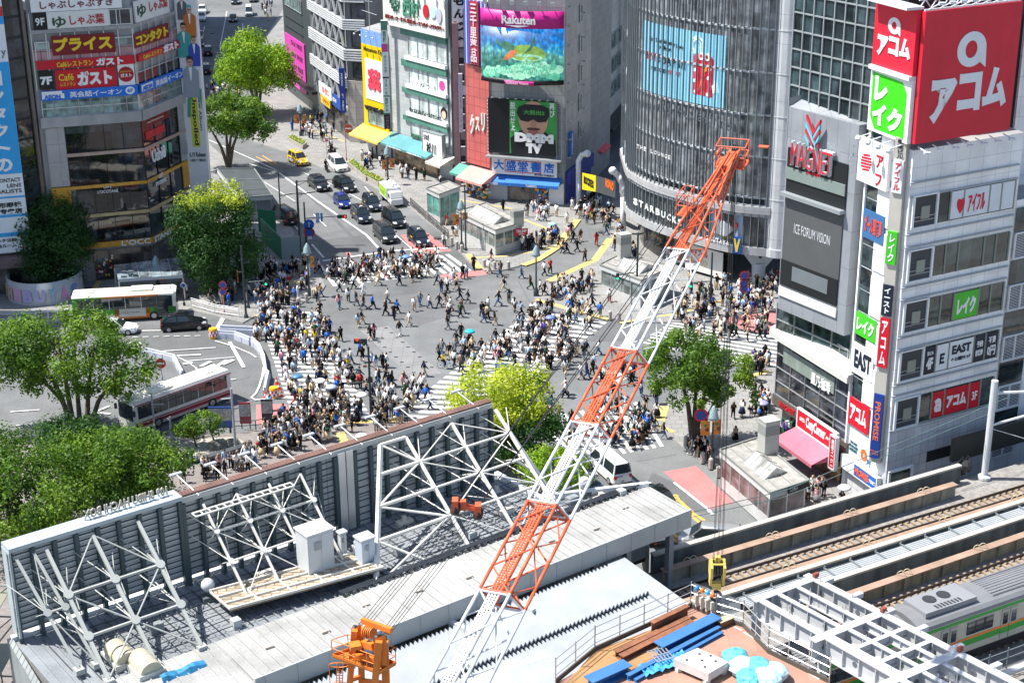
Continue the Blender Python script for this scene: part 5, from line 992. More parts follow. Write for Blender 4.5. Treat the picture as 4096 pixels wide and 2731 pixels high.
for i in range(6):
 z=27.6-i*.22;h=.75*math.sqrt(max(.05, 1-((i-2.5)/3.2)**2));n1.poly(b, [(-.5-h*.9, z), (-.5-h*.9, z+.13), (-.5+h*.9, z+.13+.12), (-.5+h*.9, z+.12)], .5, .53)
b.build('striped_heart', RED, o)
b=MB()
for i in range(9):u=.3+i*1.0;b.tube(wb2.pt(u, 39.1, .2), wb2.pt(u+.2, 39.7, 1.2), .05);b.rbox(wb2.pt(u+.2, 39.55, 1.25)[:], (.4, .3, .2))
for i in range(8):b.bar(wb2.pt(i*1.1, 39.1, -.4), wb2.pt(i*1.1+.55, 39.7, -.4), .06, .06);b.bar(wb2.pt(i*1.1+.55, 39.7, -.4), wb2.pt(i*1.1+1.1, 39.1, -.4), .06, .06)
b.bar(wb2.pt(0, 39.7, -.4), wb2.pt(9, 39.7, -.4), .08, .08);b.bar(wb2.pt(0, 39.1, .2), wb2.pt(9, 39.1, .2), .12, .12);wb1.slab(b, 0, 4.9, 39.1, 39.3, -.2, 1.2)
for i in range(7):u=.4+i*1.35;b.tube(wb2.pt(u, 29.5, .3), wb2.pt(u, 29.3, 1.2), .05);b.rbox(wb2.pt(u, 29.2, 1.25)[:], (.45, .3, .15))
for i in range(4):u=.4+i*1.3;b.tube(wb1.pt(u, 29.5, .3), wb1.pt(u, 29.3, 1.3), .05);b.ball(wb1.pt(u, 29.2, 1.35), .25, 8, 4)
wb1.slab(b, -.1, 4.95, 34.2, 34.5, .0, .6);b.build('lamp_trusses', paint('d4d8dc'), o)
t=tower('office_building', 'white block with dark barred windows at the right edge, behind the overhead line mast', [(38.05, 114.2), (45.5, 118.2), (43, 124), (36, 120)], 0, 24, WP)
n3=Wall((38.0, 114.1), (45.4, 118.2))
for k in range(5):
 z=2.6+k*4.2
 b=MB();n3.slab(b, .15, 2.6, z, z+2.0, .02, .08);b.build('window', BG, t);f=MB();grid(n3, f, (.15, 2.6, z, z+2.0), 2, 1, .14, .08, .2)
 for i in range(14):n3.slab(f, .2, 2.55, z+.1+i*.13, z+.13+i*.13, .08, .12)
 f.build('window_bars', paint('d0d4d8'), t)
 b=MB();n3.slab(b, .1, 2.7, z+2.1, z+4.0, .02, .06);b.build('window', MGL, t)
tower('office_building', 'white panelled tower behind the red billboard at the top right corner', [(38.5, 118), (48, 122), (46, 130), (36, 127)], 0, 37, WP)
# ---------------- station building: roof, billboards seen from behind, corrugated shed
sw_=Wall((-27.4, 75.8), (-1.4, 95.5));S_=sw_.pt
ROOFM=tile('standing seam roof', (.42, .42, .4), (.3, .3, .29), 200, .62, .03, 0, .5, .06)
def seam(n, col, w):
 m=mat(n, col, .55, var=.2, sc=.5, big=.2, fine=.1, streak=0);return m
RF1=seam('pale metal roof', (.38, .38, .365), .6);RF2=seam('blue grey metal roof', (.23, .25, .27), .6)
t=thing('station_building', 'low station building with a long ribbed metal roof in front of the plaza', 'building', tuple(S_(18, 0, 5)))
def sbox(mb, u0, u1, d0, d1, z0, z1, mi=0):sw_.slab(mb, u0, u1, z0, z1, d0, d1, mi)
RPL=[tuple(S_(u, 0, d))[:2]for u, d in((-.3, -.6), (33.3, -.6), (33.5, 4.3), (40.1, 7.2), (40.1, 7.4), (-.3, 7.4))];b=MB();b.prism(RPL, 5, 9.95);sbox(b, 40, 40.3, 7, 7.4, 0, 9.9);b.build('wall', mat('station wall', (.3, .3, .29), .7), t)
b=MB();sbox(b, -.4, 9, -.7, -.35, 9.95, 10.3);sbox(b, 9, 33.3, -.7, -.35, 9.95, 10.25);b.bar(S_(33.5, 10.15, 4.3), S_(40.2, 10.15, 7.2), .3, .7);b.bar(S_(33.4, 10.1, -.6), S_(33.5, 10.1, 4.3), .3, .5)
b.build('parapet', paint('dadcdc'), t)
b=MB();b.prism(RPL, 9.96, 10.02)
u=.2
while u<39.8:
 b.bar(S_(u, 10.04, -.3 if u<33.2 else 4.5+(u-33.5)*.44), S_(u, 10.06, 7.35), .1, .12);u+=.62
b.build('upper_roof', RF2, t)
b=MB();b.hexa([S_(8.4, 9.3, 11.3), S_(40.2, 9.3, 11.3), S_(40.2, 9.3, 6.9), S_(8.4, 9.3, 6.9)], [S_(8.4, 10.1, 11.3), S_(40.2, 10.1, 11.3), S_(40.2, 10.25, 6.9), S_(8.4, 10.25, 6.9)])
b.hexa([S_(-2, 9.3, 14.5), S_(8.4, 9.3, 14.5), S_(8.4, 9.3, 6.9), S_(.3, 9.3, 6.9)], [S_(-2, 9.6, 14.5), S_(8.4, 9.6, 14.5), S_(8.4, 10.25, 6.9), S_(.3, 10.25, 6.9)])
u=.9
while u<40:b.bar(S_(u, 10.27, 6.9), S_(u, (10.13 if u>8.4 else 9.63), (11.25 if u>8.4 else 14.4)), .07, .1);u+=.62
b.build('lower_roof', RF1, t)
b=MB();sbox(b, 8.4, 40.2, 11.3, 11.42, 8.9, 10.18);sbox(b, 8.3, 8.5, 11.4, 15, 8.6, 9.7)
for i in range(16):sbox(b, 9+i*2, 9.06+i*2, 11.42, 11.45, 8.95, 10.15)
b.build('eave_fascia', paint('aeb0ae'), t)
b=MB()
for i in range(9):
 u=10.5+i*3.3;b.rbox(S_(u, 10.17, 9.2+.6*math.sin(i*2.1))[:], (.5, .12, .12), .6)
b.build('snow_guards', paint('b4a89c'), t)
b=MB()
for i in range(3):b.path([S_(16.5+k*2.3, 10.45+.04*math.sin(k*3+i), 6.75+.16*i)for k in range(11)], .07)
for k in range(46):b.rbox(S_(16.6+k*.5, 10.28, 6.9)[:], (.1, .6, .16), .65)
for k in range(40):b.tube(S_(1+k*.9, 10.15, .6), S_(1.05+k*.9, 10.2, 6.6), .025)
for i in range(7):b.path([S_(2+k*1.5, 10.22+.05*(k%2), 1.2+i*.8)for k in range(25)], .03, 4)
b.build('roof_cables', paint('3c4046'), t)
b=MB();sbox(b, 6, 36, 11.5, 12.6, 4.6, 6.0);b.build('platform', mat('platform', (.1, .1, .1), .8), t);b=MB();sbox(b, 6, 33, 12.1, 12.16, 6.0, 6.01);sbox(b, 6, 33, 12.3, 12.36, 6.0, 6.01);b.build('platform_line', YEL, t)
b=MB();sbox(b, 5, 40, 6.9, 7.2, 4.6, 9.6);b.build('inner_wall', paint('25292c'), t)
b=MB()
for u in(32.5, 35.2, 38.9):sbox(b, u, u+.4, 10.4, 10.8, 0, 9.3)
b.build('columns', paint('8c9094'), t)
o=thing('roof_walkway', 'rusty grating walkway on the station roof carrying the grey cabinets', 'walkway', tuple(S_(14, 10.3, 4)))
b=MB();b.hexa([S_(10.2, 10.75, 5.3), S_(19.6, 10.75, 6.6), S_(19.6, 10.75, 4.2), S_(10.4, 10.75, 2.8)], [S_(10.2, 10.9, 5.3), S_(19.6, 10.9, 6.6), S_(19.6, 10.9, 4.2), S_(10.4, 10.9, 2.8)]);b.build('grating', tile('rusty grating', (.42, .36, .27), (.2, .14, .09), .9, .3, .04, .5, .8, .35), o)
b=MB()
for dd in(2.8, 3.7, 4.6, 5.3):b.bar(S_(10.2, 10.95, dd), S_(19.6, 10.95, dd+1.35), .1, .14)
for u in(10.2, 12, 14, 16, 18, 19.6):b.bar(S_(u, 10.93, 2.9+(u-10)*.14), S_(u, 10.93, 5.3+(u-10)*.14), .1, .12)
b.build('frame', paint('d2cfc4'), o)
def cabinet(nm, label, u, d, w, dp, h, col):
 o=thing(nm, label, 'cabinet', tuple(S_(u, 10.9, d)));a=math.atan2(sw_.t.y, sw_.t.x)
 b=MB();b.rbox(S_(u, 10.9, d)[:], (w, dp, h), a);b.build('body', col, o);b=MB();b.rbox(S_(u, 10.9+h, d)[:], (w+.14, dp+.14, .1), a);b.build('lid', paint('d8dad8'), o)
 b=MB()
 for s in(-1, 1):sw_.slab(b, u+s*w*.25-w*.22, u+s*w*.25+w*.22, 11.0, 10.8+h, d+dp/2, d+dp/2+.03)
 b.build('door', col, o);b=MB();sw_.slab(b, u-.25*w, u-.02*w, 10.9+h*.6, 10.9+h*.8, d+dp/2+.03, d+dp/2+.1);b.build('plate', paint('9aa0a4'), o)
cabinet('electrical_cabinet', 'large grey two door electrical cabinet on the rusty grating', 16.6, 4.0, 1.75, 1.4, 2.5, paint('c2c6c8'));cabinet('electrical_cabinet', 'smaller blue grey cabinet right of the large one', 19.3, 5.2, .9, .8, 1.55, paint('bcc6d0'))
cabinet('electrical_cabinet', 'thin grey post cabinet behind the two bigger cabinets', 18.7, 3.6, .4, .35, 1.4, paint('c8cacc'))
def speaker(label, u, d):
 o=thing('horn_speaker', label, 'speaker', tuple(S_(u, 10.1, d)));b=MB();b.ball(S_(u, 11.0, d), .42, 10, 6);b.build('horn', paint('c8ccce'), o, True);b=MB();b.tube(S_(u, 10.1, d), S_(u, 10.8, d), .12);b.rbox(S_(u, 10.05, d)[:], (.9, .7, .3), .6);b.build('base', paint('5a6468'), o)
speaker('grey horn speaker beside the left billboard foot', 10.4, 2.2);speaker('grey horn speaker behind the white truss', 18.7, 1.5);speaker('grey horn speaker at the right end of the roof', 36.2, 5.4)
for label, u in(('ribbed yellowish roof skylight, upper one of the pair', 3.6), ('ribbed yellowish roof skylight beside the blue sheet', 4.2)):
 d=5.2 if u<4 else 6.9;o=thing('roof_skylight', label, 'skylight', tuple(S_(u, 10, d)), 'ribbed skylights on the station roof')
 b=MB();n=12;P=[]
 for k in range(9):
  for i in range(n+1):
   a=math.pi*i/n;rr=.62+(.04 if k%2 else 0);P.append(S_(u-.62*0+rr*math.cos(a), 10.45+rr*.9*math.sin(a), d-.9+k*.225))
 b.add(P, [(k*(n+1)+i, k*(n+1)+i+1, (k+1)*(n+1)+i+1, (k+1)*(n+1)+i)for k in range(8)for i in range(n)]);b.add(P[:n+1], [tuple(range(n+1))]);b.add(P[-n-1:], [tuple(range(n+1))]);b.build('dome', mat('yellowed plastic', (.5, .46, .34), .4, var=.1), o)
 b=MB();sbox(b, u-.75, u+.75, d-1.0, d+1.0, 10.05, 10.45);b.build('curb', paint('c8c8c0'), o)
BL=mat('blue sheet', (.03, .22, .42), .55, var=.3, sc=2, fine=.1)
b=MB();n=8;P=[S_(4.4+2.6*i/n, 9.95+.35*math.sin(i*1.3+j*.9)*(.4+j/n)*.5+(.4 if j<2 else 0)-j*.05, 8.2+2.6*j/n)for j in range(n+1)for i in range(n+1)]
b.add(P, [(j*(n+1)+i, j*(n+1)+i+1, (j+1)*(n+1)+i+1, (j+1)*(n+1)+i)for j in range(n)for i in range(n)]);tag(b.build('tarpaulin', BL), 'crumpled blue sheet below the ribbed skylights', 'tarpaulin')
PB=tile('billboard back sheets', (.4, .42, .43), (.22, .25, .26), 1.1, 2.0, .05, 0, .6, .14);DG=paint('3c4a4c');WST=paint('a9aca8');WWH=paint('dcdad2')  # WST: greyish white steel, darkened to carry the shade on the left trusses
PB2=tile('pale back sheets', (.56, .58, .59), (.3, .33, .34), 1.26, .36, .03, 0, .6, .06)
def billboard(label, u0, u1, z0, z1, rows, cols, top, nm='roof_billboard'):
 o=thing(nm, label, 'billboard', tuple(S_((u0+u1)/2, z0, 0)))
 b=MB();sw_.slab(b, u0, u1, z0, z1, -.45, -.2);b.build('panel', PB if top else PB2, o)
 f=MB()
 for i in range(rows+1):z=z0+(z1-z0)*i/rows;sw_.slab(f, u0, u1, z-.018, z+.018, -.2, -.12)
 f.build('purlins', DG, o);f=MB()
 for i in range(cols+1):u=u0+(u1-u0)*i/cols;sw_.slab(f, u-.12, u+.12, z0-.6, z1-.1, -.2, .1)
 f.build('columns', paint('46565a'), o)
 return o
o=billboard('grey backed billboard at the left end of the station roof, seen from behind', 0, 10.1, 10.7, 15.7, 14, 8, 0)
b=MB();sw_.slab(b, -.1, 10.2, 15.75, 16.0, -.9, .25);sw_.slab(b, -.12, .0, 10.4, 15.75, -.9, .2);b.build('top_cap', paint('a9b4b8'), o)
b=MB();sw_.text(b, '109 SHIBU HACHI BOX', 4.5, 9.6, 16.05, 16.6, -.5, .02, .1)
_c=S_(7.05, 0, 0);b.v=[v-sw_.t*(2*(v-_c).dot(sw_.t))for v in b.v]
b.build('lettering', paint('a8a49c'), o)
o=billboard('long dark backed billboard in the middle of the station roof', 10.3, 20.6, 10.6, 15.5, 12, 9, 1);o2=billboard('right hand billboard back behind the big white truss', 22.0, 32.6, 9.9, 15.5, 12, 9, 1)
RUST=mat('rusty brown slats', (.25, .14, .11), .7, var=.2)
for oo, u0, u1 in((o, 10.2, 21.2), (o2, 21.2, 32.7)):
 b=MB()
 for k in range(4):sw_.slab(b, u0, u1, 15.8, 15.92, -.62+k*.15, -.53+k*.15)
 b.build('top_slats', RUST, oo);b=MB();sw_.slab(b, u0, u1, 15.45, 15.78, -.2, .02);b.build('top_beam', paint('b0b4b2'), oo)
b=MB();sw_.slab(b, 20.7, 21.2, 10.2, 15.6, -.5, .2);sw_.slab(b, 21.3, 21.8, 10.2, 15.6, -.5, .15);b.build('silver_pier', ALU, o)
for i in range(10):
 u=10.8+i*2.25;oo=thing('billboard_lamp', ('first', 'second', 'third', 'fourth', 'fifth', 'sixth', 'seventh', 'eighth', 'ninth', 'tenth')[i]+' floodlight arm from the left along the brown billboard rail', 'lamp', tuple(S_(u, 15.6, 0)), 'floodlight arms on the billboards')
 b=MB();b.tube(S_(u+.5, 15.7, .1), S_(u, 16.5, -1.7), .045);b.build('arm', ALU, oo);b=MB();b.rbox(S_(u, 16.45, -1.75)[:], (.75, .26, .1), .65);b.build('lamp_head', paint('a8acb0'), oo)
def truss(label, u0, u1, dB, zt, zb, nleg, levels, r, m, skew=0., plates=True, dt=.35):
 """sloping bracing frame from the billboard top down to the roof"""
 o=thing('billboard_truss', label, 'truss', tuple(S_((u0+u1)/2, zb, dB)))
 P=lambda i, s:S_(u0+(u1-u0)*i/(nleg-1)+skew*s, zt+(zb-zt)*s, dt+(dB-dt)*s)
 dn=(P(1, .5)-P(0, .5)).cross(P(0, 1)-P(0, 0)).normalized();dn=dn if dn.z>0 else-dn
 legs, rails, dia, st, pl=MB(), MB(), MB(), MB(), MB()
 for i in range(nleg):legs.bar(P(i, 0), P(i, 1), r*1.7, r*1.7, up=sw_.n)
 for s in levels:rails.bar(P(0, s), P(nleg-1, s), r*1.2, r*1.2, up=sw_.n)
 lv=[0]+list(levels)+[1]
 lv=sorted(set(lv))
 for i in range(nleg-1):
  for k in range(len(lv)-1):
   if(i+k)%2:dia.tube(P(i, lv[k]), P(i+1, lv[k+1]), r*.45)
   else:dia.tube(P(i+1, lv[k]), P(i, lv[k+1]), r*.45)
 for i in range(nleg):
  for s in levels:
   p=P(i, s);u=u0+(u1-u0)*i/(nleg-1)+skew*s;z=p.z
   st.tube(p, S_(u, z, .0), r*.36);st.tube(p, S_(u, max(zb-.2, z-1.6), .0), r*.36);st.tube(p, S_(u+1.1, z+.9, .0), r*.3);st.tube(p, S_(u-1.1, z+.9, .0), r*.3)
   if plates:pl.tube(p+dn*.11, p+dn*.15, r*2.5, 10)
  pl.rbox((P(i, 1)-V((0, 0, .25)))[:], (.5, .5, .3), .65)
 for nm, q in(('legs', legs), ('rails', rails), ('diagonals', dia), ('struts', st), ('node_plates', pl)):q.build(nm, m, o)
 return o
truss('grey steel bracing truss behind the left billboard', 1.9, 7.3, 7.0, 15.4, 10.4, 3, (.36, .68), .11, WST, .2)
truss('end frame of grey bracing at the far left of the left billboard', .2, 1.2, 5.2, 15.4, 10.5, 2, (.5, ), .09, WST, 1.0)
truss('slim white space truss with round nodes behind the middle billboard', 11.4, 17.9, 4.4, 15.2, 10.7, 4, (.3, .62), .075, WWH, .4)
o=truss('big white steel truss standing on the right half of the station roof', 25.6, 32.7, 7.1, 15.45, 10.1, 3, (.22, .45, .69), .1, WWH, .2, False)
b=MB();L0, L1_=V(S_(23.7, 15.45, .35)), V(S_(18.8, 10.1, 7.1));b.bar(L0, L1_, .24, .24, up=sw_.n)
for s in(0, .22, .45, .69):b.bar(L0.lerp(L1_, s), S_(25.6+.2*s, 15.45-5.35*s, .35+6.75*s), .17, .17, up=sw_.n)
for s, e in((0, .22), (.45, .22), (.45, .69), (1, .69)):b.tube(L0.lerp(L1_, s), S_(25.6, 15.45-5.35*e, .35+6.75*e), .08)
b.tube(S_(32.7, 15.4, .3), S_(35, 10.1, 3), .13);b.tube(S_(32.9, 12.4, 2), S_(34.6, 11, 2.6), .08);b.tube(S_(23, 10.2, 6.9), L0.lerp(L1_, .69), .09);b.build('left_bay', WWH, o)
b=MB();b.path([S_(10.5+i*.5, 15.0, .7)for i in range(14)], .06);b.path([S_(10.5+i*.5, 15.0, 1.2)for i in range(14)], .06)
for i in range(14):b.tube(S_(10.5+i*.5, 15, .7), S_(10.5+i*.5, 15, 1.2), .04)
tag(b.build('ladder', WWH), 'white ladder lying along the middle billboard top', 'ladder')
SH=mat('white corrugated roof', (.37, .395, .415), .4, var=.07, big=.06, fine=.04)
t=thing('platform_shed', 'long white corrugated platform roof below the station building', 'roof', tuple(S_(20, 8, 15)))
def corr(nm, u0, u1, d0, d1, z0, z1, ph):
 n=int((u1-u0)/.15);P=[];
 for i in range(n+1):
  u=u0+(u1-u0)*i/n;h=ph if i%2 else 0;P+=[S_(u, z0+h, d0), S_(u, z1+h, d1), S_(u, z0+h-.02-.1, d0), S_(u, z1+h-.12, d1)]
 b=MB();fs=[]
 for i in range(n):a=i*4;c=a+4;fs+=[(a, a+1, c+1, c), (a+2, c+2, c+3, a+3), (a, c, c+2, a+2), (a+1, a+3, c+3, c+1)]
 b.add(P, fs);return b.build(nm, SH, t)
corr('upper_sheet', -2, 32.9, 11.8, 15.5, 8.75, 8.5, .24);corr('lower_sheet', -2, 32.9, 15.35, 19.4, 8.2, 7.95, .24)
b=MB();sbox(b, -2, 32.9, 15.4, 15.44, 7.9, 8.45);b.build('step_shade_strip', DARK, t)  # dark strip added under the sheet end, standing in for the shade there
b=MB();b.hexa([S_(32.8, 8.0, 19.4), S_(34.1, 8.0, 19.4), S_(34.1, 8.4, 11.8), S_(32.8, 8.4, 11.8)], [S_(32.8, 8.2, 19.4), S_(34.1, 8.2, 19.4), S_(34.1, 8.95, 11.8), S_(32.8, 8.95, 11.8)]);b.build('edge_flashing', SH, t)
b=MB()
for u in(2, 10, 18, 26, 32):
 for d in(13, 18):sbox(b, u, u+.3, d, d+.3, 4.6, 8.2)
b.build('columns', paint('6c7074'), t)
for label, u in(('short white beam stub poking out from under the station eave', 21.0), ('long white beam stub near the crane boom', 25.2)):
 b=MB();b.bar(S_(u, 8.9, 10.6), S_(u+.5, 8.9, 13.4), .3, .3);tag(b.build('beam_stub', paint('c8cac8')), label, 'beam')
for i in range(16):
 u=(3.2, 6.4, 8.6, 10.2, 12.6, 14.2, 20.4, 22.2, 24.6, 26.8, 28.6, 30.4, 31.8, 34.8, 36.6, 38)[i];d=(1.4, 3.6, 1.8, 5.9, 1.6, 2.2, 2.4, 4.6, 1.4, 5.6, 2.6, 4.4, 1.6, 5.8, 6.6, 7)[i];b=MB();b.rbox(S_(u, 10.02, d)[:], (.5+.3*(i%3), .5, .3+.25*(i%2)), .65);b.rbox(S_(u, 10.3, d)[:], (.3, .3, .3), .3);tag(b.build('roof_vent', paint(('b8bcbc', '8a9092', 'c8c4b8')[i%3])), 'small metal box vent on the ribbed station roof among cables', 'vent', 'small vents on the station roof')
b=MB();b.hexa([S_(-.6, 0, -.6), S_(-.3, 0, -.6), S_(-1.6, 0, 16), S_(-2.2, 0, 16)], [S_(-.6, 10.2, -.6), S_(-.3, 10.2, -.6), S_(-1.6, 9.6, 16), S_(-2.2, 9.6, 16)]);b.build('end_wall', tile('ribbed panels', (.3, .32, .32), (.14, .15, .16), .3, 50, .03, 0, .5, .1), bpy.data.objects['station_building'])
o=thing('scaffold', 'dark scaffold tower and netting at the left edge below the trees', 'scaffold', (-31, 72, 0))
b=MB()
for i in range(5):
 for j in range(3):
  p=V((-33.5+i*1.2-j*.4, 79-j*3.2-i*.1, 0));b.tube(p, p+V((0, 0, 12.5-j*2)), .05)
for z in(2, 4, 6, 8, 10, 12):
 for j in range(3):b.tube((-33.5-j*.4, 79-j*3.2, min(z, 12.4-j*2)), (-28.7-j*.4, 78.6-j*3.2, min(z, 12.4-j*2)), .05)
 b.tube((-33.5, 79, z*.8), (-34.3, 72.6, z*.8), .05);b.tube((-28.7, 78.6, z*.8), (-29.5, 72.2, z*.8), .05);b.tube((-33.5, 79, z-2), (-31, 78.8, z), .04);b.tube((-31, 78.8, z-2), (-28.7, 78.6, z), .04)
b.build('tubes', paint('6c7674'), o)
b=MB()
for z in(4, 8, 11.5):b.box(-33.6, 75.5, z, -28.8, 79, z+.06)
b.build('boards', paint('8a8878'), o)
b=MB();b.sheet([(-60, 40), (-18, 40), (-18, 60), (-27, 77), (-60, 80)], .15);struct('yard', b, mat('dark yard', (.07, .085, .08), .9, var=.3))
# ---------------- railway, train, construction deck, white steel frame
tw=Wall((9.4, 94), (33.3, 107.2));T_=tw.pt
if not tw.right:pass
BAL=mat('ballast', (.27, .255, .24), .95, var=.25, sc=3.5, fine=.35, bump=.6)
b=MB()
b.prism([tuple(T_(u, 0, d))[:2]for u, d in((-3, 1.2), (80, 1.2), (80, 40), (-40, 40), (-40, 16), (-3, 12))], 3.4, 4.75, 0, 0);struct('track_bed', b, BAL)
b=MB();b.prism([tuple(T_(u, 0, d))[:2]for u, d in((-2.5, 1.6), (80, 1.6), (80, 40), (-40, 40), (-40, 17), (-3, 13))], 0, 3.4);struct('viaduct', b, paint('3a3d3c'))
CREAM2=mat('weathered coping', (.5, .46, .39), .8, var=.12, sc=.6);DKW=mat('dark stained concrete', (.13, .145, .14), .9, var=.3, sc=.4, streak=.35)
GIR=mat('rusty cream girder', (.38, .26, .19), .75, var=.22, sc=.35, big=.2, streak=.1);GIS=mat('grimy girder side', (.3, .28, .21), .8, var=.2, streak=.3)
SLP=mat('rusty sleepers', (.3, .22, .15), .9, var=.2, sc=2);RAIL=mat('rail steel', (.06, .05, .05), .5, .5, var=.1)
def trackwall(label, d, z0=4.7, z1=6.1, u0=-1, u1=75, bend=0.):
 o=thing('parapet_wall', label, 'wall', tuple(T_(20, z0, d)));b=MB();b.hexa([T_(u0, z0, d), T_(u1, z0, d+bend), T_(u1, z0, d+bend-.3), T_(u0, z0, d-.3)], [T_(u0, z1, d), T_(u1, z1, d+bend), T_(u1, z1, d+bend-.3), T_(u0, z1, d-.3)]);b.build('wall', DKW, o)
 b=MB();b.hexa([T_(u0, z1, d+.06), T_(u1, z1, d+bend+.06), T_(u1, z1, d+bend-.36), T_(u0, z1, d-.36)], [T_(u0, z1+.14, d+.06), T_(u1, z1+.14, d+bend+.06), T_(u1, z1+.14, d+bend-.36), T_(u0, z1+.14, d-.36)]);b.build('coping', CREAM2, o)
trackwall('outer railway parapet above the street, with cream coping', 1.5, 3.2, 6.1, -1, 26.4);trackwall('second railway parapet left of the pipe rack', 7.75, 4.7, 5.9, -2);trackwall('third railway parapet right of the pipe rack', 10.0, 4.7, 6.0, 2, 75, -1.0)
def girder(label, d, u0, u1, bend=0.):
 o=thing('bridge_girder', label, 'girder', tuple(T_(10, 4.7, d)));b=MB();b.hexa([T_(u0, 5.75, d+.3), T_(u1, 5.75, d+.3+bend), T_(u1, 5.75, d-.3+bend), T_(u0, 5.75, d-.3)], [T_(u0, 5.82, d+.3), T_(u1, 5.82, d+.3+bend), T_(u1, 5.82, d-.3+bend), T_(u0, 5.82, d-.3)]);b.build('top_flange', GIR, o)
 b=MB();b.hexa([T_(u0, 4.5, d+.06), T_(u1, 4.5, d+.06+bend), T_(u1, 4.5, d-.06+bend), T_(u0, 4.5, d-.06)], [T_(u0, 5.75, d+.06), T_(u1, 5.75, d+.06+bend), T_(u1, 5.75, d-.06+bend), T_(u0, 5.75, d-.06)]);b.build('web', GIS, o)
 b=MB();n=int((u1-u0)/1.7)
 for i in range(n):
  u=u0+.4+i*1.7;dd=d+bend*(u-u0)/(u1-u0);sw=.26;tw.slab(b, u, u+.06, 4.6, 5.75, dd+.06, dd+sw)
 b.build('stiffeners', GIS, o);b=MB()
 for i in range(0, n, 4):
  u=u0+2+i*1.7;dd=d+bend*(u-u0)/(u1-u0)
  b.path([T_(u+.18*math.cos(a*.45), 5.8+.3*math.sin(a*.45)+.1, dd+.2-.06*a)for a in range(8)], .03, 5, 0);b.path([T_(u+.5+.18*math.cos(a*.45), 5.8+.3*math.sin(a*.45)+.1, dd+.2-.06*a)for a in range(8)], .03, 5, 0)
 b.build('cable_loops', paint('c8bc9c'), o)
girder('rusty bridge girder nearest the street', 2.9, -1.2, 24.5);girder('rusty bridge girder between first track and pipe rack', 6.9, -3, 60, .4);girder('rusty bridge girder left of the ballasted second track', 11.4, 3, 60, -1.0)
def track(label, d, u0, u1, bend=0.):
 o=thing('railway_track', label, 'track', tuple(T_((u0+u1)/2, 4.8, d)))
 for s in(-.56, .56):
  b=MB();b.bar(T_(u0, 4.98, d+s), T_(u1, 4.98, d+s+bend), .09, .17);b.build('rail', RAIL, o)
 b=MB();n=int((u1-u0)/.62)
 for i in range(n):
  u=u0+i*.62;dd=d+bend*i/n;b.bar(T_(u, 4.83, dd-.95), T_(u, 4.83, dd+.95), .22, .12)
 b.build('sleepers', SLP, o);o['group']='railway tracks'
track('railway track nearest the street, between two rusty girders', 4.75, -4, 62, .5);track('empty railway track beside the train', 12.95, 2, 60, -1.0);track('railway track under the green striped train', 18.65, -30, 60)
o=thing('pipe_rack', 'rack of grey pipes running between two railway parapets', 'pipes', tuple(T_(20, 5.2, 8.8)))
b=MB()
for k in range(6):b.tube(T_(1, 5.7, 8.3+k*.2), T_(60, 5.7, 7.7+k*.2), .085, 8)
b.build('pipes', paint('b4b8ba'), o);b=MB()
for i in range(26):u=1.5+i*2.2;dd=-.6*i*2.2/59;b.bar(T_(u, 5.85, 8.0+dd), T_(u, 5.85, 9.6+dd), .08, .08);b.bar(T_(u, 5.5, 8.0+dd), T_(u, 5.5, 9.6+dd), .08, .08);b.tube(T_(u, 4.8, 8.1+dd), T_(u, 6.0, 8.1+dd), .05);b.tube(T_(u, 4.8, 9.5+dd), T_(u, 6.0, 9.5+dd), .05)
for dd in(8.0, 9.6):b.bar(T_(1, 5.6, dd), T_(60, 5.6, dd-.6), .09, .12)
b.build('frame', paint('7c8488'), o)
TC1, TC2=paint('b9b4a6'), paint('8d9094');TGR, TOR=paint('2f9a3c'), paint('e07a2c')
ROOFT=mat('grey train roof', (.2, .205, .215), .5, var=.08, big=.06)
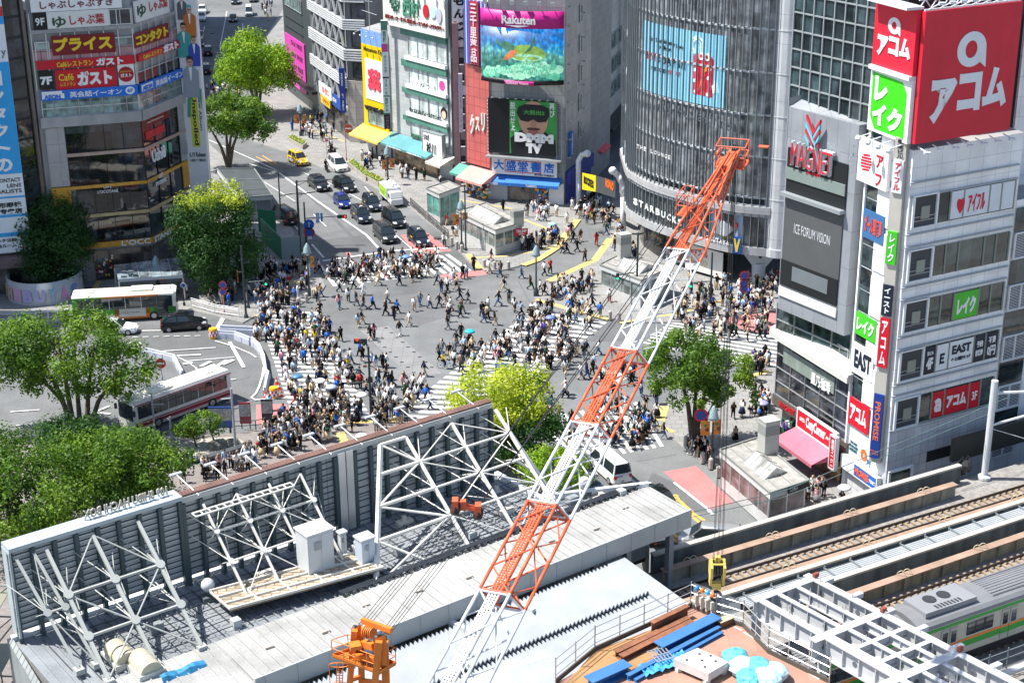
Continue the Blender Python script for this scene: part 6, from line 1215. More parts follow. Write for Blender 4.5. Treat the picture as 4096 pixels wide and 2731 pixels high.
def coach(label, u0, u1):
 o=thing('train_car', label, 'train', tuple(T_((u0+u1)/2, 5.05, 18.65)), 'coaches of the green striped train');d0, d1=17.2, 20.1
 b=MB();tw.slab(b, u0, u1, 5.9, 8.3, d0, d1);b.build('body', TC1, o)
 prof=[(d1, 8.3), (d1-.05, 8.5), (d1-.25, 8.68), (d1-.8, 8.85), ((d0+d1)/2, 8.92), (d0+.8, 8.85), (d0+.25, 8.68), (d0+.05, 8.5), (d0, 8.3)]
 b=MB();P=[T_(u, z, d)for u in(u0, u1)for d, z in prof];n=len(prof);b.add(P, [(i, i+1, n+i+1, n+i)for i in range(n-1)]+[tuple(range(n)), tuple(range(n, 2*n))]);b.build('roof', ROOFT, o)
 b=MB()
 for k in range(9):dd=d0+.55+k*.23;zz=8.93-.05*abs(k-4)*.5;b.bar(T_(u0+6.2, zz, dd), T_(u1-.5, zz, dd), .04, .05)
 b.build('roof_ribs', paint('7a7d82'), o)
 b=MB();tw.slab(b, u0+.9, u0+4.9, 8.8, 9.12, d0+.5, d1-.5);b.build('air_conditioner', paint('8a8c90'), o);b=MB()
 for uu in(u0+2.2, u0+3.3):b.lathe([(.42, 9.13), (.42, 9.16)], tuple(T_(uu, 0, (d0+d1)/2-.2)), 16)
 for k in range(8):tw.slab(b, u0+1.9+k*.26, u0+2.05+k*.26, 9.12, 9.13, d1-1.0, d1-.6)
 b.build('fan_grilles', paint('3a3c40'), o);b=MB();tw.slab(b, u0+11, u0+11.9, 8.95, 9.15, d0+1.3, d0+1.7);b.build('roof_antenna', DARK, o)
 for z0, z1, m in((8.05, 8.25, TGR), (6.35, 6.75, TGR), (6.75, 6.9, TOR)):b=MB();tw.slab(b, u0+.1, u1-.1, z0, z1, d1, d1+.02);b.build('stripe', m, o)
 for k in range(4):
  u=u0+2.4+k*4.85;dr=MB();tw.slab(dr, u-.66, u+.66, 5.95, 7.95, d1+.02, d1+.04);dd=dr.build('door', paint('aaa89e'), o)
  g=MB()
  for s in(-.34, .34):tw.slab(g, u+s-.2, u+s+.2, 6.95, 7.75, d1+.04, d1+.05)
  g.build('pane', BG, dd);g=MB();tw.slab(g, u-.66, u+.66, 6.35, 6.74, d1+.04, d1+.046, 0);tw.slab(g, u-.66, u+.66, 6.74, 6.88, d1+.04, d1+.046, 1);g.build('stripe', [TGR, TOR], dd);g=MB();tw.slab(g, u-.02, u+.02, 5.95, 7.95, d1+.046, d1+.05);g.build('seam', DARK, dd)
  if k<3:g=MB();tw.slab(g, u+1.4, u+3.5, 7.05, 7.9, d1+.02, d1+.04);wn_=g.build('window', BG, o);g=MB();tw.slab(g, u+2.05, u+2.1, 7.05, 7.9, d1+.04, d1+.06);tw.slab(g, u+2.75, u+2.8, 7.05, 7.9, d1+.04, d1+.06);tw.slab(g, u+1.4, u+3.5, 7.5, 7.54, d1+.04, d1+.06);g.build('frame', DARK, wn_)
 b=MB();tw.slab(b, u0+1, u1-1, 5.1, 5.9, d0+.3, d1-.3);b.build('underframe', DARK, o)
coach('first visible train coach on the right, green and orange stripe, vented roof', 4.9, 24.8);coach('train coach under the white steel frame', -15.4, 4.5);coach('farthest train coach leaving the right edge', 25.2, 45)
o=thing('trackside_fence', 'tube fence with a lagged pipe right of the train', 'fence', tuple(T_(12, 5, 22)))
b=MB()
for i in range(22):b.tube(T_(i*1.5, 4.7, 21.8), T_(i*1.5, 6.6, 21.8), .04)
for z in(5.3, 5.9, 6.4):b.tube(T_(0, z, 21.8), T_(33, z, 21.8), .035)
b.build('tubes', paint('6c7478'), o);b=MB();b.tube(T_(-2, 5.6, 22.6), T_(36, 5.6, 22.6), .22, 10);b.build('pipe', paint('c4c6c8'), o);b=MB();tw.slab(b, -2, 36, 4.8, 5.1, 23.2, 23.5);b.build('kerb_beam', paint('4c7a74'), o)
b=MB();tw.slab(b, 2, 40, 4.7, 6.4, 26.4, 27.6);tag(b.build('parapet_wall', paint('ccc8bc')), 'broad white parapet in the bottom right corner', 'wall')
p=G(3, 2, 1985, 1255, 4.8);o=thing('overhead_line_mast', 'white round overhead line mast beside the white tower, with brackets', 'mast', tuple(p));MW=paint('c6cacc')
b=MB();b.tube(p, p+V((0, 0, 7.9)), .25, 14);b.lathe([(.5, 0), (.5, .2), (.3, .3)], tuple(p), 12);b.build('mast', MW, o, False)
b=MB();q=p+V((0, 0, 6.9));b.tube(q, q+V((5.5, 1.2, -.3)), .12, 8);b.tube(q-V((0, 0, 2.6)), q+V((3.2, .9, -2.1)), .1, 8);b.bar(q+V((3, .8, -.3)), q+V((3, .8, -2.4)), .12, .12);b.bar(q+V((3, .8, -2.2)), q+V((5.5, 1.3, -2.4)), .12, .12);b.bar(q+V((4.5, 1, -.3)), q+V((4.5, 1, -2.4)), .12, .12);b.tube(q-V((0, 0, 2.8)), q+V((4.2, 1, -4.5)), .03);b.build('brackets', MW, o)
b=MB();b.path([T_(-2, 8.6, 1.2), T_(10, 8.2, 1.4), T_(31, 10.5, 1.0)], .03, 4);b.path([T_(-2, 8.3, 1.2), T_(10, 7.7, 1.4), T_(31, 9.8, 1.0)], .025, 4);b.path([T_(8, 5.8, 17), T_(40, 9, 13)], .04, 4);b.path([T_(8, 5.8, 17.2), T_(40, 8.7, 13.2)], .04, 4)
tag(b.build('overhead_wires', paint('5c7472')), 'greenish overhead wires strung along the railway', 'wire')
b=MB();q=G(3, 2, 1780, 1200, 5.2)
for i in range(6):b.tube(q+V((i*.15-.4, .1*i, -.4)), q+V((i*.15-.3, .05*i, .9+.15*(i%3))), .07)
b.ball(q+V((.3, 0, .5)), .5, 8, 5);tag(b.build('cable_pile', DARK), 'bundle of black cables at the end of the street parapet', 'cables')
b=MB();tw.slab(b, 28.5, 60, 4.7, 6.6, -1.8, -1.5);tag(b.build('netting_fence', paint('3a3c38')), 'dark netting fence behind the overhead line mast', 'fence')
# ---------------- construction deck
DZ=9.6
b=MB();dk_=[G(2, 3, 1640, 870, DZ), G(2, 3, 1870, 975, DZ), G(2, 3, 2120, 1050, DZ), G(2, 3, 2351, 1290, DZ), G(3, 3, 560, 1568, DZ), G(3, 3, 900, 1900, DZ), G(1, 3, 2200, 2200, DZ), G(2, 3, 380, 1580, DZ)]
b.prism([tuple(q)[:2]for q in dk_], 9.2, DZ)
DECK=tile('rust red deck plates', (.38, .21, .155), (.28, .17, .12), 1.5, 3, .02, .5, .8, .1);b.build('x', DECK);o=bpy.data.objects['x'];o.name='construction_deck';tag(o, None, None, kind='structure')
b=MB();b.prism([tuple(q)[:2]for q in[G(2, 3, 760, 1270, DZ), G(2, 3, 1600, 960, DZ), G(2, 3, 1830, 1010, DZ), G(2, 3, 900, 1568, DZ), G(2, 3, 500, 1568, DZ)]], DZ+.004, DZ+.02);struct('deck_boards', b, mat('rust brown plates', (.36, .2, .085), .8, var=.2, sc=.5))
b=MB()
for c, r, x0, y0, x1, y1 in((2, 3, 2040, 1050, 2110, 1080), (2, 3, 2130, 1100, 2351, 1230), (3, 3, 30, 1260, 120, 1310), (3, 3, 140, 1330, 350, 1450), (3, 3, 370, 1470, 470, 1530), (2, 3, 1820, 1140, 1860, 1165), (2, 3, 2070, 1265, 2110, 1290)):b.bar(G(c, r, x0, y0, DZ+.02), G(c, r, x1, y1, DZ+.02), .09, .02)
struct('deck_markings', b, MARK)
def fence_run(label, P, h, n, m=STEEL, rails=(.5, 1.0, 1.5), toe=True):
 o=thing('scaffold_fence', label, 'fence', tuple(P[0]));p_, r_, tb=MB(), MB(), MB()
 for a, c in zip(P, P[1:]):
  k=max(1, int((c-a).length/n))
  for i in range(k+1):q=a.lerp(c, i/k);p_.tube(q, q+V((0, 0, h)), .035, 6)
  for z in rails:r_.tube(a+V((0, 0, z)), c+V((0, 0, z)), .026, 6)
  if toe:tb.bar(a+V((0, 0, .12)), c+V((0, 0, .12)), .08, .3)
 p_.build('posts', m, o);r_.build('rails', m, o)
 if toe:tb.build('toe_board', paint('54524c'), o)
 return o
D=lambda x, y, c=2:G(c, 3, x, y, DZ)
fence_run('long tube fence between the corrugated roof and the deck', [D(1640, 870), D(760, 1270), D(400, 1568)], 1.6, 1.5);fence_run('tube fence on the right edge of the deck', [D(1640, 870), D(1870, 975), D(2120, 1050), D(2351, 1290), D(560, 1568, 3)], 1.7, 1.1, ALU)
b=MB();a=D(1660, 880);c=D(2090, 1045);b.add([a+V((0, 0, .2)), c+V((0, 0, .2)), c+V((0, 0, 1.7)), a+V((0, 0, 1.7))], [(0, 1, 2, 3)]);m_=mat('clear mesh sheet', (.6, .66, .7), .3, var=.1);m_.node_tree.nodes['Principled BSDF'].inputs['Alpha'].default_value=.3;tag(b.build('mesh_sheet', m_), 'see-through mesh sheet hung on the deck fence behind the hard hats', 'sheet')
for i, (x, y, h, nm)in enumerate(((1682, 690, '2f80b8', 'pale blue'), (1742, 705, 'd8742c', 'orange'), (1778, 722, '3f9ac8', 'sky blue, between two orange ones'), (1818, 735, 'd8742c', 'orange, rightmost'))):
 q=D(1690+i*48, 893+i*22);o=thing('hard_hat', f'hard hat hung on the deck fence, {nm}', 'hard hat', tuple(q+V((0, 0, 1.4))));b=MB();b.ball(q+V((0, -.1, 1.5)), .14, 10, 6);b.build('shell', paint(h), o, True);b=MB();b.lathe([(.17, 1.44), (.17, 1.46)], tuple(q+V((0, -.1, 0))), 10);b.build('brim', paint(h), o)
 b=MB();b.rbox(tuple(q+V((0, -.12, .55))), (.24, .12, .5), .5);b.rbox(tuple(q+V((.02, -.12, .3))), (.2, .1, .3), .5);tag(b.build('tool_bag', paint('c8c0b0')), f'beige tool bag hanging under the {nm} hard hat', 'bag')
def hbeam(mb, p, q, w, h, mi=0):
 d=(q-p).normalized();up=V((0, 0, 1));mb.bar(p+up*(h-.03), q+up*(h-.03), w, .05, mi);mb.bar(p+up*.03, q+up*.03, w, .05, mi);mb.bar(p+up*(h/2), q+up*(h/2), .05, h-.1, mi)
RB_=mat('rusted beam', (.25, .1, .05), .8, var=.3, sc=1.5);BB_=mat('blue painted beam', (.05, .17, .4), .5, var=.12)
for label, a, c, w, h in(('long rusty steel beam on the deck, nearer the fence', D(950, 1330), D(1620, 1010), .38, .4), ('second long rusty steel beam beside the first', D(1000, 1365), D(1650, 1035), .4, .36), ('shorter rusty beam stacked on the pair', D(1280, 1120), D(1610, 960), .35, .8)):
 b=MB();hbeam(b, a, c, w, h);tag(b.build('steel_beam', RB_), label, 'beam')
for label, a, c, w, h in(('big blue steel beam under blue netting on the deck', D(1340, 1300), D(1880, 1030), .75, .62), ('blue steel beam at the bottom edge of the deck', D(700, 1620), D(1060, 1460), .8, .6), ('thin blue beam beside the big one', D(1060, 1540), D(1900, 1090), .3, .35), ('second thin blue beam on the deck', D(1130, 1560), D(1930, 1120), .2, .2)):
 b=MB();hbeam(b, a, c, w, h);tag(b.build('steel_beam', BB_), label, 'beam')
b=MB();n=14;P=[D(1150, 1440).lerp(D(1560, 1300), i/n)+(D(1200, 1480)-D(1150, 1420))*(j/4*1.6)+V((0, 0, .1+.25*abs(math.sin(i*1.9+j*2.3))))for j in range(5)for i in range(n+1)];b.add(P, [(j*(n+1)+i, j*(n+1)+i+1, (j+1)*(n+1)+i+1, (j+1)*(n+1)+i)for j in range(4)for i in range(n)]);tag(b.build('tarpaulin', mat('blue net', (.04, .3, .6), .7, var=.3, sc=3)), 'blue netting bunched over the beams on the deck', 'tarpaulin')
b=MB();a=D(1240, 1350);e1=D(1400, 1310)-a;e2=D(1340, 1440)-a
for k in range(6):b.bar(a+e1*(k/5)+V((0, 0, .5)), a+e1*(k/5)*.9+e2+V((0, 0, .45)), .05, .05)
for k in(0, .5, 1):b.bar(a+e2*k+V((0, 0, .5)), a+e1+e2*k+V((0, 0, .5)), .05, .05)
tag(b.build('steel_ladder', STEEL), 'short aluminium step frame lying over the blue beams', 'ladder')
CB=mat('pale concrete', (.55, .55, .53), .9, var=.1, sc=2, fine=.1);q=[D(1480, 1450), D(1700, 1350), D(1985, 1480), D(1800, 1590)]
o=thing('concrete_block', 'pale concrete block with round lifting holes on the deck', 'block', tuple(q[0]));b=MB();b.hexa([v+V((0, 0, .25))for v in q], [v+V((0, 0, .75))for v in q]);b.build('slab', CB, o);b=MB()
for s, t_ in((.2, .25), (.75, .25), (.25, .75), (.75, .75), (.5, .5), (.9, .5)):c_=q[0].lerp(q[1], s).lerp(q[3].lerp(q[2], s), t_)+V((0, 0, .752));b.lathe([(.09, 0), (.09, .004)], tuple(c_), 10)
b.build('hole', DARK, o);b=MB()
for s, t_ in((.08, .1), (.9, .1), (.1, .9), (.9, .9)):c_=q[0].lerp(q[1], s).lerp(q[3].lerp(q[2], s), t_);b.rbox(tuple(c_), (.3, .3, .25), .5)
b.build('feet', CB, o)
CY=mat('cyan bag', (.1, .4, .5), .6, var=.5, sc=2.5);rb=random.Random(4)
for i, (x, y, s, lb)in enumerate(((2050, 1340, .75, 'round cyan and white bulk bag with a coiled hose on top'), (2120, 1430, .8, 'cyan bulk bag in the middle of the heap'), (2260, 1450, .85, 'cyan bulk bag at the right of the heap'), (2330, 1540, .85, 'cyan bulk bag cut by the bottom edge'), (2180, 1540, .8, 'white and cyan bulk bag at the front of the heap'), (2400, 1480, .8, 'rightmost rounded cyan bulk bag'))):
 q=D(x, y+50);b=MB();n, k=14, 8;vs=[]
 for j in range(k+1):
  a=math.pi*j/k
  for i2 in range(n):f_=1+.1*rb.uniform(-1, 1);e=2*math.pi*i2/n;vs.append(q+V((s*f_*math.sin(a)**.7*math.cos(e), s*f_*math.sin(a)**.7*math.sin(e), s*.55*(1-math.cos(a)))))
 b.add(vs, [(j*n+i2, j*n+(i2+1)%n, (j+1)*n+(i2+1)%n, (j+1)*n+i2)for j in range(k)for i2 in range(n)]);tag(b.build('bulk_bag', CY if i%2==0 else mat('white bag', (.4, .58, .62), .6, var=.2, sc=2.5)), lb, 'bag', 'bulk bags heaped on the deck')
q=D(1890, 1010);o=thing('timber_block', 'brown timber block at the end of the big blue beam', 'block', tuple(q));b=MB();b.bar(D(1890, 1060)+V((0, 0, .2)), D(2010, 1010)+V((0, 0, .2)), .5, .4);b.build('timber', paint('5a4030'), o);b=MB();b.bar(D(1890, 1060)+V((0, 0, .42)), D(2010, 1010)+V((0, 0, .42)), .5, .04);b.build('top_face', paint('b0a890'), o)
a=G(2, 3, 300, 1330, 8.2);wsh=Wall((a.x-4.6, a.y-2.6), (a.x, a.y));o=thing('site_hut', 'grey site hut with a roller shutter at the bottom edge', 'hut', tuple(a))
b=MB();wsh.slab(b, 0, wsh.L, 5, 8.1, -2.2, 0);b.build('wall', paint('b4b6b0'), o);b=MB();wsh.slab(b, -.1, wsh.L+.1, 8.1, 8.2, -2.3, .1);b.build('roof', paint('d0cfc6'), o)
b=MB();wsh.slab(b, 3.2, 5.1, 5, 7.4, .0, .04)
for k in range(14):wsh.slab(b, 3.2, 5.1, 5.1+k*.16, 5.18+k*.16, .04, .06)
b.build('roller_shutter', paint('9aa2a6'), o);b=MB();wsh.slab(b, 4.0, 4.6, 7.5, 7.9, .0, .03);b.build('notice', WHITE, o)
FZ=10.9;IBK=[0];o=thing('girder_grid', 'white painted grid of deep steel beams above the train', 'steelwork', (19, 77, FZ));WF=mat('white primer steel', (.52, .53, .54), .45, var=.05, streak=.05)
P0=G(3, 3, 420, 600, 10.9);P0.z=0;ea=V((.615, -.789, 0));eb=V((-.84, -.54, 0));Pf=lambda a, c, z=FZ:P0+ea*a+eb*c+V((0, 0, z))
def ib(nm, p, q, w, h, hole=0):
 IBK[0]+=1;p, q=[v-V((0, 0, .004*IBK[0]))for v in(p, q)];b=MB();dz=V((0, 0, 1));b.bar(p-dz*.03, q-dz*.03, w, .06);b.bar(p-dz*h, q-dz*h, w, .06);b.bar(p-dz*(h/2), q-dz*(h/2), .05, h-.05)
 d=(q-p);L_=d.length;d.normalize();n=int(L_/1.1)
 for i in range(1, n):c=p+d*(L_*i/n);b.bar(c-dz*.06, c-dz*(h-.03), w*.85, .05, up=d)
 b.build(nm, WF, o)
 if hole:
  hb=MB();sd=V((d.y, -d.x, 0))
  for i in range(hole):c=p+d*(L_*(i+.5)/hole)-dz*(h*.55);hb.tube(c-sd*.045, c+sd*.045, .17, 12)
  hb.build('web_holes', paint('6a6e72'), o)
for a, w_, e in((0, .5, 4.6), (5.0, .55, 5.2), (10.2, .55, 6.4), (15.2, .5, 7)):ib('main_beam', Pf(a, -.2), Pf(a, e), w_, 1.3, 3)
ib('edge_beam', Pf(-.6, 0), Pf(18, 0), .5, 1.3, 7);ib('edge_beam', Pf(-.4, 4.2), Pf(18, 4.6), .45, 1.2, 6)
for c, a0, a1, h in((1.45, 0, 5, .7), (2.9, 0, 5, .9), (1.3, 5, 10.2, .5), (2.7, 5, 10.2, .8), (4.0, 5, 10.2, .6), (1.4, 10.2, 15.2, .7), (2.9, 10.2, 15.2, .9), (5.6, 10.2, 18, .9)):ib('secondary_beam', Pf(a0, c), Pf(a1, c), .3, h, 2)
for a in(6.8, 8.5):ib('cross_beam', Pf(a, 0), Pf(a, 4), .28, .55)
b=MB()
for a in(.6, 2.8, 5.1, 7.4, 9.8, 12.2):b.bar(Pf(a, -.1, FZ-.1), Pf(a, -.85, FZ-.1), .32, .3)
b.build('bracket', WF, o);b=MB()
for a in(0, 5.0, 10.2):p=Pf(a, -.15, FZ);b.rbox((p.x, p.y, FZ+.02), (.35, .2, .25), .6)
b.build('rust_plate', mat('rust red plate', (.25, .06, .04), .7), o);b=MB()
for i in range(26):p=Pf(.5+i*.6, (i%4)*1.4);b.tube(p, p+V((0, 0, .22)), .03)
b.build('studs', STEEL, o)
b=MB()
for a in(0, 5, 10.2, 15.2):
 for c in(0, 4.3):p=Pf(a, c, 0);b.rbox((p.x, p.y, 4.7), (.4, .4, FZ-6.1), .5)
b.build('columns', WF, o)
# ---------------- crawler crane: boom, gantry, ropes and hook
CO, CW, CY2=mat('crane red orange', (.62, .115, .04), .5, var=.14), mat('crane white', (.64, .65, .66), .5, var=.08), mat('crane gantry orange', (.7, .2, .025), .5, var=.08)
_h=G(2, 3, 1885, 520, 12.7);H_=AT(2, 0, 2010, 1450, _h.y);Bt=EYE+(V((-2.9, 43.2, 26.6))-EYE)*.94;Dv=(H_-Bt);LB=Dv.length;Dv.normalize();Rv=V((Dv.y, -Dv.x, 0)).normalized();Uv=Rv.cross(Dv).normalized()
o=thing('crane_boom', 'long red and white lattice crane boom crossing the whole scene', 'crane', tuple(Bt))
def bp(s, a, c):
 k=1 if s<LB-9 else max(.34, 1-(s-(LB-9))/9*.66)
 return Bt+Dv*s+Rv*((a*.54+(1-c)*.24)*k)+Uv*((.52-(1-c)*.31)*k)
def bs(c, r, x, y, a=-1):
 d=ray(c, r, x, y);P=bp(0, a, 1);w0=P-EYE;aa, bb, cc=1, Dv.dot(d), d.dot(d);dd, ee=Dv.dot(w0), d.dot(w0);return(bb*ee-cc*dd)/(aa*cc-bb*bb)
cuts=[-6, bs(1, 3, 2050, 700), bs(2, 2, 120, 1440), bs(2, 2, 530, 720), bs(2, 2, 885, 40), bs(2, 1, 1420, 710), LB]
for k in range(6):
 s0, s1=cuts[k], cuts[k+1];m=CO if k%2 else CW;ch, la, wk=MB(), MB(), MB()
 n=max(2, round((s1-s0)/1.35));R_c=.062
 for a in(-1, 1):
  for c in(-1, 1):
   for i in range(n):ch.tube(bp(s0+(s1-s0)*i/n, a, c), bp(s0+(s1-s0)*(i+1)/n, a, c), R_c, 8)
 for i in range(n):
  p, q=s0+(s1-s0)*i/n, s0+(s1-s0)*(i+1)/n;f_=i%2
  for c in(-1, 1):la.tube(bp(p, -1 if f_ else 1, c), bp(q, 1 if f_ else-1, c), .032, 6)
  for a in(-1, 1):la.tube(bp(p, a, -1 if f_ else 1), bp(q, a, 1 if f_ else-1), .026, 6)
 for q in(s0+.05, s1-.05):
  for a, c, a2, c2 in((-1, -1, 1, -1), (1, -1, 1, 1), (1, 1, -1, 1), (-1, 1, -1, -1)):la.tube(bp(q, a, c), bp(q, a2, c2), .04, 6)
 if k<5 or 1:
  for i in range(int((s1-s0)/.13)):q=s0+i*.13;wk.bar(bp(q, -.4, .8), bp(q, .22, .8), .05, .02)
  for a in(-.4, -.2, 0, .22):wk.bar(bp(s0, a, .8), bp(min(s1, LB-3), a, .8), .05, .04)
 ch.build('chords', m, o, True);la.build('lacing', m, o);wk.build('walkway', m, o)
hd=MB();hd.bar(bp(LB-1.5, 0, 0), bp(LB+.6, 0, 0), .55, .35);hd.bar(bp(LB-5, -.9, 0), bp(LB, -.9, 0), .08, .5);hd.bar(bp(LB-5, .9, 0), bp(LB, .9, 0), .08, .5);hd.build('head', CO, o)
sh=MB()
for a in(-.5, 0, .5):sh.tube(bp(LB+.6, a-.12, .1), bp(LB+.6, a+.12, .1), .38, 14)
sh.build('sheaves', DARK, o)
cg=MB();X, Y, Z=Rv, Dv, V((0, 0, 1));c0=H_+V((0, 0, -.45));cr=[c0+X*(-.75)+Y*(-.2), c0+X*.75+Y*(-.2), c0+X*.75+Y*.8, c0+X*(-.75)+Y*.8]
for h in(0, .55, 1.1):
 for a, c in zip(cr, cr[1:]+cr[:1]):cg.tube(a+Z*h, c+Z*h, .035 if h else .06)
for a in cr:cg.tube(a, a+Z*1.1, .035)
cg.hexa([p-Z*.04 for p in cr], cr);cg.bar(c0+X*1.3+Y*.6+Z*.9, c0+X*1.8+Y*.6+Z*.9, .4, .06);cg.build('cage', CO, o)
for s, a in((cuts[5]+3.5, -1), ):
 b=MB();q=[bp(s, -1.1, .6), bp(s+1.1, -1.1, .6), bp(s+1.1, -2.2, .6), bp(s, -2.2, .6)];b.hexa([v-Z*.04 for v in q], q)
 for v, w_ in zip(q, q[1:]+q[:1]):
  for h in(.5, 1.0):b.tube(v+Z*h, w_+Z*h, .025)
  b.tube(v, v+Z*1.0, .025)
 b.build('platform', CO, o)
hp=_h;o2=thing('crane_hook', 'yellow crane hook block hanging over the construction deck', 'hook', tuple(hp));HY=mat('hook yellow', (.62, .47, .1), .5, var=.15)
b=MB()
for s in(-.36, .36):b.add([(hp.x+s+e, hp.y+.62*math.sin(a*1.047), hp.z+.68*math.cos(a*1.047))for e in(-.07, .07)for a in range(6)], [tuple(range(6)), tuple(range(11, 5, -1))]+[(i, (i+1)%6, 6+(i+1)%6, 6+i)for i in range(6)]);b.rbox((hp.x+s, hp.y, hp.z-.95), (.13, .5, .42), 0)
for dy in(-.3, .3):b.tube((hp.x-.4, hp.y+dy, hp.z+.45), (hp.x+.4, hp.y+dy, hp.z+.45), .07)
b.rbox((hp.x, hp.y, hp.z-1.25), (.5, .35, .4));b.rbox((hp.x, hp.y, hp.z+.5), (.3, .3, .3));b.build('block', HY, o2);b=MB()
for s in(-.18, 0, .18):b.tube((hp.x+s-.06, hp.y, hp.z+.05), (hp.x+s+.06, hp.y, hp.z+.05), .42, 16)
b.build('sheaves', DARK, o2);b=MB();b.path([V((hp.x+.0+.28*math.sin(a*.5), hp.y, hp.z-1.75+.3*math.cos(a*.5)))for a in range(-1, 10)], .09, 8);b.tube((hp.x, hp.y, hp.z-1.2), (hp.x, hp.y, hp.z-1.5), .09);b.build('hook', DARK, o2);b=MB();b.tube((hp.x+.05, hp.y, hp.z-2.0), (hp.x+.05, hp.y, DZ+.6), .035);b.rbox((hp.x+.05, hp.y, hp.z-2.8), (.14, .14, .3));b.build('chain', mat('chain', (.3, .2, .1), .6), o2)
b=MB()
for i in range(6):dx=(-.3, -.18, -.06, .08, .2, .32)[i];b.tube((hp.x+dx, hp.y+(.2 if i%2 else-.2), hp.z+.3), bp(LB+.6, -.4+i*.16, -.1), .015, 5)
tag(b.build('hoist_ropes', DARK), 'dark hoist ropes hanging from the boom head to the yellow hook', 'rope')
AY=44.0;A_=lambda x, y, dy=0:AT(1, 3, x, y, AY+dy)
o=thing('crane_gantry', 'orange crane gantry with sheaves and railed platform in the foreground', 'crane', tuple(A_(1000, 1500)))
b=MB()
for x0, y0, x1, y1, dy, w_ in((905, 1080, 850, 1700, .5, .2), (960, 1060, 975, 1700, .9, .2), (1130, 1180, 1080, 1700, -.3, .22), (1180, 1180, 1200, 1700, 0, .24)):b.bar(A_(x0, y0, dy), A_(x1, y1, dy), w_, w_, up=(0, 1, 0))
b.bar(A_(970, 1540, .9), A_(1200, 1568, 0), .12, .12);b.bar(A_(850, 1545, .5), A_(975, 1500, .9), .12, .12);b.build('legs', CY2, o)
b=MB()
for pts_, dy in((((880, 1090), (960, 1020), (985, 1180), (950, 1330), (870, 1310)), .6), (((1085, 1160), (1190, 1120), (1210, 1250), (1200, 1400), (1080, 1400)), -.25)):
 P=[A_(x, y, dy)for x, y in pts_];Q=[A_(x, y, dy+.14)for x, y in pts_];n=len(P);b.add(P+Q, [tuple(range(n)), tuple(range(2*n-1, n-1, -1))]+[(i, (i+1)%n, n+(i+1)%n, n+i)for i in range(n)])
b.build('side_plates', CY2, o);b=MB();b.bar(A_(975, 990, .7), A_(1245, 1085, 0), .14, .18);b.bar(A_(900, 1320, .4), A_(1100, 1350, 0), .14, .2);b.bar(A_(985, 1200, .4), A_(1085, 1230, 0), .22, .22);b.rbox(A_(910, 1240, .1)[:], (.36, .36, .14), .3);b.build('cross_beams', CY2, o)
b=MB()
for x, y, dy, rr in((910, 1075, .75, .15), (1120, 1165, -.1, .17), (1160, 1165, .05, .17), (1030, 1105, .35, .17), (1060, 1110, .4, .17), (1215, 1080, .2, .13)):
 c=A_(x, y, dy);ax=(A_(1160, 1165)-A_(910, 1075, .7)).normalized();b.tube(c-ax*.05, c+ax*.05, rr, 16)
b.build('sheaves', DARK, o);b=MB()
for k in range(5):c=A_(1005+k*17, 1090+k*4, .35);ax=(A_(1160, 1165)-A_(910, 1075, .7)).normalized();b.tube(c-ax*.018, c+ax*.018, .2, 16)
b.build('rope_drum', CY2, o)
q=[A_(700, 1320, .5), A_(850, 1270, .9), A_(1285, 1390, .2), A_(1130, 1480, -.4)]
b=MB();b.hexa([v-Z*.05 for v in q], q);b.build('platform', tile('orange grating', (.7, .28, .04), (.3, .12, .02), .06, .06, .012, 0, .5, .1), o);b=MB()
for v, w_ in zip(q, q[1:]+q[:1]):
 n=max(1, int((w_-v).length/.45))
 for i in range(n+1):b.tube(v.lerp(w_, i/n), v.lerp(w_, i/n)+Z*.62, .014, 5)
 for h in(.3, .62):b.tube(v+Z*h, w_+Z*h, .016, 5)
 b.bar(v+Z*.05, w_+Z*.05, .02, .1)
lp=[A_(760+90*math.cos(a*.52), 1400+22*math.sin(a*.52), .1*math.sin(a*.52))for a in range(13)];b.path(lp, .018, 5);b.path([p-Z*.75 for p in lp], .016, 5)
for i in(0, 3, 6, 9):b.tube(lp[i], lp[i]-Z*1.4, .014, 5)
for i in range(8):b.tube(A_(745, 1420+i*25, .2), A_(800, 1422+i*25, .2), .014, 5)
b.tube(A_(745, 1390, .2), A_(735, 1620, .2), .016, 5);b.tube(A_(800, 1390, .2), A_(792, 1620, .2), .016, 5);b.build('railing', CY2, o)
tp=A_(1100, 1040, .4);hb=H_+V((0, 0, .5));
def onray(c, r, x, y, s0=tp, s1=hb):
 d=ray(c, r, x, y);e=(s1-s0);n=d.cross(e);n2=e.cross(n);k=(s0-EYE).dot(n2)/d.dot(n2);return EYE+d*k
br=onray(1, 2, 1930, 1510);o3=thing('crane_bridle', 'red orange rope bridle frame hung between gantry and boom head', 'crane', tuple(br));ax=(A_(1245, 1085)-A_(975, 990, .7)).normalized()
b=MB();hw=1.15
bl, brr=onray(1, 2, 1830, 1500), onray(1, 2, 2040, 1545);ax2=(brr-bl).normalized();L_=(brr-bl).length
b.tube(bl, brr, .1, 8);b.tube(bl+Z*.12, brr+Z*.12, .04);
for q in(bl, brr):b.rbox((q-Z*.22)[:], (.22, .4, .45), 0)
b.rbox((bl.lerp(brr, .35)-Z*.1)[:], (.2, .25, .35));b.build('frame', CO, o3);b=MB()
for q in(bl, brr):b.tube(q-ax2*.1-Z*.15, q+ax2*.1-Z*.15, .24, 14)
b.build('sheaves', DARK, o3)
b=MB()
for i in range(4):b.tube(A_(925+i*28, 1050+i*7, .7-.1*i), bl+V((.16*i-.1, 0, -.2)), .011, 4);b.tube(A_(1130+i*38, 1130-i*10, .1), brr+V((.16*i-.3, 0, -.2)), .011, 4)
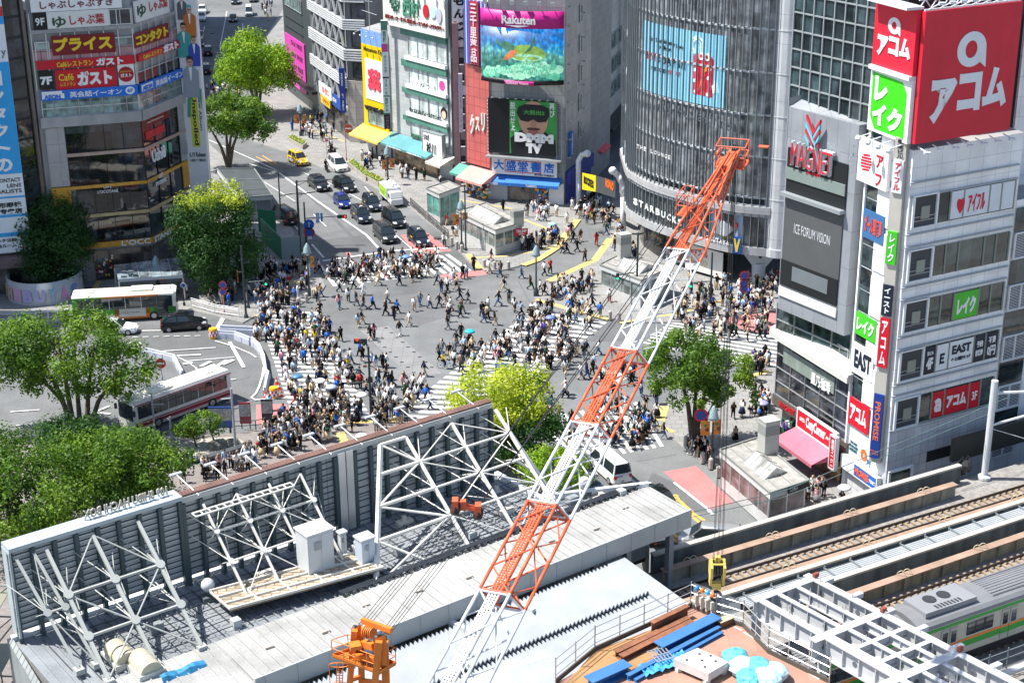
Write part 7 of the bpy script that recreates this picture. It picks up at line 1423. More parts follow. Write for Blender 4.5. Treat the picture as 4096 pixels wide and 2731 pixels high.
tag(b.build('luffing_ropes', DARK), 'parallel luffing ropes from the orange gantry up to the red bridle', 'rope')
b=MB()
for i, (p, s)in enumerate(((bl, -.9), (bl, -.5), (brr, .4), (brr, .9))):b.tube(p+V((0, 0, .05*i)), hb+Rv*s*.8, .02, 5)
tag(b.build('pendant_ropes', DARK), 'dark pendant ropes from the red bridle to the boom head', 'rope')
# ---------------- trees
BARK=mat('bark', (.09, .07, .055), .95, var=.3, sc=3)
def leafmat(n, c):
 m=mat(n, c, .55, var=.3, sc=1.1, big=.12, spec=.3);t_=m.node_tree;bs=t_.nodes['Principled BSDF'];out=[x for x in t_.nodes if x.type=='OUTPUT_MATERIAL'][0]
 tr=t_.nodes.new('ShaderNodeBsdfTranslucent');mx=t_.nodes.new('ShaderNodeMixShader');mx.inputs[0].default_value=.38;tr.inputs[0].default_value=(c[0]*1.5, c[1]*1.5, c[2]*.7, 1)
 t_.links.new(bs.outputs[0], mx.inputs[1]);t_.links.new(tr.outputs[0], mx.inputs[2]);t_.links.new(mx.outputs[0], out.inputs[0]);return m
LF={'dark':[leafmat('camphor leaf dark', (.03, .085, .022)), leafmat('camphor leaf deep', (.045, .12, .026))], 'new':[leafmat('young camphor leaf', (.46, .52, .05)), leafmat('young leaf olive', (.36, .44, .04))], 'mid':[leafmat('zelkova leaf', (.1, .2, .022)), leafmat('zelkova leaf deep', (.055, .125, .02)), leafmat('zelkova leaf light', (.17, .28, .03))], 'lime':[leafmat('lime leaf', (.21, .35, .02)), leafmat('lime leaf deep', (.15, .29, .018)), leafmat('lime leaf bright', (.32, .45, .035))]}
def tree(label, base, blobs, kinds, n, leaf, stems, seed, name='street_tree', top=None, gap=.3, group=None):
 """blobs: crown lobes (dx, dy, z, rx, ry, rz); every lobe is broken into clumps, every clump into leaf faces"""
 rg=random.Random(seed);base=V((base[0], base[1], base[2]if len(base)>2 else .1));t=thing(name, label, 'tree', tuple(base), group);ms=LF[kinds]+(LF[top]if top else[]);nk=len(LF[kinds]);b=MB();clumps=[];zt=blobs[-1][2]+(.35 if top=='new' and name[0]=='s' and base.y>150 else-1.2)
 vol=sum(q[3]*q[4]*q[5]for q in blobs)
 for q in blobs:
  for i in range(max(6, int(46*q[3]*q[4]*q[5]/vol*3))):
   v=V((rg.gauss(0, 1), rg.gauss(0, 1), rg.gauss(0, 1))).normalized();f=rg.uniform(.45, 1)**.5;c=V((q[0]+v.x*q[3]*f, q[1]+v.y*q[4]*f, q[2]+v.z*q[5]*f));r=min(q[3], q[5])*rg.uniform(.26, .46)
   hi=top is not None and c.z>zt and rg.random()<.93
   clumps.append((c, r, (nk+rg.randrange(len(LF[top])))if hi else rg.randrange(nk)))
 tot=sum(c[1]**2 for c in clumps)
 for c, r, mi in clumps:
  for i in range(int(n*1.55*r*r/tot)):
   v=V((rg.gauss(0, 1), rg.gauss(0, 1), rg.gauss(0, 1)*.8+.12)).normalized();p=base+c+v*(r*rg.uniform(.4, 1.3));p.z+=-.12*r
   nn=(v+V((rg.uniform(-1, 1), rg.uniform(-1, 1), rg.uniform(-.4, 1.2)))*.8).normalized();a=nn.orthogonal().normalized();e=nn.cross(a);th=rg.uniform(0, 6.28);a, e=a*math.cos(th)+e*math.sin(th), e*math.cos(th)-a*math.sin(th);s=leaf*rg.uniform(.55, 1.05)
   b.add([p-a*s, p+e*s*.5, p+a*s, p-e*s*.5], [(0, 1, 2, 3)], mi if mi>=nk or rg.random()<.8 else rg.randrange(nk))
 b.build('crown', ms, t);w=MB()
 for(x0, y0, r0), tips in stems:
  p=base+V((x0, y0, -.1))
  for tx, ty, tz in tips:
   e=base+V((tx, ty, tz));m_=p.lerp(e, .45)+V(((e-p).x*-.12, (e-p).y*-.12, .25));w.tube(p, m_, r0, 8, r0*.68);w.tube(m_, e, r0*.68, 7, r0*.25)
   for k in range(3):s_=m_.lerp(e, .3+.25*k);w.tube(s_, s_+V((rg.uniform(-1.5, 1.5), rg.uniform(-1.5, 1.5), rg.uniform(.6, 1.6))), r0*.32, 5, r0*.1)
 w.build('trunk', BARK, t);return t
tree('dark rounded camphor tree inside the round lettered planter wall', (-50.0, 165.2, .1), [(0, 0, 4.3, 4.0, 3.6, 3.6), (-.2, 0, 6.9, 3.5, 3.3, 3.4), (.6, .5, 9, 2.5, 2.4, 2.0)], 'dark', 15000, .2, [((0, 0, .5), [(0, 0, 6), (1.2, .5, 6), (-1.4, .6, 6)])], 1)
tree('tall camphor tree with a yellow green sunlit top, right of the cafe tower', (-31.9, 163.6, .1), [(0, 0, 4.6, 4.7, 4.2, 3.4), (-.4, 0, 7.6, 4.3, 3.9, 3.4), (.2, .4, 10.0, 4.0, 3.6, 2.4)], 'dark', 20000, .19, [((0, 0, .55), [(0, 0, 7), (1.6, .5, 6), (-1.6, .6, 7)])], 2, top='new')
tree('bright lime green tree up the far street, the upper of the two', (-40.5, 249, .1), [(0, 0, 9.2, 5.2, 4.6, 3.8), (2.2, -1, 7.0, 5.0, 4.2, 3.0), (-2.4, 1, 7.2, 4.4, 3.8, 2.8)], 'lime', 13000, .27, [((0, 0, .32), [(0, 0, 8.5), (2, .5, 8), (-2, -.6, 7.5)])], 3, group=None)
tree('darker feathery tree below the lime green one, by the road', (-39.6, 215.3, .1), [(.4, 0, 8.0, 5.6, 4.4, 2.5), (-2.6, .6, 8.0, 3.6, 3.2, 2.2), (3.4, -1, 6.4, 3.6, 3, 2.0)], 'mid', 12000, .24, [((0, 0, .3), [(0, 0, 7.5), (2.4, .4, 7), (-2.6, -.3, 7), (1, .4, 7)])], 4)
tree('big spreading tree with several leaning trunks at the left, before the maroon bus', (-38.3, 125.6, .1), [(-.5, 0, 8.6, 6.0, 4.6, 2.9), (3.6, -.3, 6.6, 4.4, 3.6, 2.2), (-4.6, .4, 6.6, 4.2, 3.6, 2.4), (5.4, -.8, 5.2, 2.2, 2, 1.4), (-2, -1.2, 6.0, 4.6, 2.6, 1.6)], 'mid', 15000, .2, [((0, 0, .3), [(-2.4, 0, 8), (-.6, .4, 9)]), ((1.2, -.4, .28), [(2.6, 0, 8.5), (5.2, -.4, 7)]), ((.5, .2, .26), [(.8, .5, 9), (-4, .6, 7)])], 5)
tree('low broad leafy tree in front of the station plaza at lower left', (-30.4, 110.6, .1), [(0, 0, 4.6, 4.4, 3.8, 2.4), (2.6, .8, 3.8, 2.9, 2.6, 1.9), (-2.8, .4, 4.4, 3.4, 3.0, 2.2)], 'mid', 17000, .17, [((0, 0, .25), [(0, 0, 5), (2, .4, 4.6), (-2.4, .4, 4.6)])], 6)
tree('leafy tree cut by the left edge, above the billboard corner', (-36.8, 103.5, .1), [(0, 0, 5.0, 4.2, 3.8, 2.9), (-1.5, 2.5, 6.4, 3.8, 3.2, 2.8), (2.4, 1.2, 3.8, 3.2, 2.8, 2.1)], 'mid', 15000, .17, [((0, 0, .25), [(0, 0, 5.5), (1.6, .8, 5), (-1.4, 2, 6)])], 7)
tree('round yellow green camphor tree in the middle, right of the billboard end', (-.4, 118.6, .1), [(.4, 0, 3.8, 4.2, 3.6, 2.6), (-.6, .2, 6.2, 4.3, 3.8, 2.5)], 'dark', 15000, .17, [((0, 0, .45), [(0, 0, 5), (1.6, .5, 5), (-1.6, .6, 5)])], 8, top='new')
tree('airy green tree on the right corner pavement in front of the white tower', (15.4, 121.8, .1), [(-1.2, 0, 8.2, 3.9, 3.4, 1.9), (1.8, .4, 7.0, 3.4, 3, 1.8), (-.4, -.6, 5.8, 3.4, 2.6, 1.4), (3.6, -.2, 5.4, 2.0, 1.8, 1.1)], 'mid', 10500, .18, [((0, 0, .28), [(-1.8, 0, 8.4), (1.4, .4, 7.6), (0, .3, 8)]), ((.3, .1, .2), [(2.8, .2, 6.5)])], 9)
tree('dense dark shrub tree under the big leaning left tree', (-36.5, 119, .1), [(0, 0, 2.6, 3.4, 2.4, 1.9), (3.4, -.4, 2.2, 2.4, 1.8, 1.5)], 'dark', 6000, .17, [((0, 0, .2), [(0, 0, 3), (2.4, -.3, 2.4)])], 12)
tree('small rounded shrub tree beside the blue car behind the station roof', (3.3, 113.2, .1), [(0, 0, 2.4, 2.6, 2.0, 1.6), (1.6, -.6, 2.0, 1.5, 1.3, 1.1)], 'lime', 5000, .14, [((0, 0, .15), [(0, 0, 2.6)])], 10)
for lb, x, y, s in(('clipped garden pine leaning over the rocks by the notice board', 1880, 985, 1.1), ('low garden pine left of the leaning one', 1730, 985, .8)):
 p=G(0, 2, x, y);tree(lb, (p.x, p.y, .2), [(0, 0, 2.1*s, 1.5*s, 1.2*s, .75*s), (1.1*s, 0, 1.5*s, .8*s, .8*s, .5*s)], 'mid', 1800, .12, [((.9*s, 0, .1), [(.2, 0, 2*s)])], int(x), 'pine_tree')
GR=mat('grass and flowers', (.1, .17, .03), .9, var=.4, sc=4, fine=.4)
for lb, pp in(('stone edged planter with grass nearer the far trees', ((1, 0, 290, 1300), (1, 0, 430, 1375), (1, 0, 470, 1340), (1, 0, 330, 1270))), ('stone edged flower planter beside the white minivan', ((1, 0, 840, 1520), (1, 1, 1010, 95), (1, 1, 1060, 70), (1, 0, 890, 1490))), ('stone edged planter with yellow flowers nearest the crossing', ((1, 1, 1000, 80), (1, 1, 1125, 150), (1, 1, 1190, 125), (1, 1, 1060, 55)))):
 q=[G(*a, .13)for a in pp];o=thing('flower_planter', lb, 'planter', tuple(q[0]));b=MB();b.prism([tuple(v)[:2]for v in q], .1, .75);b.build('stone_edge', mat('planter stone', (.36, .33, .29), .9, var=.2, sc=3), o);m=sum(q, V())/4;b=MB();b.prism([tuple(v.lerp(m, .12))[:2]for v in q], .7, .83);rg=random.Random(2)
 for i in range(120):v=q[0].lerp(q[1], rg.random()).lerp(q[3].lerp(q[2], rg.random()), rg.uniform(.1, .9));b.rbox((v.x, v.y, .82), (.12, .12, .1), rg.random(), rg.randrange(2))
 b.build('planting', [GR, mat('yellow flowers', (.5, .45, .04), .8, var=.3)], o)
b=MB();rg=random.Random(8)
for i, (x, y, s)in enumerate(((2010, 980, 1.0), (2130, 960, .8), (1860, 1090, .7), (1690, 1080, .6))):
 p=G(0, 2, x, y);b=MB();b.ball((p.x, p.y, .2), s, 9, 5, sz=.6);b.v=[v*1+V((rg.uniform(-.12, .12), rg.uniform(-.12, .12), rg.uniform(-.1, .1)))*s for v in b.v];tag(b.build('garden_rock', mat('rock', (.17, .165, .14), .95, var=.3, sc=2.5)), ('largest mossy rock under the leaning garden pine', 'dark rock right of the leaning garden pine', 'low rock by the benches of the pond garden', 'small rock left in the pond garden')[i], 'rock')
q=pts(0, 2, '1560 1010 1750 900 2170 880 2300 960 2200 1010 1900 1100 1640 1130', .13);b=MB();b.sheet([tuple(v)[:2]for v in q], .18);struct('garden_bed', b, mat('pale gravel', (.36, .34, .29), .95, var=.2, sc=1.5, fine=.2));b=MB();b.path([v+V((0, 0, .35))for v in q[3:]+q[:1]], .28, 6);tag(b.build('stone_bench', mat('dark stone', (.1, .11, .12), .6)), 'curved dark stone bench edge round the gravel garden', 'bench')
# ---------------- street furniture
PG=mat('pole paint dark green', (.03, .045, .05), .45, var=.1);PGR=mat('pole grey', (.36, .38, .39), .5, var=.08);LED=mat('green walk light', (.02, .6, .3), .4, var=0, big=0, emit=1.2);REDL=mat('red signal light', (.7, .04, .03), .4, var=0, big=0, emit=.8)
def sig(o, p, d, n=3, lit=2):
 b=MB();a=math.atan2(d.y, d.x);w=.38*n if n>2 else .32;b.rbox((p.x, p.y, p.z-.2), (w, .18, .42 if n>2 else .75), a);b.build('signal_box', DARK, o)
 nn=V((-d.y, d.x, 0)).normalized();nn=nn if nn.y<0 else-nn
 if n>2:
  for k in range(3):c=p+d.normalized()*((k-1)*.36);b=MB();b.tube(c+nn*.08, c+nn*.16, .14, 12);b.build('lens', REDL if k==lit else paint('3a4a50'), o)
 else:b=MB();b.tube(p+nn*.08+V((0, 0, 0)), p+nn*.13, .13, 10);b.build('lens', LED, o)
def post(name, label, cat, c, r, x, y, ytop, rad=.11, arms=(), m=None, disc=(), plates=(), z=.1):
 """a pole standing at a spot of the ground, its top where the photograph shows it; arms: (x, y at pole, x end, y end, kind)"""
 p=G(c, r, x, y, z);f=lambda X, Y:AT(c, r, X, Y, p.y);top=V((p.x, p.y, f(x, ytop).z));o=thing(name, label, cat, tuple(p));m=m or PG
 b=MB();b.tube(p, top, rad, 10, rad*.8);b.lathe([(rad*2, 0), (rad*2, .25), (rad*1.2, .4)], tuple(p), 10);b.build('pole', m, o)
 for x0, y0, x1, y1, k in arms:
  a, e=V((p.x, p.y, f(x0, y0).z)), f(x1, y1);b=MB();b.tube(a, e, .06, 7);b.tube(a-V((0, 0, .5)), a.lerp(e, .3), .025, 5);b.build('arm', m, o)
  if k:sig(o, e-V((0, 0, .1 if k==3 else .35)), (e-a)if k==3 else V((1, 0, 0)), k)
 for X, Y, rr, h, mk in disc:
  q=f(X, Y)-V((0, .14, 0));b=MB();b.tube(q, q-V((0, .03, 0)), rr, 18);d_=b.build('sign_disc', paint(h), o);b=MB()
  if mk=='bar':b.box(q.x-rr*.7, q.y-.045, q.z-rr*.16, q.x+rr*.7, q.y-.03, q.z+rr*.16)
  elif mk=='ring':b.tube(q-V((0, .03, 0)), q-V((0, .04, 0)), rr*.72, 18);
  else:b.bar(q+V((0, -.04, -rr*.6)), q+V((0, -.04, rr*.5)), .08, .02);b.bar(q+V((0, -.04, rr*.5)), q+V((rr*.4, -.04, rr*.1)), .07, .02);b.bar(q+V((0, -.04, rr*.5)), q+V((-rr*.4, -.04, rr*.1)), .07, .02)
  b.build('mark', WHITE if mk!='ring' else paint('3a5aa8'), d_)
 for X0, Y0, X1, Y1, h, tx, tm in plates:
  a, e=f(X0, Y0), f(X1, Y1);w=Wall((a.x, p.y-.12), (e.x, p.y-.12));b=MB();w.slab(b, 0, w.L, e.z, a.z, 0, .06);d_=b.build('sign_plate', paint(h), o)
  if tx:b=MB();w.text(b, tx, w.L*.15, w.L*.85, e.z+(a.z-e.z)*.12, e.z+(a.z-e.z)*.88, .06, .02, .02, len(tx)>2 and(a.z-e.z)>w.L);b.build('lettering', paint(tm), d_)
 return o
SG='traffic_signal';TS='traffic signal'
post(SG, 'tall dark signal pole with a long arm left of the waiting cars', TS, 1, 1, 412, 790, 90, .15, ((395, 100, 715, 78, 0), (390, 220, 545, 195, 0)))
post(SG, 'signal pole with blue arrow sign, red bordered sign and a signal arm over the road', TS, 1, 1, 462, 680, 290, .11, ((455, 440, 790, 415, 3), ), disc=((488, 490, .62, '2460b8', 'arrow'), (492, 565, .66, 'c83a3a', 'ring')), plates=((548, 385, 586, 475, '4a88c0', '渋谷駅前', 'f2f2f0'), (592, 385, 616, 465, '4a88c0', None, None), (475, 598, 514, 624, 'e4e4e0', None, None)))
post('street_pole', 'slim dark pole behind the tall signal pole', 'pole', 1, 1, 232, 480, 10, .1, ((225, 230, 420, 200, 0), ));post('street_pole', 'slim tall dark pole in front of the glass subway kiosk', 'pole', 1, 1, 1928, 735, 130, .1)
post(SG, 'dark signal pole with walk light left of the round glass building', TS, 2, 1, 1143, 1230, 570, .13, ((1150, 930, 970, 960, 1), ));post(SG, 'dark signal pole with walk light in the crowd at the right', TS, 2, 1, 1817, 1330, 750, .12, ((1825, 1015, 1640, 1030, 1), ))
post(SG, 'signal pole standing in the middle crowd above the billboards', TS, 1, 2, 1060, 720, 50, .12, ((1040, 365, 830, 390, 0), (1040, 40, 960, -10, 3)), plates=((1028, 318, 1075, 372, '30343a', None, None), (985, 210, 1020, 232, 'a06a4a', None, None)))
post(SG, 'signal pole with blue station name plate behind the round camphor tree', TS, 1, 2, 1902, 420, 130, .12, ((1900, 300, 2250, 262, 3), ), plates=((2195, 198, 2302, 250, '3f86b8', '渋谷駅前', 'f2f2f0'), ))
post(SG, 'dark pole with a red signal box left of the west crossing', TS, 0, 1, 2262, 1350, 690, .12, ((2235, 930, 2180, 930, 0), (2240, 850, 2290, 840, 0)), plates=((2178, 910, 2192, 1025, 'c05048', None, None), ))
post(SG, 'pedestrian signal with green walking figure in the shaded crowd', TS, 1, 1, -70, 1260, 1000, .1, ((-70, 1025, 90, 1010, 1), ));post('street_lamp', 'grey lamp post with gantry arms by the notice boards', 'street lamp', 0, 2, 2165, 990, 430, .12, ((2120, 620, 2230, 605, 0), (2120, 520, 2030, 530, 0)), PGR)
post('street_lamp', 'grey post left of the garden pines', 'street lamp', 0, 2, 1425, 850, 480, .09, ((1400, 580, 1500, 575, 0), ), PGR);post('street_lamp', 'grey mushroom lamp before the maroon bus', 'street lamp', 0, 2, 1578, 905, 690, .12, ((1560, 710, 1530, 710, 0), ), PGR)
post('road_sign', 'round red no entry sign beside the white barrier', 'road sign', 0, 2, 1490, 350, 180, .05, (), PGR, ((1478, 196, .5, 'c03040', 'bar'), ));post('road_sign', 'round red sign on a red and white post by the drugstore', 'road sign', 1, 0, 832, 1475, 1160, .05, (), paint('a04038'), ((850, 1180, .62, 'c85a3a', 'bar'), ))
post('road_sign', 'thin white post with a small red sign by the motor scooter', 'road sign', 1, 0, 652, 1455, 1270, .04, (), PGR, ((650, 1285, .25, 'c83a4a', 'bar'), ));post('road_sign', 'stack of three round red ringed signs before the forked pillar', 'road sign', 2, 1, 2135, 1290, 930, .05, (), PGR, ((2133, 960, .5, 'c83a4a', 'ring'), (2130, 1030, .46, 'c83a4a', 'ring'), (2128, 1080, .44, 'c83a4a', 'ring')))
post('road_sign', 'two red ringed signs on a pink post at the shaded kerb', 'road sign', 0, 1, 2062, 1310, 1030, .05, (), paint('c89090'), ((2048, 1045, .42, 'c84a5a', 'ring'), (2050, 1110, .38, 'c84a5a', 'ring')));post('road_sign', 'red ringed sign in the tree shade on the right corner', 'road sign', 2, 2, 1745, 1010, 640, .05, (), paint('a03038'), ((1735, 670, .6, 'c83a4a', 'ring'), ))
post('road_sign', 'blue arrow sign behind the round camphor tree', 'road sign', 2, 2, 325, 700, 520, .05, (), PGR, ((322, 560, .7, '3a78c8', 'arrow'), ));post('bus_stop', 'round black bus stop sign on a black post', 'bus stop', 0, 1, 1693, 1240, 1040, .07, (), BLACK, ((1686, 1048, .3, 'e8e8e4', 'ring'), ))
def bell(label, c, r, x, y, yt, ban=()):
 p=G(c, r, x, y, .1);h=AT(c, r, x, yt, p.y).z;o=thing('bell_lamp', label, 'street lamp', tuple(p), 'bell shaped street lamps');b=MB();b.tube(p, p+V((0, 0, h-.9)), .11, 10, .07);b.lathe([(.3, 0), (.3, .5), (.16, .9)], tuple(p), 10);b.build('pole', PG, o)
 b=MB();b.lathe([(.5, h-1.15), (.42, h-.95), (.34, h-.5), (.12, h-.1), (.05, h)], (p.x, p.y, 0), 14);b.build('bell', paint('8ca0a4'), o, True);b=MB();b.ball((p.x, p.y, h-1.2), .24, 10, 6);b.build('globe', paint('e4dcc8'), o, True)
 for x0, y0, x1, y1, hx in ban:
  a, e=AT(c, r, x0, y0, p.y), AT(c, r, x1, y1, p.y);b=MB();b.box(a.x, p.y-.03, e.z, e.x, p.y+.0, a.z);d=b.build('banner', paint(hx), o)
  if hx!='d8d4cc':
   b=MB();w_, h_=e.x-a.x, a.z-e.z;w=Wall((a.x, p.y-.03), (e.x, p.y-.03))
   for fx, fz, s, mi in((.3, .5, .28, 0), (.7, .4, .24, 1), (.5, .7, .2, 2)):w.poly(b, ell(w.L*fx, e.z+h_*fz, w_*s, h_*s*.55), 0, .02+.004*mi, mi)
   b.build('printed_food', [paint('c8a060'), paint('8a4030'), paint('5a8a3a')], d)
bell('bell lamp in front of the subway canopy with orange burger banners', 0, 1, 1455, 1085, 780, ((1368, 910, 1432, 1005, 'c86a3a'), (1455, 905, 1530, 1010, 'c86a3a')));bell('bell lamp in the shaded crowd with an orange banner', 1, 1, 492, 1150, 665, ((465, 855, 500, 960, 'd8d4cc'), (497, 785, 538, 890, 'd88a3a')));bell('bell lamp among the crowd left of the round glass building', 2, 1, 222, 1150, 685)
bell('bell lamp at the shady planter by the bank', 1, 0, 415, 1250, 955, ((345, 1060, 400, 1135, 'c07048'), (425, 1060, 465, 1135, 'c07048')));bell('bell lamp before the teal awning with orange banners', 1, 0, 1215, 1700, 1345, ((1155, 1470, 1205, 1555, 'd08048'), (1225, 1455, 1275, 1540, 'd08048')));bell('bell lamp by the glass elevator and skylight kiosk', 1, 1, 1890, 720, 265, ((1805, 400, 1870, 495, 'd07a38'), (1895, 385, 1945, 450, 'd07a38'), (1870, 440, 1898, 540, 'd8d4cc')))
bell('bell lamp by the right corner tree with orange banners', 2, 2, 1830, 1160, 590, ((1735, 730, 1815, 860, 'd88838'), (1845, 715, 1918, 850, 'd88838')))
p=G(1, 0, 935, 1310);o=thing('globe_lamp', 'two armed globe lamp with a banner before the tiled bank wall', 'street lamp', tuple(p));b=MB();h=AT(1, 0, 930, 1000, p.y).z;b.tube(p, p+V((0, 0, h)), .1);b.tube(p+V((-1.6, 0, h-.3)), p+V((1.6, 0, h-.2)), .06);b.build('pole', PGR, o);b=MB();b.ball(p+V((-1.6, 0, h)), .5, 10, 6);b.ball(p+V((1.6, 0, h+.1)), .5, 10, 6);b.build('globes', paint('e0dccc'), o, True)
for i, (c, r, x, y)in enumerate(((1, 1, 395, 1240), (1, 1, 467, 1200), (1, 1, 525, 1160), (1, 1, 1800, 680), (1, 1, 1846, 716), (1, 1, 1890, 750), (1, 1, 2097, 886), (1, 1, 2193, 905), (1, 1, 2320, 903), (2, 1, 900, 1365), (2, 1, 983, 1378), (2, 1, 1883, 1325), (2, 1, 2028, 1303), (2, 1, 2176, 1285), (2, 1, 2316, 1265), (2, 2, 1595, 960), (2, 2, 1683, 1040), (2, 2, 1750, 1110), (2, 2, 1825, 1165), (2, 2, 1895, 1240))):
 p=G(c, r, x, y, .13);b=MB();b.lathe([(.2, 0), (.2, .85), (.12, .95)], tuple(p), 10);tag(b.build('bollard', mat('granite', (.4, .38, .35), .8, var=.2, sc=6)), ('granite bollard before the shaded crowd at the left corner', 'granite bollard along the shop side kerb', 'granite bollard on the kerb before the round glass building', 'granite bollard on the kerb by the right corner tree')[0 if i<3 else 1 if i<9 else 2 if i<15 else 3], 'bollard', ('left corner bollards', 'shop side bollards', 'glass building bollards', 'right corner bollards')[0 if i<3 else 1 if i<9 else 2 if i<15 else 3])
for lb, x, y in(('traffic cone left of the yellow barrel', 88, 520), ('traffic cone right of the yellow barrel', 238, 510), ('traffic cone behind the yellow barrel', 215, 440), ('traffic cone along the white barrier end', 192, 390), ('traffic cone at the top of the west crossing', 20, 55)):
 p=G(1, 2, x, y);o=thing('traffic_cone', lb, 'cone', tuple(p));b=MB();b.lathe([(.17, .04), (.03, .72)], tuple(p), 12);b.build('cone', paint('e0502c'), o);b=MB();b.lathe([(.125, .28), (.09, .45)], tuple(p), 12);b.build('band', WHITE, o);b=MB();b.rbox(tuple(p), (.4, .4, .04));b.build('base', paint('c04020'), o)
def barrel(lb, c, r, x, y):
 p=G(c, r, x, y);o=thing('safety_barrel', lb, 'barrel', tuple(p));b=MB();b.lathe([(.42, 0), (.45, .2), (.45, .9), (.4, 1.05)], tuple(p), 16);b.build('drum', paint('e0a828'), o);b=MB()
 for k in range(16):
  for j in range(2):
   a, e=2*math.pi*k/16, 2*math.pi*(k+1)/16;q=[p+V((.46*math.cos(t_), .46*math.sin(t_), z))for t_, z in((a, .25+j*.28), (e, .25+j*.28), (e, .53+j*.28), (a, .53+j*.28))];b.add(q, [(0, 1, 2, 3)], (k+j)%2)
 b.build('chequer_band', [paint('c83838'), WHITE], o)
barrel('yellow safety barrel with red and white chequers by the cones', 1, 2, 168, 515);barrel('red and white chequered barrel at the corner of the bus loop barrier', 0, 1, 1962, 1535)
def barrier(lb, P, h=.85):
 o=thing('water_barrier', lb, 'barrier', tuple(P[0]));b, k=MB(), MB()
 for a, e in zip(P, P[1:]):
  b.bar(a+V((0, 0, h*.35)), e+V((0, 0, h*.35)), .36, h*.7);b.bar(a+V((0, 0, h*.8)), e+V((0, 0, h*.8)), .2, h*.4);n=max(1, int((e-a).length/2))
  for i in range(n):k.rbox(tuple(a.lerp(e, (i+.5)/n)+V((0, 0, .02))), (.42, .2, h*.68), math.atan2((e-a).y, (e-a).x)+1.57)
 b.build('barrier', paint('bcc0cc'), o);k.build('joints', paint('b0b4c8'), o)
barrier('long white barrier round the right end of the bus loop', pts(0, 1, '1990 1535 2160 1545 2300 1600')+pts(1, 2, '-40 25 30 90 75 190 95 330 120 350'));barrier('short white barrier piece at the foot of the west crossing', pts(1, 2, '115 350 95 440 85 500'));barrier('white barrier on the inner island above the maroon bus', pts(0, 2, '930 60 1140 85 1400 130 1600 180 1680 330'), .7);barrier('thick white barrier block at the island corner', pts(0, 1, '2030 1510 2330 1525'), 1.1)
def railing(lb, P, h=1.0, m=None, step=2.2, pat=True):
 o=thing('street_railing', lb, 'railing', tuple(P[0]));b, r=MB(), MB();m=m or WHITE
 for a, e in zip(P, P[1:]):
  n=max(1, int((e-a).length/step));up=V((0, 0, 1))
  for i in range(n+1):q=a.lerp(e, i/n);b.tube(q, q+up*h, .045)
  for z in((h, h*.8, h*.2)if pat else(h, h*.55)):r.tube(a+up*z, e+up*z, .035)
  if pat:
   for i in range(n):c=a.lerp(e, (i+.5)/n);d=(e-a).normalized();r.tube(c+up*h*.2, c+up*h*.8-d*.35, .02);r.tube(c+up*h*.2, c+up*h*.8+d*.35, .02);r.tube(c+up*h*.2, c+up*h*.8, .02)
 b.build('posts', m, o);r.build('rails', m, o)
railing('white railing along the kerb behind the green bus', pts(0, 1, '-40 1385 240 1375 650 1350', .13));railing('white railing with fan pattern right of the green bus', pts(0, 1, '1760 1250 1975 1310 2195 1345', .13));railing('black railing along the kerb beside the glass elevator', pts(1, 1, '1420 320 1560 445 1770 625', .13), 1.0, DARK, .5, False);railing('dark two bar railing before the notice boards', pts(0, 2, '1480 860 1760 850 2352 820', .13)+pts(1, 2, '150 790', .13), 1.0, DARK, 2, False);railing('dark railing at the far left of the plaza', pts(0, 2, '-20 960 200 975 330 970', .13), 1.0, DARK, 1.5, False)
c0=V((-50.0, 164.9, 0));c1=G(0, 1, 75, 1150, .1);c2=G(0, 1, 720, 1180, .1);R0=4.0;c0=V(((c1.x+c2.x)/2, c1.y+.6, .1));o=thing('planter_wall', 'round grey planter wall with pastel capital letters under the dark camphor', 'planter', tuple(c0));b=MB();n=40
vs=[c0+V((rr*math.cos(2*math.pi*i/n), rr*math.sin(2*math.pi*i/n), z))for rr, z in((R0, 0), (R0, 2.5), (R0-.12, 2.5), (R0-.12, 0))for i in range(n)];b.add(vs, [(j*n+i, j*n+(i+1)%n, (j+1)*n+(i+1)%n, (j+1)*n+i)for j in range(3)for i in range(n)]);b.build('wall', mat('pale hoarding', (.42, .43, .44), .5, var=.08), o, True)
b=MB();b.lathe([(R0-.12, .1), (R0-.12, 1.2)], tuple(c0), 30);b.build('soil', mat('soil', (.05, .045, .035), .95), o)
for i, (ch, hx)in enumerate(zip('SHIBUYAS', ('c8b878', 'c8a8a0', 'c89cb8', 'a8a0c8', 'b0a8d0', '8cb0c8', 'c088b0', '6a88c0'))):
 a=math.radians(-90-66+i*18.5);q=c0+V((R0*math.cos(a), R0*math.sin(a), 0));tt=V((-math.sin(a), math.cos(a), 0));w=Wall(tuple(q-tt*.6)[:2], tuple(q+tt*.6)[:2]);b=MB();w.text(b, ch, .12, 1.12, .45, 1.95, .06, .06, .04);b.build('lettering', paint(hx), o)
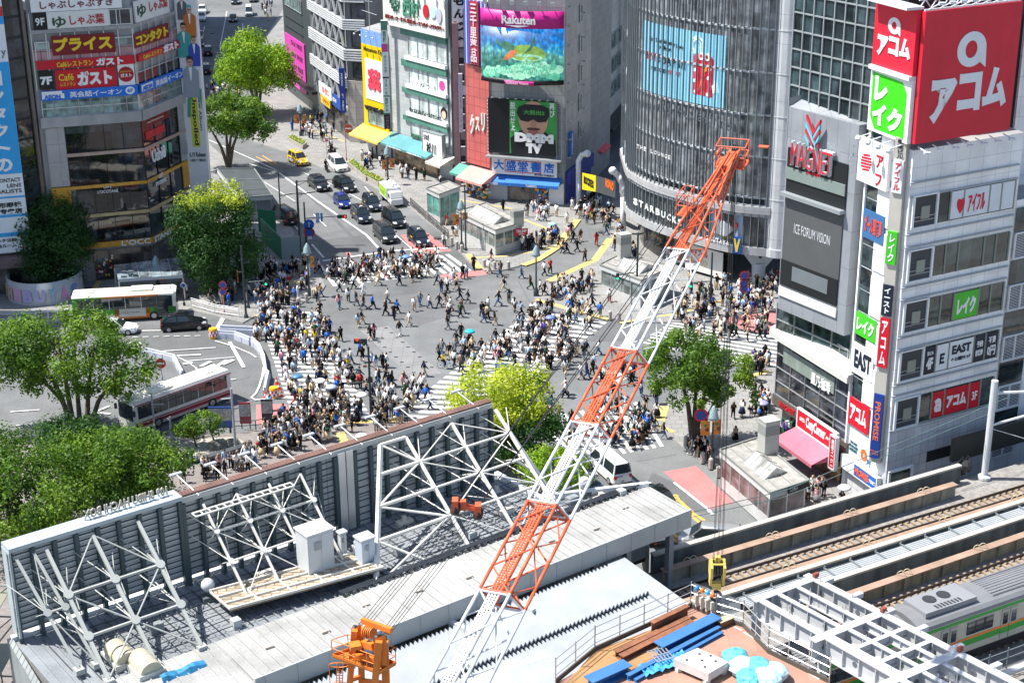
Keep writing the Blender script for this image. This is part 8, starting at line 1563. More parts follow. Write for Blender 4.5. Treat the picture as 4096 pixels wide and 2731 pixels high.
def kiosk(lb, P, h, wallm, sky=None, vent=None, name='subway_entrance', rm=None):
 """a flat-roofed glazed entrance: four ground corners, height"""
 P=[V((v.x, v.y, 0))for v in P];o=thing(name, lb, 'kiosk', tuple(P[0]));m=sum(P, V())/4;up=V((0, 0, 1));b=MB();b.prism([tuple(v.lerp(m, .06))[:2]for v in P], .1, 1.1);b.build('tiled_base', tile('white base tile', (.55, .55, .53), (.4, .4, .4), .2, .2, .015, 0, .4, .05), o)
 for i in range(4):
  a, e=P[i].lerp(m, .07), P[(i+1)%4].lerp(m, .07);n=max(1, int((e-a).length/1.4))
  for k in range(n):p_, q_=a.lerp(e, k/n), a.lerp(e, (k+1)/n);w=MB();w.hexa([p_+up*1.1, q_+up*1.1, (q_+up*1.1).lerp(m+up*1.1, .02), (p_+up*1.1).lerp(m+up*1.1, .02)], [p_+up*(h-.5), q_+up*(h-.5), (q_+up*(h-.5)).lerp(m+up*(h-.5), .02), (p_+up*(h-.5)).lerp(m+up*(h-.5), .02)]);w.build('window', wallm, o);b=MB();b.tube(p_+up*1.1, p_+up*(h-.5), .07, 6);b.build('post', ALU, o)
 b=MB();b.prism([tuple(v)[:2]for v in P], h-.5, h, 0, 1);b.build('roof', [paint('c4c6c4'), rm or mat('grimy roof', (.3, .29, .27), .9, var=.25, sc=1.5)], o)
 b=MB()
 for i in range(4):b.bar(P[i]+up*(h+.06), P[(i+1)%4]+up*(h+.06), .12, .14)
 for s in(.25, .6):b.path([P[0].lerp(P[1], t_).lerp(P[3].lerp(P[2], t_), s)+up*(h+.05)for t_ in(0, .3, .7, 1)], .04)
 b.build('roof_edge', paint('8a8c88'), o)
 if sky:
  a, e, q, z_=[P[0].lerp(P[1], u).lerp(P[3].lerp(P[2], u), v)+up*h for u, v in((sky[0], .2), (sky[1], .2), (sky[1], .8), (sky[0], .8))];b=MB();md, m2=(a+z_)/2+up*.7, (e+q)/2+up*.7;b.add([a, e, m2, md, z_, q], [(0, 1, 2, 3), (3, 2, 5, 4), (0, 3, 4), (1, 5, 2)]);b.build('skylight', glass('skylight glass', (.45, .45, .4), .15, .1, 1, 1), o);b=MB()
  for t_ in(0, .25, .5, .75, 1):b.tube(a.lerp(e, t_)+up*.02, md.lerp(m2, t_)+up*.02, .04);b.tube(z_.lerp(q, t_)+up*.02, md.lerp(m2, t_)+up*.02, .04)
  b.build('skylight_bars', ALU, o)
 if vent:
  q=P[0].lerp(P[1], vent[0]).lerp(P[3].lerp(P[2], vent[0]), vent[1]);b=MB();b.rbox((q.x, q.y, h), (1.3, 1.1, vent[2]), .4);b.rbox((q.x, q.y, h+vent[2]), (1.4, 1.2, .1), .4);b.build('vent_tower', paint('a8aaa4'), o);b=MB()
  for k in range(7):b.rbox((q.x, q.y, h+vent[2]*.6+k*.12), (1.34, 1.14, .05), .4)
  b.build('louvres', paint('7c7e7a'), o)
 return o
KG=glass('kiosk glass', (.17, .2, .19), .08, .4, 1.4, 2);KGR=glass('green kiosk glass', (.08, .24, .2), .08, .3, 1.4, 2)
kiosk('glass and white subway entrance with a skylight roof by the bookshop crossing', [G(1, 1, *a, 3.3)for a in((1840, 375), (2200, 550), (2460, 475), (2110, 300))], 3.3, KG, (.15, .8), (.97, .8, 1.5));kiosk('long subway entrance pavilion behind the crane boom', [G(2, 1, *a, 3.3)for a in((805, 865), (1190, 1010), (1480, 880), (985, 775))], 3.3, KG, (.3, .8), (.1, .95, 2.6))
o=kiosk('subway entrance with a ridged glass skylight by the red lane and railway', [G(2, 2, *a, 3.3)for a in((1905, 1000), (2372, 1395), (2722, 1280), (2245, 890))], 3.3, glass('brown kiosk glass', (.13, .1, .1), .1, .4, 1.2, 2), (.35, .75), (.3, .9, 2.8))
w=Wall(tuple(G(2, 2, 2372, 1395, 3.3))[:2], tuple(G(2, 2, 2722, 1280, 3.3))[:2]);b=MB();w.slab(b, w.L*.45, w.L*1.0, 2.85, 3.3, .05, .1);b.build('sign_band', BLACK, o);b=MB();w.text(b, 'しぶちか', w.L*.5, w.L*.7, 2.95, 3.2, .1, .01, .02);b.build('lettering', WHITE, o)
kiosk('green glass elevator box at the kerb beside the black railing', [G(1, 1, 1570, 455), G(1, 1, 1690, 515), G(1, 1, 1880, 440), G(1, 1, 1770, 385)], 4.1, KGR, None, None, 'elevator_box')
kiosk('dark roofed subway building left of the road under the far tree shade', [G(0, 1, 2220, 480), G(1, 1, 165, 455), G(1, 1, 0, 200), G(0, 1, 2010, 200)], 3.2, paint('7c8488'), rm=mat('slate roof', (.05, .06, .065), .7, var=.2))
o=thing('subway_canopy', 'flat glass subway canopy before the cafe tower with machines on its roof', 'canopy', tuple(G(0, 1, 1100, 1000)));q=[G(0, 1, *a, 2.9)for a in((1090, 1000), (1680, 960), (1640, 800), (1050, 870))];b=MB();b.prism([tuple(v)[:2]for v in q], 2.6, 2.95, 0, 1);b.build('roof', [paint('a8b4bc'), glass('canopy glass', (.16, .2, .22), .1, .3, 1.5, 3)], o);b=MB()
for v in q:b.tube((v.x, v.y, .1), (v.x, v.y, 2.6), .09)
for s in(.33, .5, .66, .83):b.bar(q[0].lerp(q[1], s)+V((0, 0, .08)), q[3].lerp(q[2], s)+V((0, 0, .08)), .1, .06)
b.build('frame', ALU, o);b=MB();rg=random.Random(5)
for i in range(14):v=q[0].lerp(q[1], rg.uniform(.04, .3)).lerp(q[3].lerp(q[2], .2), rg.uniform(.1, .9));b.rbox((v.x, v.y, 2.95), (rg.uniform(.2, .6), rg.uniform(.2, .5), rg.uniform(.1, .4)))
b.build('roof_machines', paint('5a646c'), o)
o=thing('site_hoarding', 'green and clear site hoarding fence in the shade of the tower', 'hoarding', tuple(G(1, 1, 250, 800)));P=pts(1, 1, '60 640 240 820 410 800', .1);b=MB();up=V((0, 0, 1));w=Wall(tuple(P[0])[:2], tuple(P[1])[:2]);w.slab(b, 0, w.L, .1, 2.9, 0, .08);a, e=G(1, 1, 30, 560, .1), G(1, 1, 190, 580, .1);w3=Wall(tuple(a)[:2], tuple(e)[:2]);w3.slab(b, 0, w3.L, .1, 3.0, 0, .08);b.build('green_panel', paint('2f7a54'), o);b=MB();w2_=Wall(tuple(P[1])[:2], tuple(P[2])[:2]);w2_.slab(b, 0, w2_.L, .1, 2.8, 0, .05);b.build('clear_panel', paint('8a9698'), o)
for lb, c, r, x, y, w_, hx in(('blue topped notice board with photographs by the dark railing', 0, 2, 2040, 840, 2.1, '3a5a9a'), ('dark poster stand beside the police officer', 1, 2, 112, 770, 1.0, '3a3c44'), ('small red poster board by the red road surface', 0, 2, 2262, 800, 1.0, 'a04050')):
 p=G(c, r, x, y, .1);o=thing('notice_board', lb, 'notice board', tuple(p));b=MB();b.box(p.x-w_/2, p.y-.05, .6, p.x+w_/2, p.y+.05, 2.6);b.build('board', paint(hx), o);b=MB();b.box(p.x-w_*.45, p.y-.07, 1.3, p.x+w_*.45, p.y-.05, 2.4);b.build('print', mat('poster print', (.4, .38, .36), .5, var=.5, sc=5), o);b=MB();b.box(p.x-w_*.4, p.y-.04, .1, p.x-w_*.32, p.y+.04, .6);b.box(p.x+w_*.32, p.y-.04, .1, p.x+w_*.4, p.y+.04, .6);b.build('legs', DARK, o)
w=Wall(tuple(G(2, 1, -60, 690))[:2], tuple(G(2, 1, 60, 660))[:2]);sign('protest_banner', 'small red banner with white letters on the skylight subway entrance', 'banner', Wall((.4, 177.0), (2.0, 177.4)), (0, 1.6, 2.0, 2.8), RED, [('TRUMP', (.1, .15, .9, .6), WHITE), ('2024', (.3, .68, .7, .9), WHITE)], d=.0, th=.05)
# ---------------- vehicles
TYRE=mat('tyre', (.02, .02, .022), .8);RIM=mat('wheel rim', (.5, .51, .52), .35, .7);CGL=mat('car glass', (.02, .03, .035), .05, spec=.9, var=0, big=0);HL=mat('headlight', (.7, .72, .74), .15, var=0, big=0);TL=mat('tail light', (.5, .02, .02), .25, var=0, big=0);PLATE=paint('e6e8e0')
def ring(x, w, z0, z1, k=.12):
 return[(x, -w*.92, z0), (x, -w, z0+.12), (x, -w, (z0+z1)*.55), (x, -w*.965, z1-k), (x, -w*.86, z1), (x, w*.86, z1), (x, w*.965, z1-k), (x, w, (z0+z1)*.55), (x, w, z0+.12), (x, w*.92, z0)]
def loft(mb, rings, mi=0):
 n=len(rings[0]);vs=[v for r in rings for v in r]
 mb.add(vs, [(j*n+i, j*n+(i+1)%n, (j+1)*n+(i+1)%n, (j+1)*n+i)for j in range(len(rings)-1)for i in range(n)]+[tuple(range(n-1, -1, -1)), tuple(range((len(rings)-1)*n, len(rings)*n))], mi)
def quadg(mb, a, b, c, d, inset=.08):
 P=[V(a), V(b), V(c), V(d)];m=sum(P, V())/4;nn=(P[1]-P[0]).cross(P[2]-P[0]).normalized();P=[p.lerp(m, inset)+nn*.012 for p in P];mb.add(P, [(0, 1, 2, 3)])
KIND={'sedan':(4.6, .88, 1.46, .92, .98, 1.0, .35, -1.05, -1.85, .86), 'taxi':(4.4, .85, 1.75, 1.05, 1.05, 1.2, .55, -1.75, -2.1, .98), 'suv':(4.75, .95, 1.7, 1.08, 1.02, .95, .3, -1.6, -2.2, .94), 'hatch':(4.0, .85, 1.52, .98, .95, 1.05, .35, -1.35, -1.85, .9), 'van':(4.9, .92, 1.86, 1.08, 1.1, 1.55, .7, -2.1, -2.38, 1.0), 'boxvan':(4.9, .9, 2.0, 1.1, 1.15, 2.05, 1.35, -2.3, -2.42, 1.05), 'wagon':(4.7, .9, 1.5, .92, .95, 1.0, .35, -1.75, -2.2, .86)}
def car(label, kind, body, p, q, z=0., roof=None, group=None, cat='car', extra=None):
 """p: rear bumper point on the road, q: front bumper point; the length comes from the kind"""
 Lc, hw, H, belt, hz, wf, rf, rr, rfoot, bz=KIND[kind];h=Lc/2
 t=thing('parked_car' if kind!='taxi' else 'taxi_cab', label, cat, (0, 0, 0), group);roof=roof or body
 b=MB();loft(b, [ring(-h, hw*.86, .32, bz-.12), ring(-h+.18, hw*.97, .22, bz), ring(-h+.9, hw, .2, belt), ring(-.3, hw, .2, belt), ring(wf-.05, hw, .2, belt-.02), ring(h-.75, hw*.98, .2, hz-.12), ring(h-.2, hw*.92, .22, hz-.28), ring(h, hw*.74, .34, hz-.42)])
 w1_, w2_=hw*.93, hw*.74
 g=[(rfoot, w1_, belt-.03), (rr, w2_, H-.05), (rf, w2_, H-.05), (wf, w1_, belt-.03)]
 b.hexa([(rfoot, -w1_, belt-.04), (wf, -w1_, belt-.04), (wf, w1_, belt-.04), (rfoot, w1_, belt-.04)], [(rr, -w2_, H-.04), (rf, -w2_, H-.04), (rf, w2_, H-.04), (rr, w2_, H-.04)]);b.build('body', body, t, False)
 b=MB();loft(b, [[(x, -y, H-.045), (x, -y*.6, H+zz), (x, y*.6, H+zz), (x, y, H-.045)]for x, y, zz in((rr-.06, w2_*.96, -.03), (rr+.15, w2_*1.01, .02), ((rr+rf)/2, w2_*1.02, .035), (rf-.15, w2_*1.01, .02), (rf+.05, w2_*.96, -.03))]);b.build('roof', roof, t, True)
 b=MB();quadg(b, (wf, -w1_, belt), (wf, w1_, belt), (rf, w2_, H-.05), (rf, -w2_, H-.05), .06);b.build('windshield', CGL, t)
 b=MB();quadg(b, (rfoot, w1_, belt), (rfoot, -w1_, belt), (rr, -w2_, H-.05), (rr, w2_, H-.05), .1);b.build('rear_window', CGL, t)
 for s in(-1, 1):
  m_=(rf+rr)/2
  for x0, x1, X0, X1 in((rfoot+.12, m_-.03, rr+.05, m_-.03), (m_+.03, wf-.1, m_+.03, rf-.04)):
   b=MB();P=[(x0, s*w1_, belt), (x1, s*w1_, belt), (X1, s*w2_, H-.06), (X0, s*w2_, H-.06)];quadg(b, *(P if s<0 else P[::-1]), .07);b.build('side_window', CGL, t)
  for x in(-h+.82, h-.86):
   b=MB();b.tube((x, s*(hw-.2), .32), (x, s*(hw+.01), .32), .32, 16);w_=b.build('wheel', TYRE, t);b=MB();b.tube((x, s*(hw-.02), .32), (x, s*(hw+.02), .32), .2, 10);b.build('rim', RIM, w_)
  b=MB();b.hexa([(h-.34, s*hw*.55, hz-.36), (h-.05, s*hw*.5, hz-.36), (h-.14, s*hw*.85, hz-.36), (h-.5, s*hw*.93, hz-.36)], [(h-.44, s*hw*.55, hz-.2), (h-.13, s*hw*.5, hz-.22), (h-.24, s*hw*.83, hz-.22), (h-.6, s*hw*.92, hz-.2)]);b.build('headlight', HL, t)
  b=MB();b.box(-h-.01, min(s*hw*.62, s*hw*.9), bz-.34, -h+.12, max(s*hw*.62, s*hw*.9), bz-.08);b.build('tail_light', TL, t)
  b=MB();b.rbox((wf-.35, s*(hw+.1), belt+.02), (.14, .22, .15));b.build('mirror', body, t)
 b=MB();b.box(h-.1, -hw*.5, .42, h+.012, hw*.5, hz-.42);b.build('grille', DARK, t);b=MB();b.box(h+.013, -.17, .4, h+.025, .17, .54);b.box(-h-.02, -.17, .5, -h-.01, .17, .64);b.build('licence_plate', PLATE, t)
 if kind=='taxi':
  b=MB();b.rbox((.1, 0, H+.02), (.22, .32, .14));b.build('roof_lamp', paint('e8ead8'), t)
 if extra:extra(t, h, hw, H, belt)
 p, q=V(p), V(q);d=q-p;c=(p+q)/2;t.location=(c.x, c.y, z);t.rotation_euler=(0, 0, math.atan2(d.y, d.x));LOC[t.name]=V((0, 0, 0));return t
def at2(c, r, x0, y0, x1, y1):return G(c, r, x0, y0), G(c, r, x1, y1)
CB_, CN, CG, CWH, CBL=mat('black car paint', (.008, .009, .011), .12, var=0, big=0, spec=.7), mat('navy car paint', (.012, .016, .03), .14, var=0, big=0, spec=.7), mat('charcoal car paint', (.03, .032, .036), .16, .3, var=0, big=0, spec=.6), mat('white car paint', (.75, .75, .74), .2, var=0, big=0), mat('blue car paint', (.015, .03, .2), .15, .2, var=0, big=0, spec=.7)
CSV, CYW=mat('silver car paint', (.42, .43, .44), .2, .5, var=0, big=0), mat('yellow cab paint', (.75, .45, .02), .25, var=0, big=0)
def cab_marks(t, h, hw, H, belt):
 b=MB();
 for s in(-1, 1):b.box(-1.4, s*hw-.004 if s<0 else hw-.012, .45, .5, s*hw+.012 if s<0 else hw+.004, .8)
 b.build('side_print', paint('3a3d42'), t);b=MB()
 for s in(-1, 1):b.box(-.5, s*hw-.01 if s<0 else hw, .84, .2, s*hw if s<0 else hw+.01, .98)
 b.build('side_stripe', paint('d8c030'), t)
TX='black taxis waiting at the crossing'
car('black taxi in the middle of the queue, right of the blue hatchback', 'taxi', CN, *at2(1, 1, 1010, 290, 1120, 400), group=TX, extra=cab_marks, cat='taxi');car('black taxi diagonally below the blue hatchback', 'taxi', CN, *at2(1, 1, 905, 400, 1030, 510), group=TX, extra=cab_marks, cat='taxi');car('black taxi waiting on the red road surface at the stop line', 'taxi', CN, *at2(1, 1, 1440, 620, 1550, 715), group=TX, extra=cab_marks, cat='taxi')
car('black SUV in the left lane below the tree shade', 'suv', CB_, *at2(1, 1, 520, 120, 640, 205), cat='car');car('black SUV beside it in the right lane, before the truck', 'suv', CB_, *at2(1, 1, 745, 130, 890, 215))
car('bright blue hatchback between the black SUVs and black taxis', 'hatch', CBL, *at2(1, 1, 745, 270, 845, 370));car('large charcoal minivan first at the stop line, left lane', 'van', CG, *at2(1, 1, 1120, 570, 1255, 690));car('large black minivan next to the green truck', 'van', CB_, *at2(1, 1, 1200, 440, 1340, 545))
car('white minivan on the road by the flower planter', 'van', CWH, *at2(1, 0, 690, 1500, 820, 1610));
def cab(t, h, hw, H, belt):
 b=MB();b.box(-1.6, -hw-.012, .4, .6, -hw-.002, .85);b.box(-1.6, hw+.002, .4, .6, hw+.012, .85);b.build('side_print', BLACK, t);b=MB()
 for y in(-.25, 0):b.box(.9, y, .96, 1.9, y+.12, .975);b.box(-1.0, y, H+.036, .3, y+.12, H+.05)
 b.build('stripe', paint('5a6ab0'), t)
 b=MB();vs, fs=glyphs('S.RIDE', .03);x0=min(v[0]for v in vs);x1=max(v[0]for v in vs)
 b.add([(-1.4+1.7*(v[0]-x0)/(x1-x0), -hw-.014, .45+.42*v[1])for v in vs], [tuple(f)for f in fs]);b.build('lettering', WHITE, t)
car('yellow taxi with black door print passing the far trees', 'taxi', CYW, *at2(1, 0, 310, 1460, 470, 1545), extra=cab, cat='taxi')
car('white estate car with a roof box beside the green bus', 'wagon', CWH, *at2(0, 1, 870, 1490, 1250, 1485));car('black luxury SUV right of the white estate car', 'suv', CB_, *at2(0, 1, 1480, 1465, 1910, 1435));car('dark green car half hidden at the left edge', 'sedan', mat('dark green paint', (.012, .03, .025), .15, var=0, big=0), *at2(0, 1, -120, 1510, 240, 1500))
def alps(t, h, hw, H, belt):
 b=MB();b.box(-.2, -hw-.012, .4, .1, -hw-.002, 1.0, 0);b.box(.15, -hw-.012, .4, .35, -hw-.002, 1.0, 1);b.box(.0, -hw-.01, .3, .2, -hw-.001, .5, 0);b.build('stripe', [paint('c8308c'), paint('3a90d0')], t)
 b=MB();vs, fs=glyphs('ALPS', .02);x1=max(v[0]for v in vs);x0=min(v[0]for v in vs);f=lambda v:(v[0]-x0)/(x1-x0)
 b.add([(-h-.03, .6-.55*f(v), .86+.22*v[1])for v in vs], [tuple(q)for q in fs]);b.add([(-h-.03, .2-.3*f(v), .4+.25*v[1])for v in vs], [tuple(q)for q in fs]);b.build('lettering', paint('30508c'), t)
car('white minibus with pink and blue stripes and dark rear window by the crane boom', 'boxvan', CWH, *at2(2, 2, 985, 1300, 800, 1140), extra=alps, cat='van')
car('small car with a blue body and black roof below the white minibus', 'hatch', mat('azure paint', (.02, .22, .55), .2, var=0, big=0), *at2(2, 2, 760, 1470, 600, 1330), roof=CB_);car('dark car hidden under the end of the station roof', 'sedan', CB_, *at2(2, 2, 1390, 1540, 1240, 1420));car('silver van passing under the railway bridge', 'van', CSV, *at2(2, 3, 1960, 330, 1680, 300))
car('white minibus with only its front showing behind the dark roofed subway entrance', 'boxvan', CWH, *at2(1, 1, -150, 190, 70, 270), cat='van');car('dark grey van parked behind the green site hoarding', 'boxvan', CG, *at2(1, 1, 330, 510, 200, 430), cat='van')
FARG='cars up the far street'
for lab, kd, pt_, x0, y0, x1, y1 in(('white car at the head of two parked white ones, far street', 'suv', CWH, 1870, 95, 1850, 150), ('second white car parked far up the street', 'suv', CWH, 1860, 160, 1845, 215), ('black car far up the street with its roof in the sun, middle lane', 'sedan', CB_, 2145, 150, 2140, 245), ('dark car at the top edge of the far street', 'suv', CB_, 2160, 10, 2165, 60), ('another dark car beside it at the top edge', 'sedan', CB_, 2320, 0, 2330, 30), ('white van at the right kerb of the far street', 'boxvan', CWH, 2290, 90, 2290, 190), ('black taxi driving away beside the poster tower', 'taxi', CB_, 1910, 540, 1915, 470), ('black car with lit tail lamps nearer the crossing, far street', 'taxi', CB_, 1895, 705, 1895, 640), ('dark car in the shade by the poster tower edge', 'sedan', CB_, 1835, 330, 1830, 380), ('second dark car in the shade by the poster tower', 'sedan', CB_, 1845, 400, 1838, 450)):
 car(lab, kd, pt_, *at2(0, 0, x0, y0, x1, y1), group=FARG)
def bus(label, p, q, base, stripes, roofm, side_txt=None, Lb=10.6, frontm=None):
 t=thing('city_bus', label, 'bus', (0, 0, 0));h, w, z0, z1=Lb/2, 1.24, .34, 3.0
 b=MB();loft(b, [ring(-h, w*.93, z0, z1-.1, .3), ring(-h+.12, w, z0-.04, z1, .22), ring(h-.25, w, z0-.04, z1, .22), ring(h, w*.93, z0, z1-.12, .3)]);b.build('body', base, t)
 b=MB();b.box(-h+.2, -w*.85, z1-.01, h-.3, w*.85, z1+.03);b.box(h-4.6, -.75, z1+.03, h-2.4, .75, z1+.24);b.box(h-1.3, -.5, z1+.03, h-.6, .5, z1+.14);b.box(-h+1.4, -.5, z1+.03, -h+2.2, .5, z1+.14);b.lathe([(.35, z1+.03), (.35, z1+.1)], (-h+1.3, 0, 0), 14);b.build('roof_units', roofm, t)
 for s in(-1, 1):
  y0, y1=sorted((s*(w+.002), s*(w+.02)))
  for k in range(6):
   x=-h+.55+k*1.62;b=MB();b.box(x, y0, 1.42, x+1.54, y1, 2.62);w_=b.build('window', CGL, t);b=MB();y2, y3=sorted((s*(w+.02), s*(w+.035)));b.box(x, y2, 2.2, x+1.54, y3, 2.24);b.box(x+.75, y2, 1.42, x+.79, y3, 2.62);b.build('frame', DARK, w_)
  for x in(-h+2.3, h-2.4):
   b=MB();b.tube((x, s*(w-.3), .48), (x, s*(w+.015), .48), .48, 18);wh=b.build('wheel', TYRE, t);b=MB();b.tube((x, s*(w-.05), .48), (x, s*(w+.03), .48), .27, 12);b.build('rim', RIM, wh)
  for x0, x1, a, c, m in stripes:b=MB();y2, y3=sorted((s*(w-.01), s*(w+.008)));b.box(-h+x0, y2, a, -h+x1, y3, c);b.build('stripe', m, t)
  b=MB();b.rbox((h+.1, s*(w+.15), 1.9), (.18, .2, .5));b.build('mirror', DARK, t);b=MB();b.box(h-.03, min(s*.6, s*1.05), .6, h+.02, max(s*.6, s*1.05), .8);b.build('headlight', HL, t)
 if side_txt:
  b=MB();vs, fs=glyphs(side_txt, .01);x0=min(v[0]for v in vs);x1=max(v[0]for v in vs);b.add([(-h+5.1+1.7*(v[0]-x0)/(x1-x0), -w-.012, .95+.22*v[1])for v in vs], [tuple(f)for f in fs]);b.build('lettering', paint('504844'), t)
 b=MB();b.box(h-.1, -w*.86, 1.25, h+.02, w*.86, 2.75);b.build('windshield', CGL, t);b=MB();b.box(-h-.02, -w*.8, 1.5, -h+.1, w*.8, 2.6);b.build('rear_window', CGL, t)
 b=MB();b.box(h-2.0 if not frontm else-1.2, -w-.025, .4, h-.9 if not frontm else .1, -w-.003, 2.65);b.build('door', CGL, t)
 d=V(q)-V(p);c=(V(p)+V(q))/2;t.location=(c.x, c.y, 0);t.rotation_euler=(0, 0, math.atan2(d.y, d.x));return t
OR, GR2, CRM, MAR=paint('d8782c'), paint('4a9a3c'), paint('e6e2d4'), paint('8c2432')
bus('green, white and orange city bus on the left with its cream roof in the sun', *at2(0, 1, 690, 1375, 1640, 1320), CRM, [(0, 10.5, .8, 1.4, GR2), (0, 3, 2.62, 2.8, GR2), (3, 8.8, 2.62, 2.8, OR), (0, .8, .35, 2.7, GR2), (4.2, 7.9, .36, 1.38, OR), (4.7, 7.4, .5, 1.41, CRM), (8.2, 10.5, .5, 1.39, GR2), (4.4, 8.2, .3, .45, OR)], paint('d8d6c8'), 'Non-Step Bus')
bus('white and maroon striped bus turning beside the big left tree', *at2(0, 2, 1960, 545, 1290, 790), mat('bus white', (.7, .69, .66), .3, var=.04), [(0, 10.5, 2.68, 2.76, MAR), (0, 10.5, 1.0, 1.12, MAR), (0, 10.5, .62, .95, MAR), (0, 10.5, .5, .54, MAR)], paint('e2dfd4'), None, 10.6, True)
def truck(label, p, q, box, load=None, side=None, L0=5.2, bh=2.3):
 t=thing('box_truck', label, 'truck', (0, 0, 0));h=L0/2
 b=MB();loft(b, [ring(h-1.5, .86, .5, 1.95, .1), ring(h-.4, .86, .45, 2.0, .1), ring(h-.1, .84, .4, 1.25, .1), ring(h, .8, .42, 1.1, .1)]);b.build('cab', CWH, t);b=MB();quadg(b, (h-.09, -.8, 1.2), (h-.09, .8, 1.2), (h-.4, .76, 1.92), (h-.4, -.76, 1.92), .05);b.build('windshield', CGL, t)
 for s in(-1, 1):b=MB();P=[(h-1.3, s*.87, 1.2), (h-.35, s*.87, 1.2), (h-.55, s*.87, 1.8), (h-1.3, s*.87, 1.8)];quadg(b, *(P if s<0 else P[::-1]), .05);b.build('side_window', CGL, t)
 b=MB();b.box(-h, -.95, .75, h-1.6, .95, bh);b.build('cargo_box', box, t);b=MB();b.box(-h, -.35, .45, h-1.4, .35, .75);b.build('chassis', DARK, t)
 for x in(-h+.9, h-.8):
  for s in(-1, 1):b=MB();b.tube((x, s*.62, .36), (x, s*.88, .36), .36, 14);wh=b.build('wheel', TYRE, t);b=MB();b.tube((x, s*.86, .36), (x, s*.9, .36), .2, 10);b.build('rim', RIM, wh)
 if side:b=MB();b.box(-h+.1, -.96, .95, h-1.75, -.951, bh-.12);b.build('side_print', side, t);b=MB();vs, fs=glyphs('お～いお茶', .02);x0=min(v[0]for v in vs);x1=max(v[0]for v in vs);b.add([(-h+.4+2.2*(v[0]-x0)/(x1-x0), -.965, 1.2+.5*v[1])for v in vs], [tuple(f)for f in fs]);b.build('lettering', paint('2c6a30'), t)
 b=MB();b.box(-h-.02, -.7, .5, -h, -.5, .65);b.box(-h-.02, .5, .5, -h, .7, .65);b.build('tail_light', TL, t)
 d=V(q)-V(p);c=(V(p)+V(q))/2;t.location=(c.x, c.y, 0);t.rotation_euler=(0, 0, math.atan2(d.y, d.x))
 if load:
  rg=random.Random(3);t2=None
  for i in range(26):
   x, y=-h+.35+rg.random()*(L0-2.4), rg.uniform(-.65, .65);m4=Matrix.Translation(t.location)@Matrix.Rotation(t.rotation_euler.z, 4, 'Z');v=m4@V((x, y, bh+.05));b=MB();b.ball(v, .3, 7, 5, sz=.7);tag(b.build('rubbish_bag', paint('d4d8da'), smooth=True), 'white rubbish bag heaped on top of the green truck', 'bag', 'rubbish bags on the truck')
 return t
truck('white box truck with a lime green side print and rubbish bags on top', *at2(1, 1, 1170, 220, 1330, 375), paint('d8dadc'), True, paint('a0cc30'));truck('white box truck with red tail lamps beyond the station roof end', *at2(2, 3, 1300, 260, 1150, 120), paint('d8dcde'), L0=5.6, bh=2.9)
def bike(label, p, q, col, motor=True):
 t=thing('motor_scooter' if motor else 'bicycle', label, 'scooter' if motor else 'bicycle', (0, 0, 0));r=.26 if motor else .33;k=.62 if motor else .52
 for x in(-k, k):
  b=MB();b.path([V((x+r*math.cos(a*.524), 0, r+r*math.sin(a*.524)))for a in range(13)], .06 if motor else .02, 6);b.tube((x, -.03, r), (x, .03, r), .05);b.build('wheel', TYRE, t)
 b=MB()
 if motor:loft(b, [ring(-.75, .14, .45, .75, .05), ring(-.3, .2, .3, .8, .05), ring(.1, .16, .28, .45, .05), ring(.45, .18, .35, 1.0, .05), ring(.6, .12, .6, .95, .05)])
 else:b.path([V((-k, 0, r)), V((-.1, 0, .3)), V((k-.15, 0, .75)), V((-.2, 0, .72)), V((-.1, 0, .3))], .02);b.tube((-k, 0, r), (-.2, 0, .75), .02);b.tube((k, 0, r), (k-.17, 0, .95), .02)
 b.build('frame', col, t);b=MB();b.rbox((-.3, 0, .78), (.5 if motor else .22, .2, .06));b.build('saddle', DARK, t);b=MB();b.tube((k-.2, -.3, 1.02), (k-.2, .3, 1.02), .02);b.tube((k-.17, 0, .9), (k-.2, 0, 1.02), .02);b.build('handlebar', DARK, t)
 d=V(q)-V(p);c=(V(p)+V(q))/2;t.location=(c.x, c.y, 0);t.rotation_euler=(0, 0, math.atan2(d.y, d.x));return c, math.atan2(d.y, d.x)
RIDERS=[bike('black motor scooter by the kerb behind the white minivan', *at2(1, 0, 670, 1420, 735, 1430), BLACK), bike('black motor scooter left of the white minivan', *at2(1, 0, 635, 1560, 660, 1590), CB_), bike('bicycle at the stop line right of the black taxi', *at2(1, 1, 1720, 690, 1745, 720), DARK, False), bike('bicycle ridden by a rider in yellow near the diagonal crossing', *at2(1, 2, 1720, 250, 1760, 255), BLU, False), bike('bicycle at the pole behind the billboards', *at2(1, 2, 1075, 670, 1105, 690), DARK, False)]
# ---------------- people
CLR={'k':('black', '131417'), 'w':('white', 'e6e6e4'), 'n':('navy', '1e2740'), 'g':('grey', '74777a'), 'b':('beige', 'c2ad8c'), 's':('pale blue', 'a4bcd6'), 'u':('bright blue', '2c66c0'), 'e':('dark green', '2c4a34'), 'r':('red', 'a8323a'), 'p':('pink', 'd49aa4'), 'o':('brown', '5c4030'), 'j':('denim blue', '4a6488'), 'y':('yellow', 'd0b83a'), 'v':('purple', '50408a'), 'm':('mustard', 'b08838')}
CM={k:mat('cloth '+n, [((int(h[i:i+2], 16)/255+.055)/1.055)**2.4 for i in(0, 2, 4)], .85, var=.12, sc=6, big=0, spec=.2)for k, (n, h)in CLR.items()}
SKINM=[mat('skin light', (.55, .36, .27), .55, var=0, big=0), mat('skin tan', (.42, .26, .18), .55, var=0, big=0)];HAIRM={'black':mat('hair black', (.012, .011, .011), .5, var=0, big=0), 'brown':mat('hair brown', (.07, .035, .018), .5, var=0, big=0), 'blond':mat('hair blond', (.3, .19, .08), .5, var=0, big=0)}
BC={}
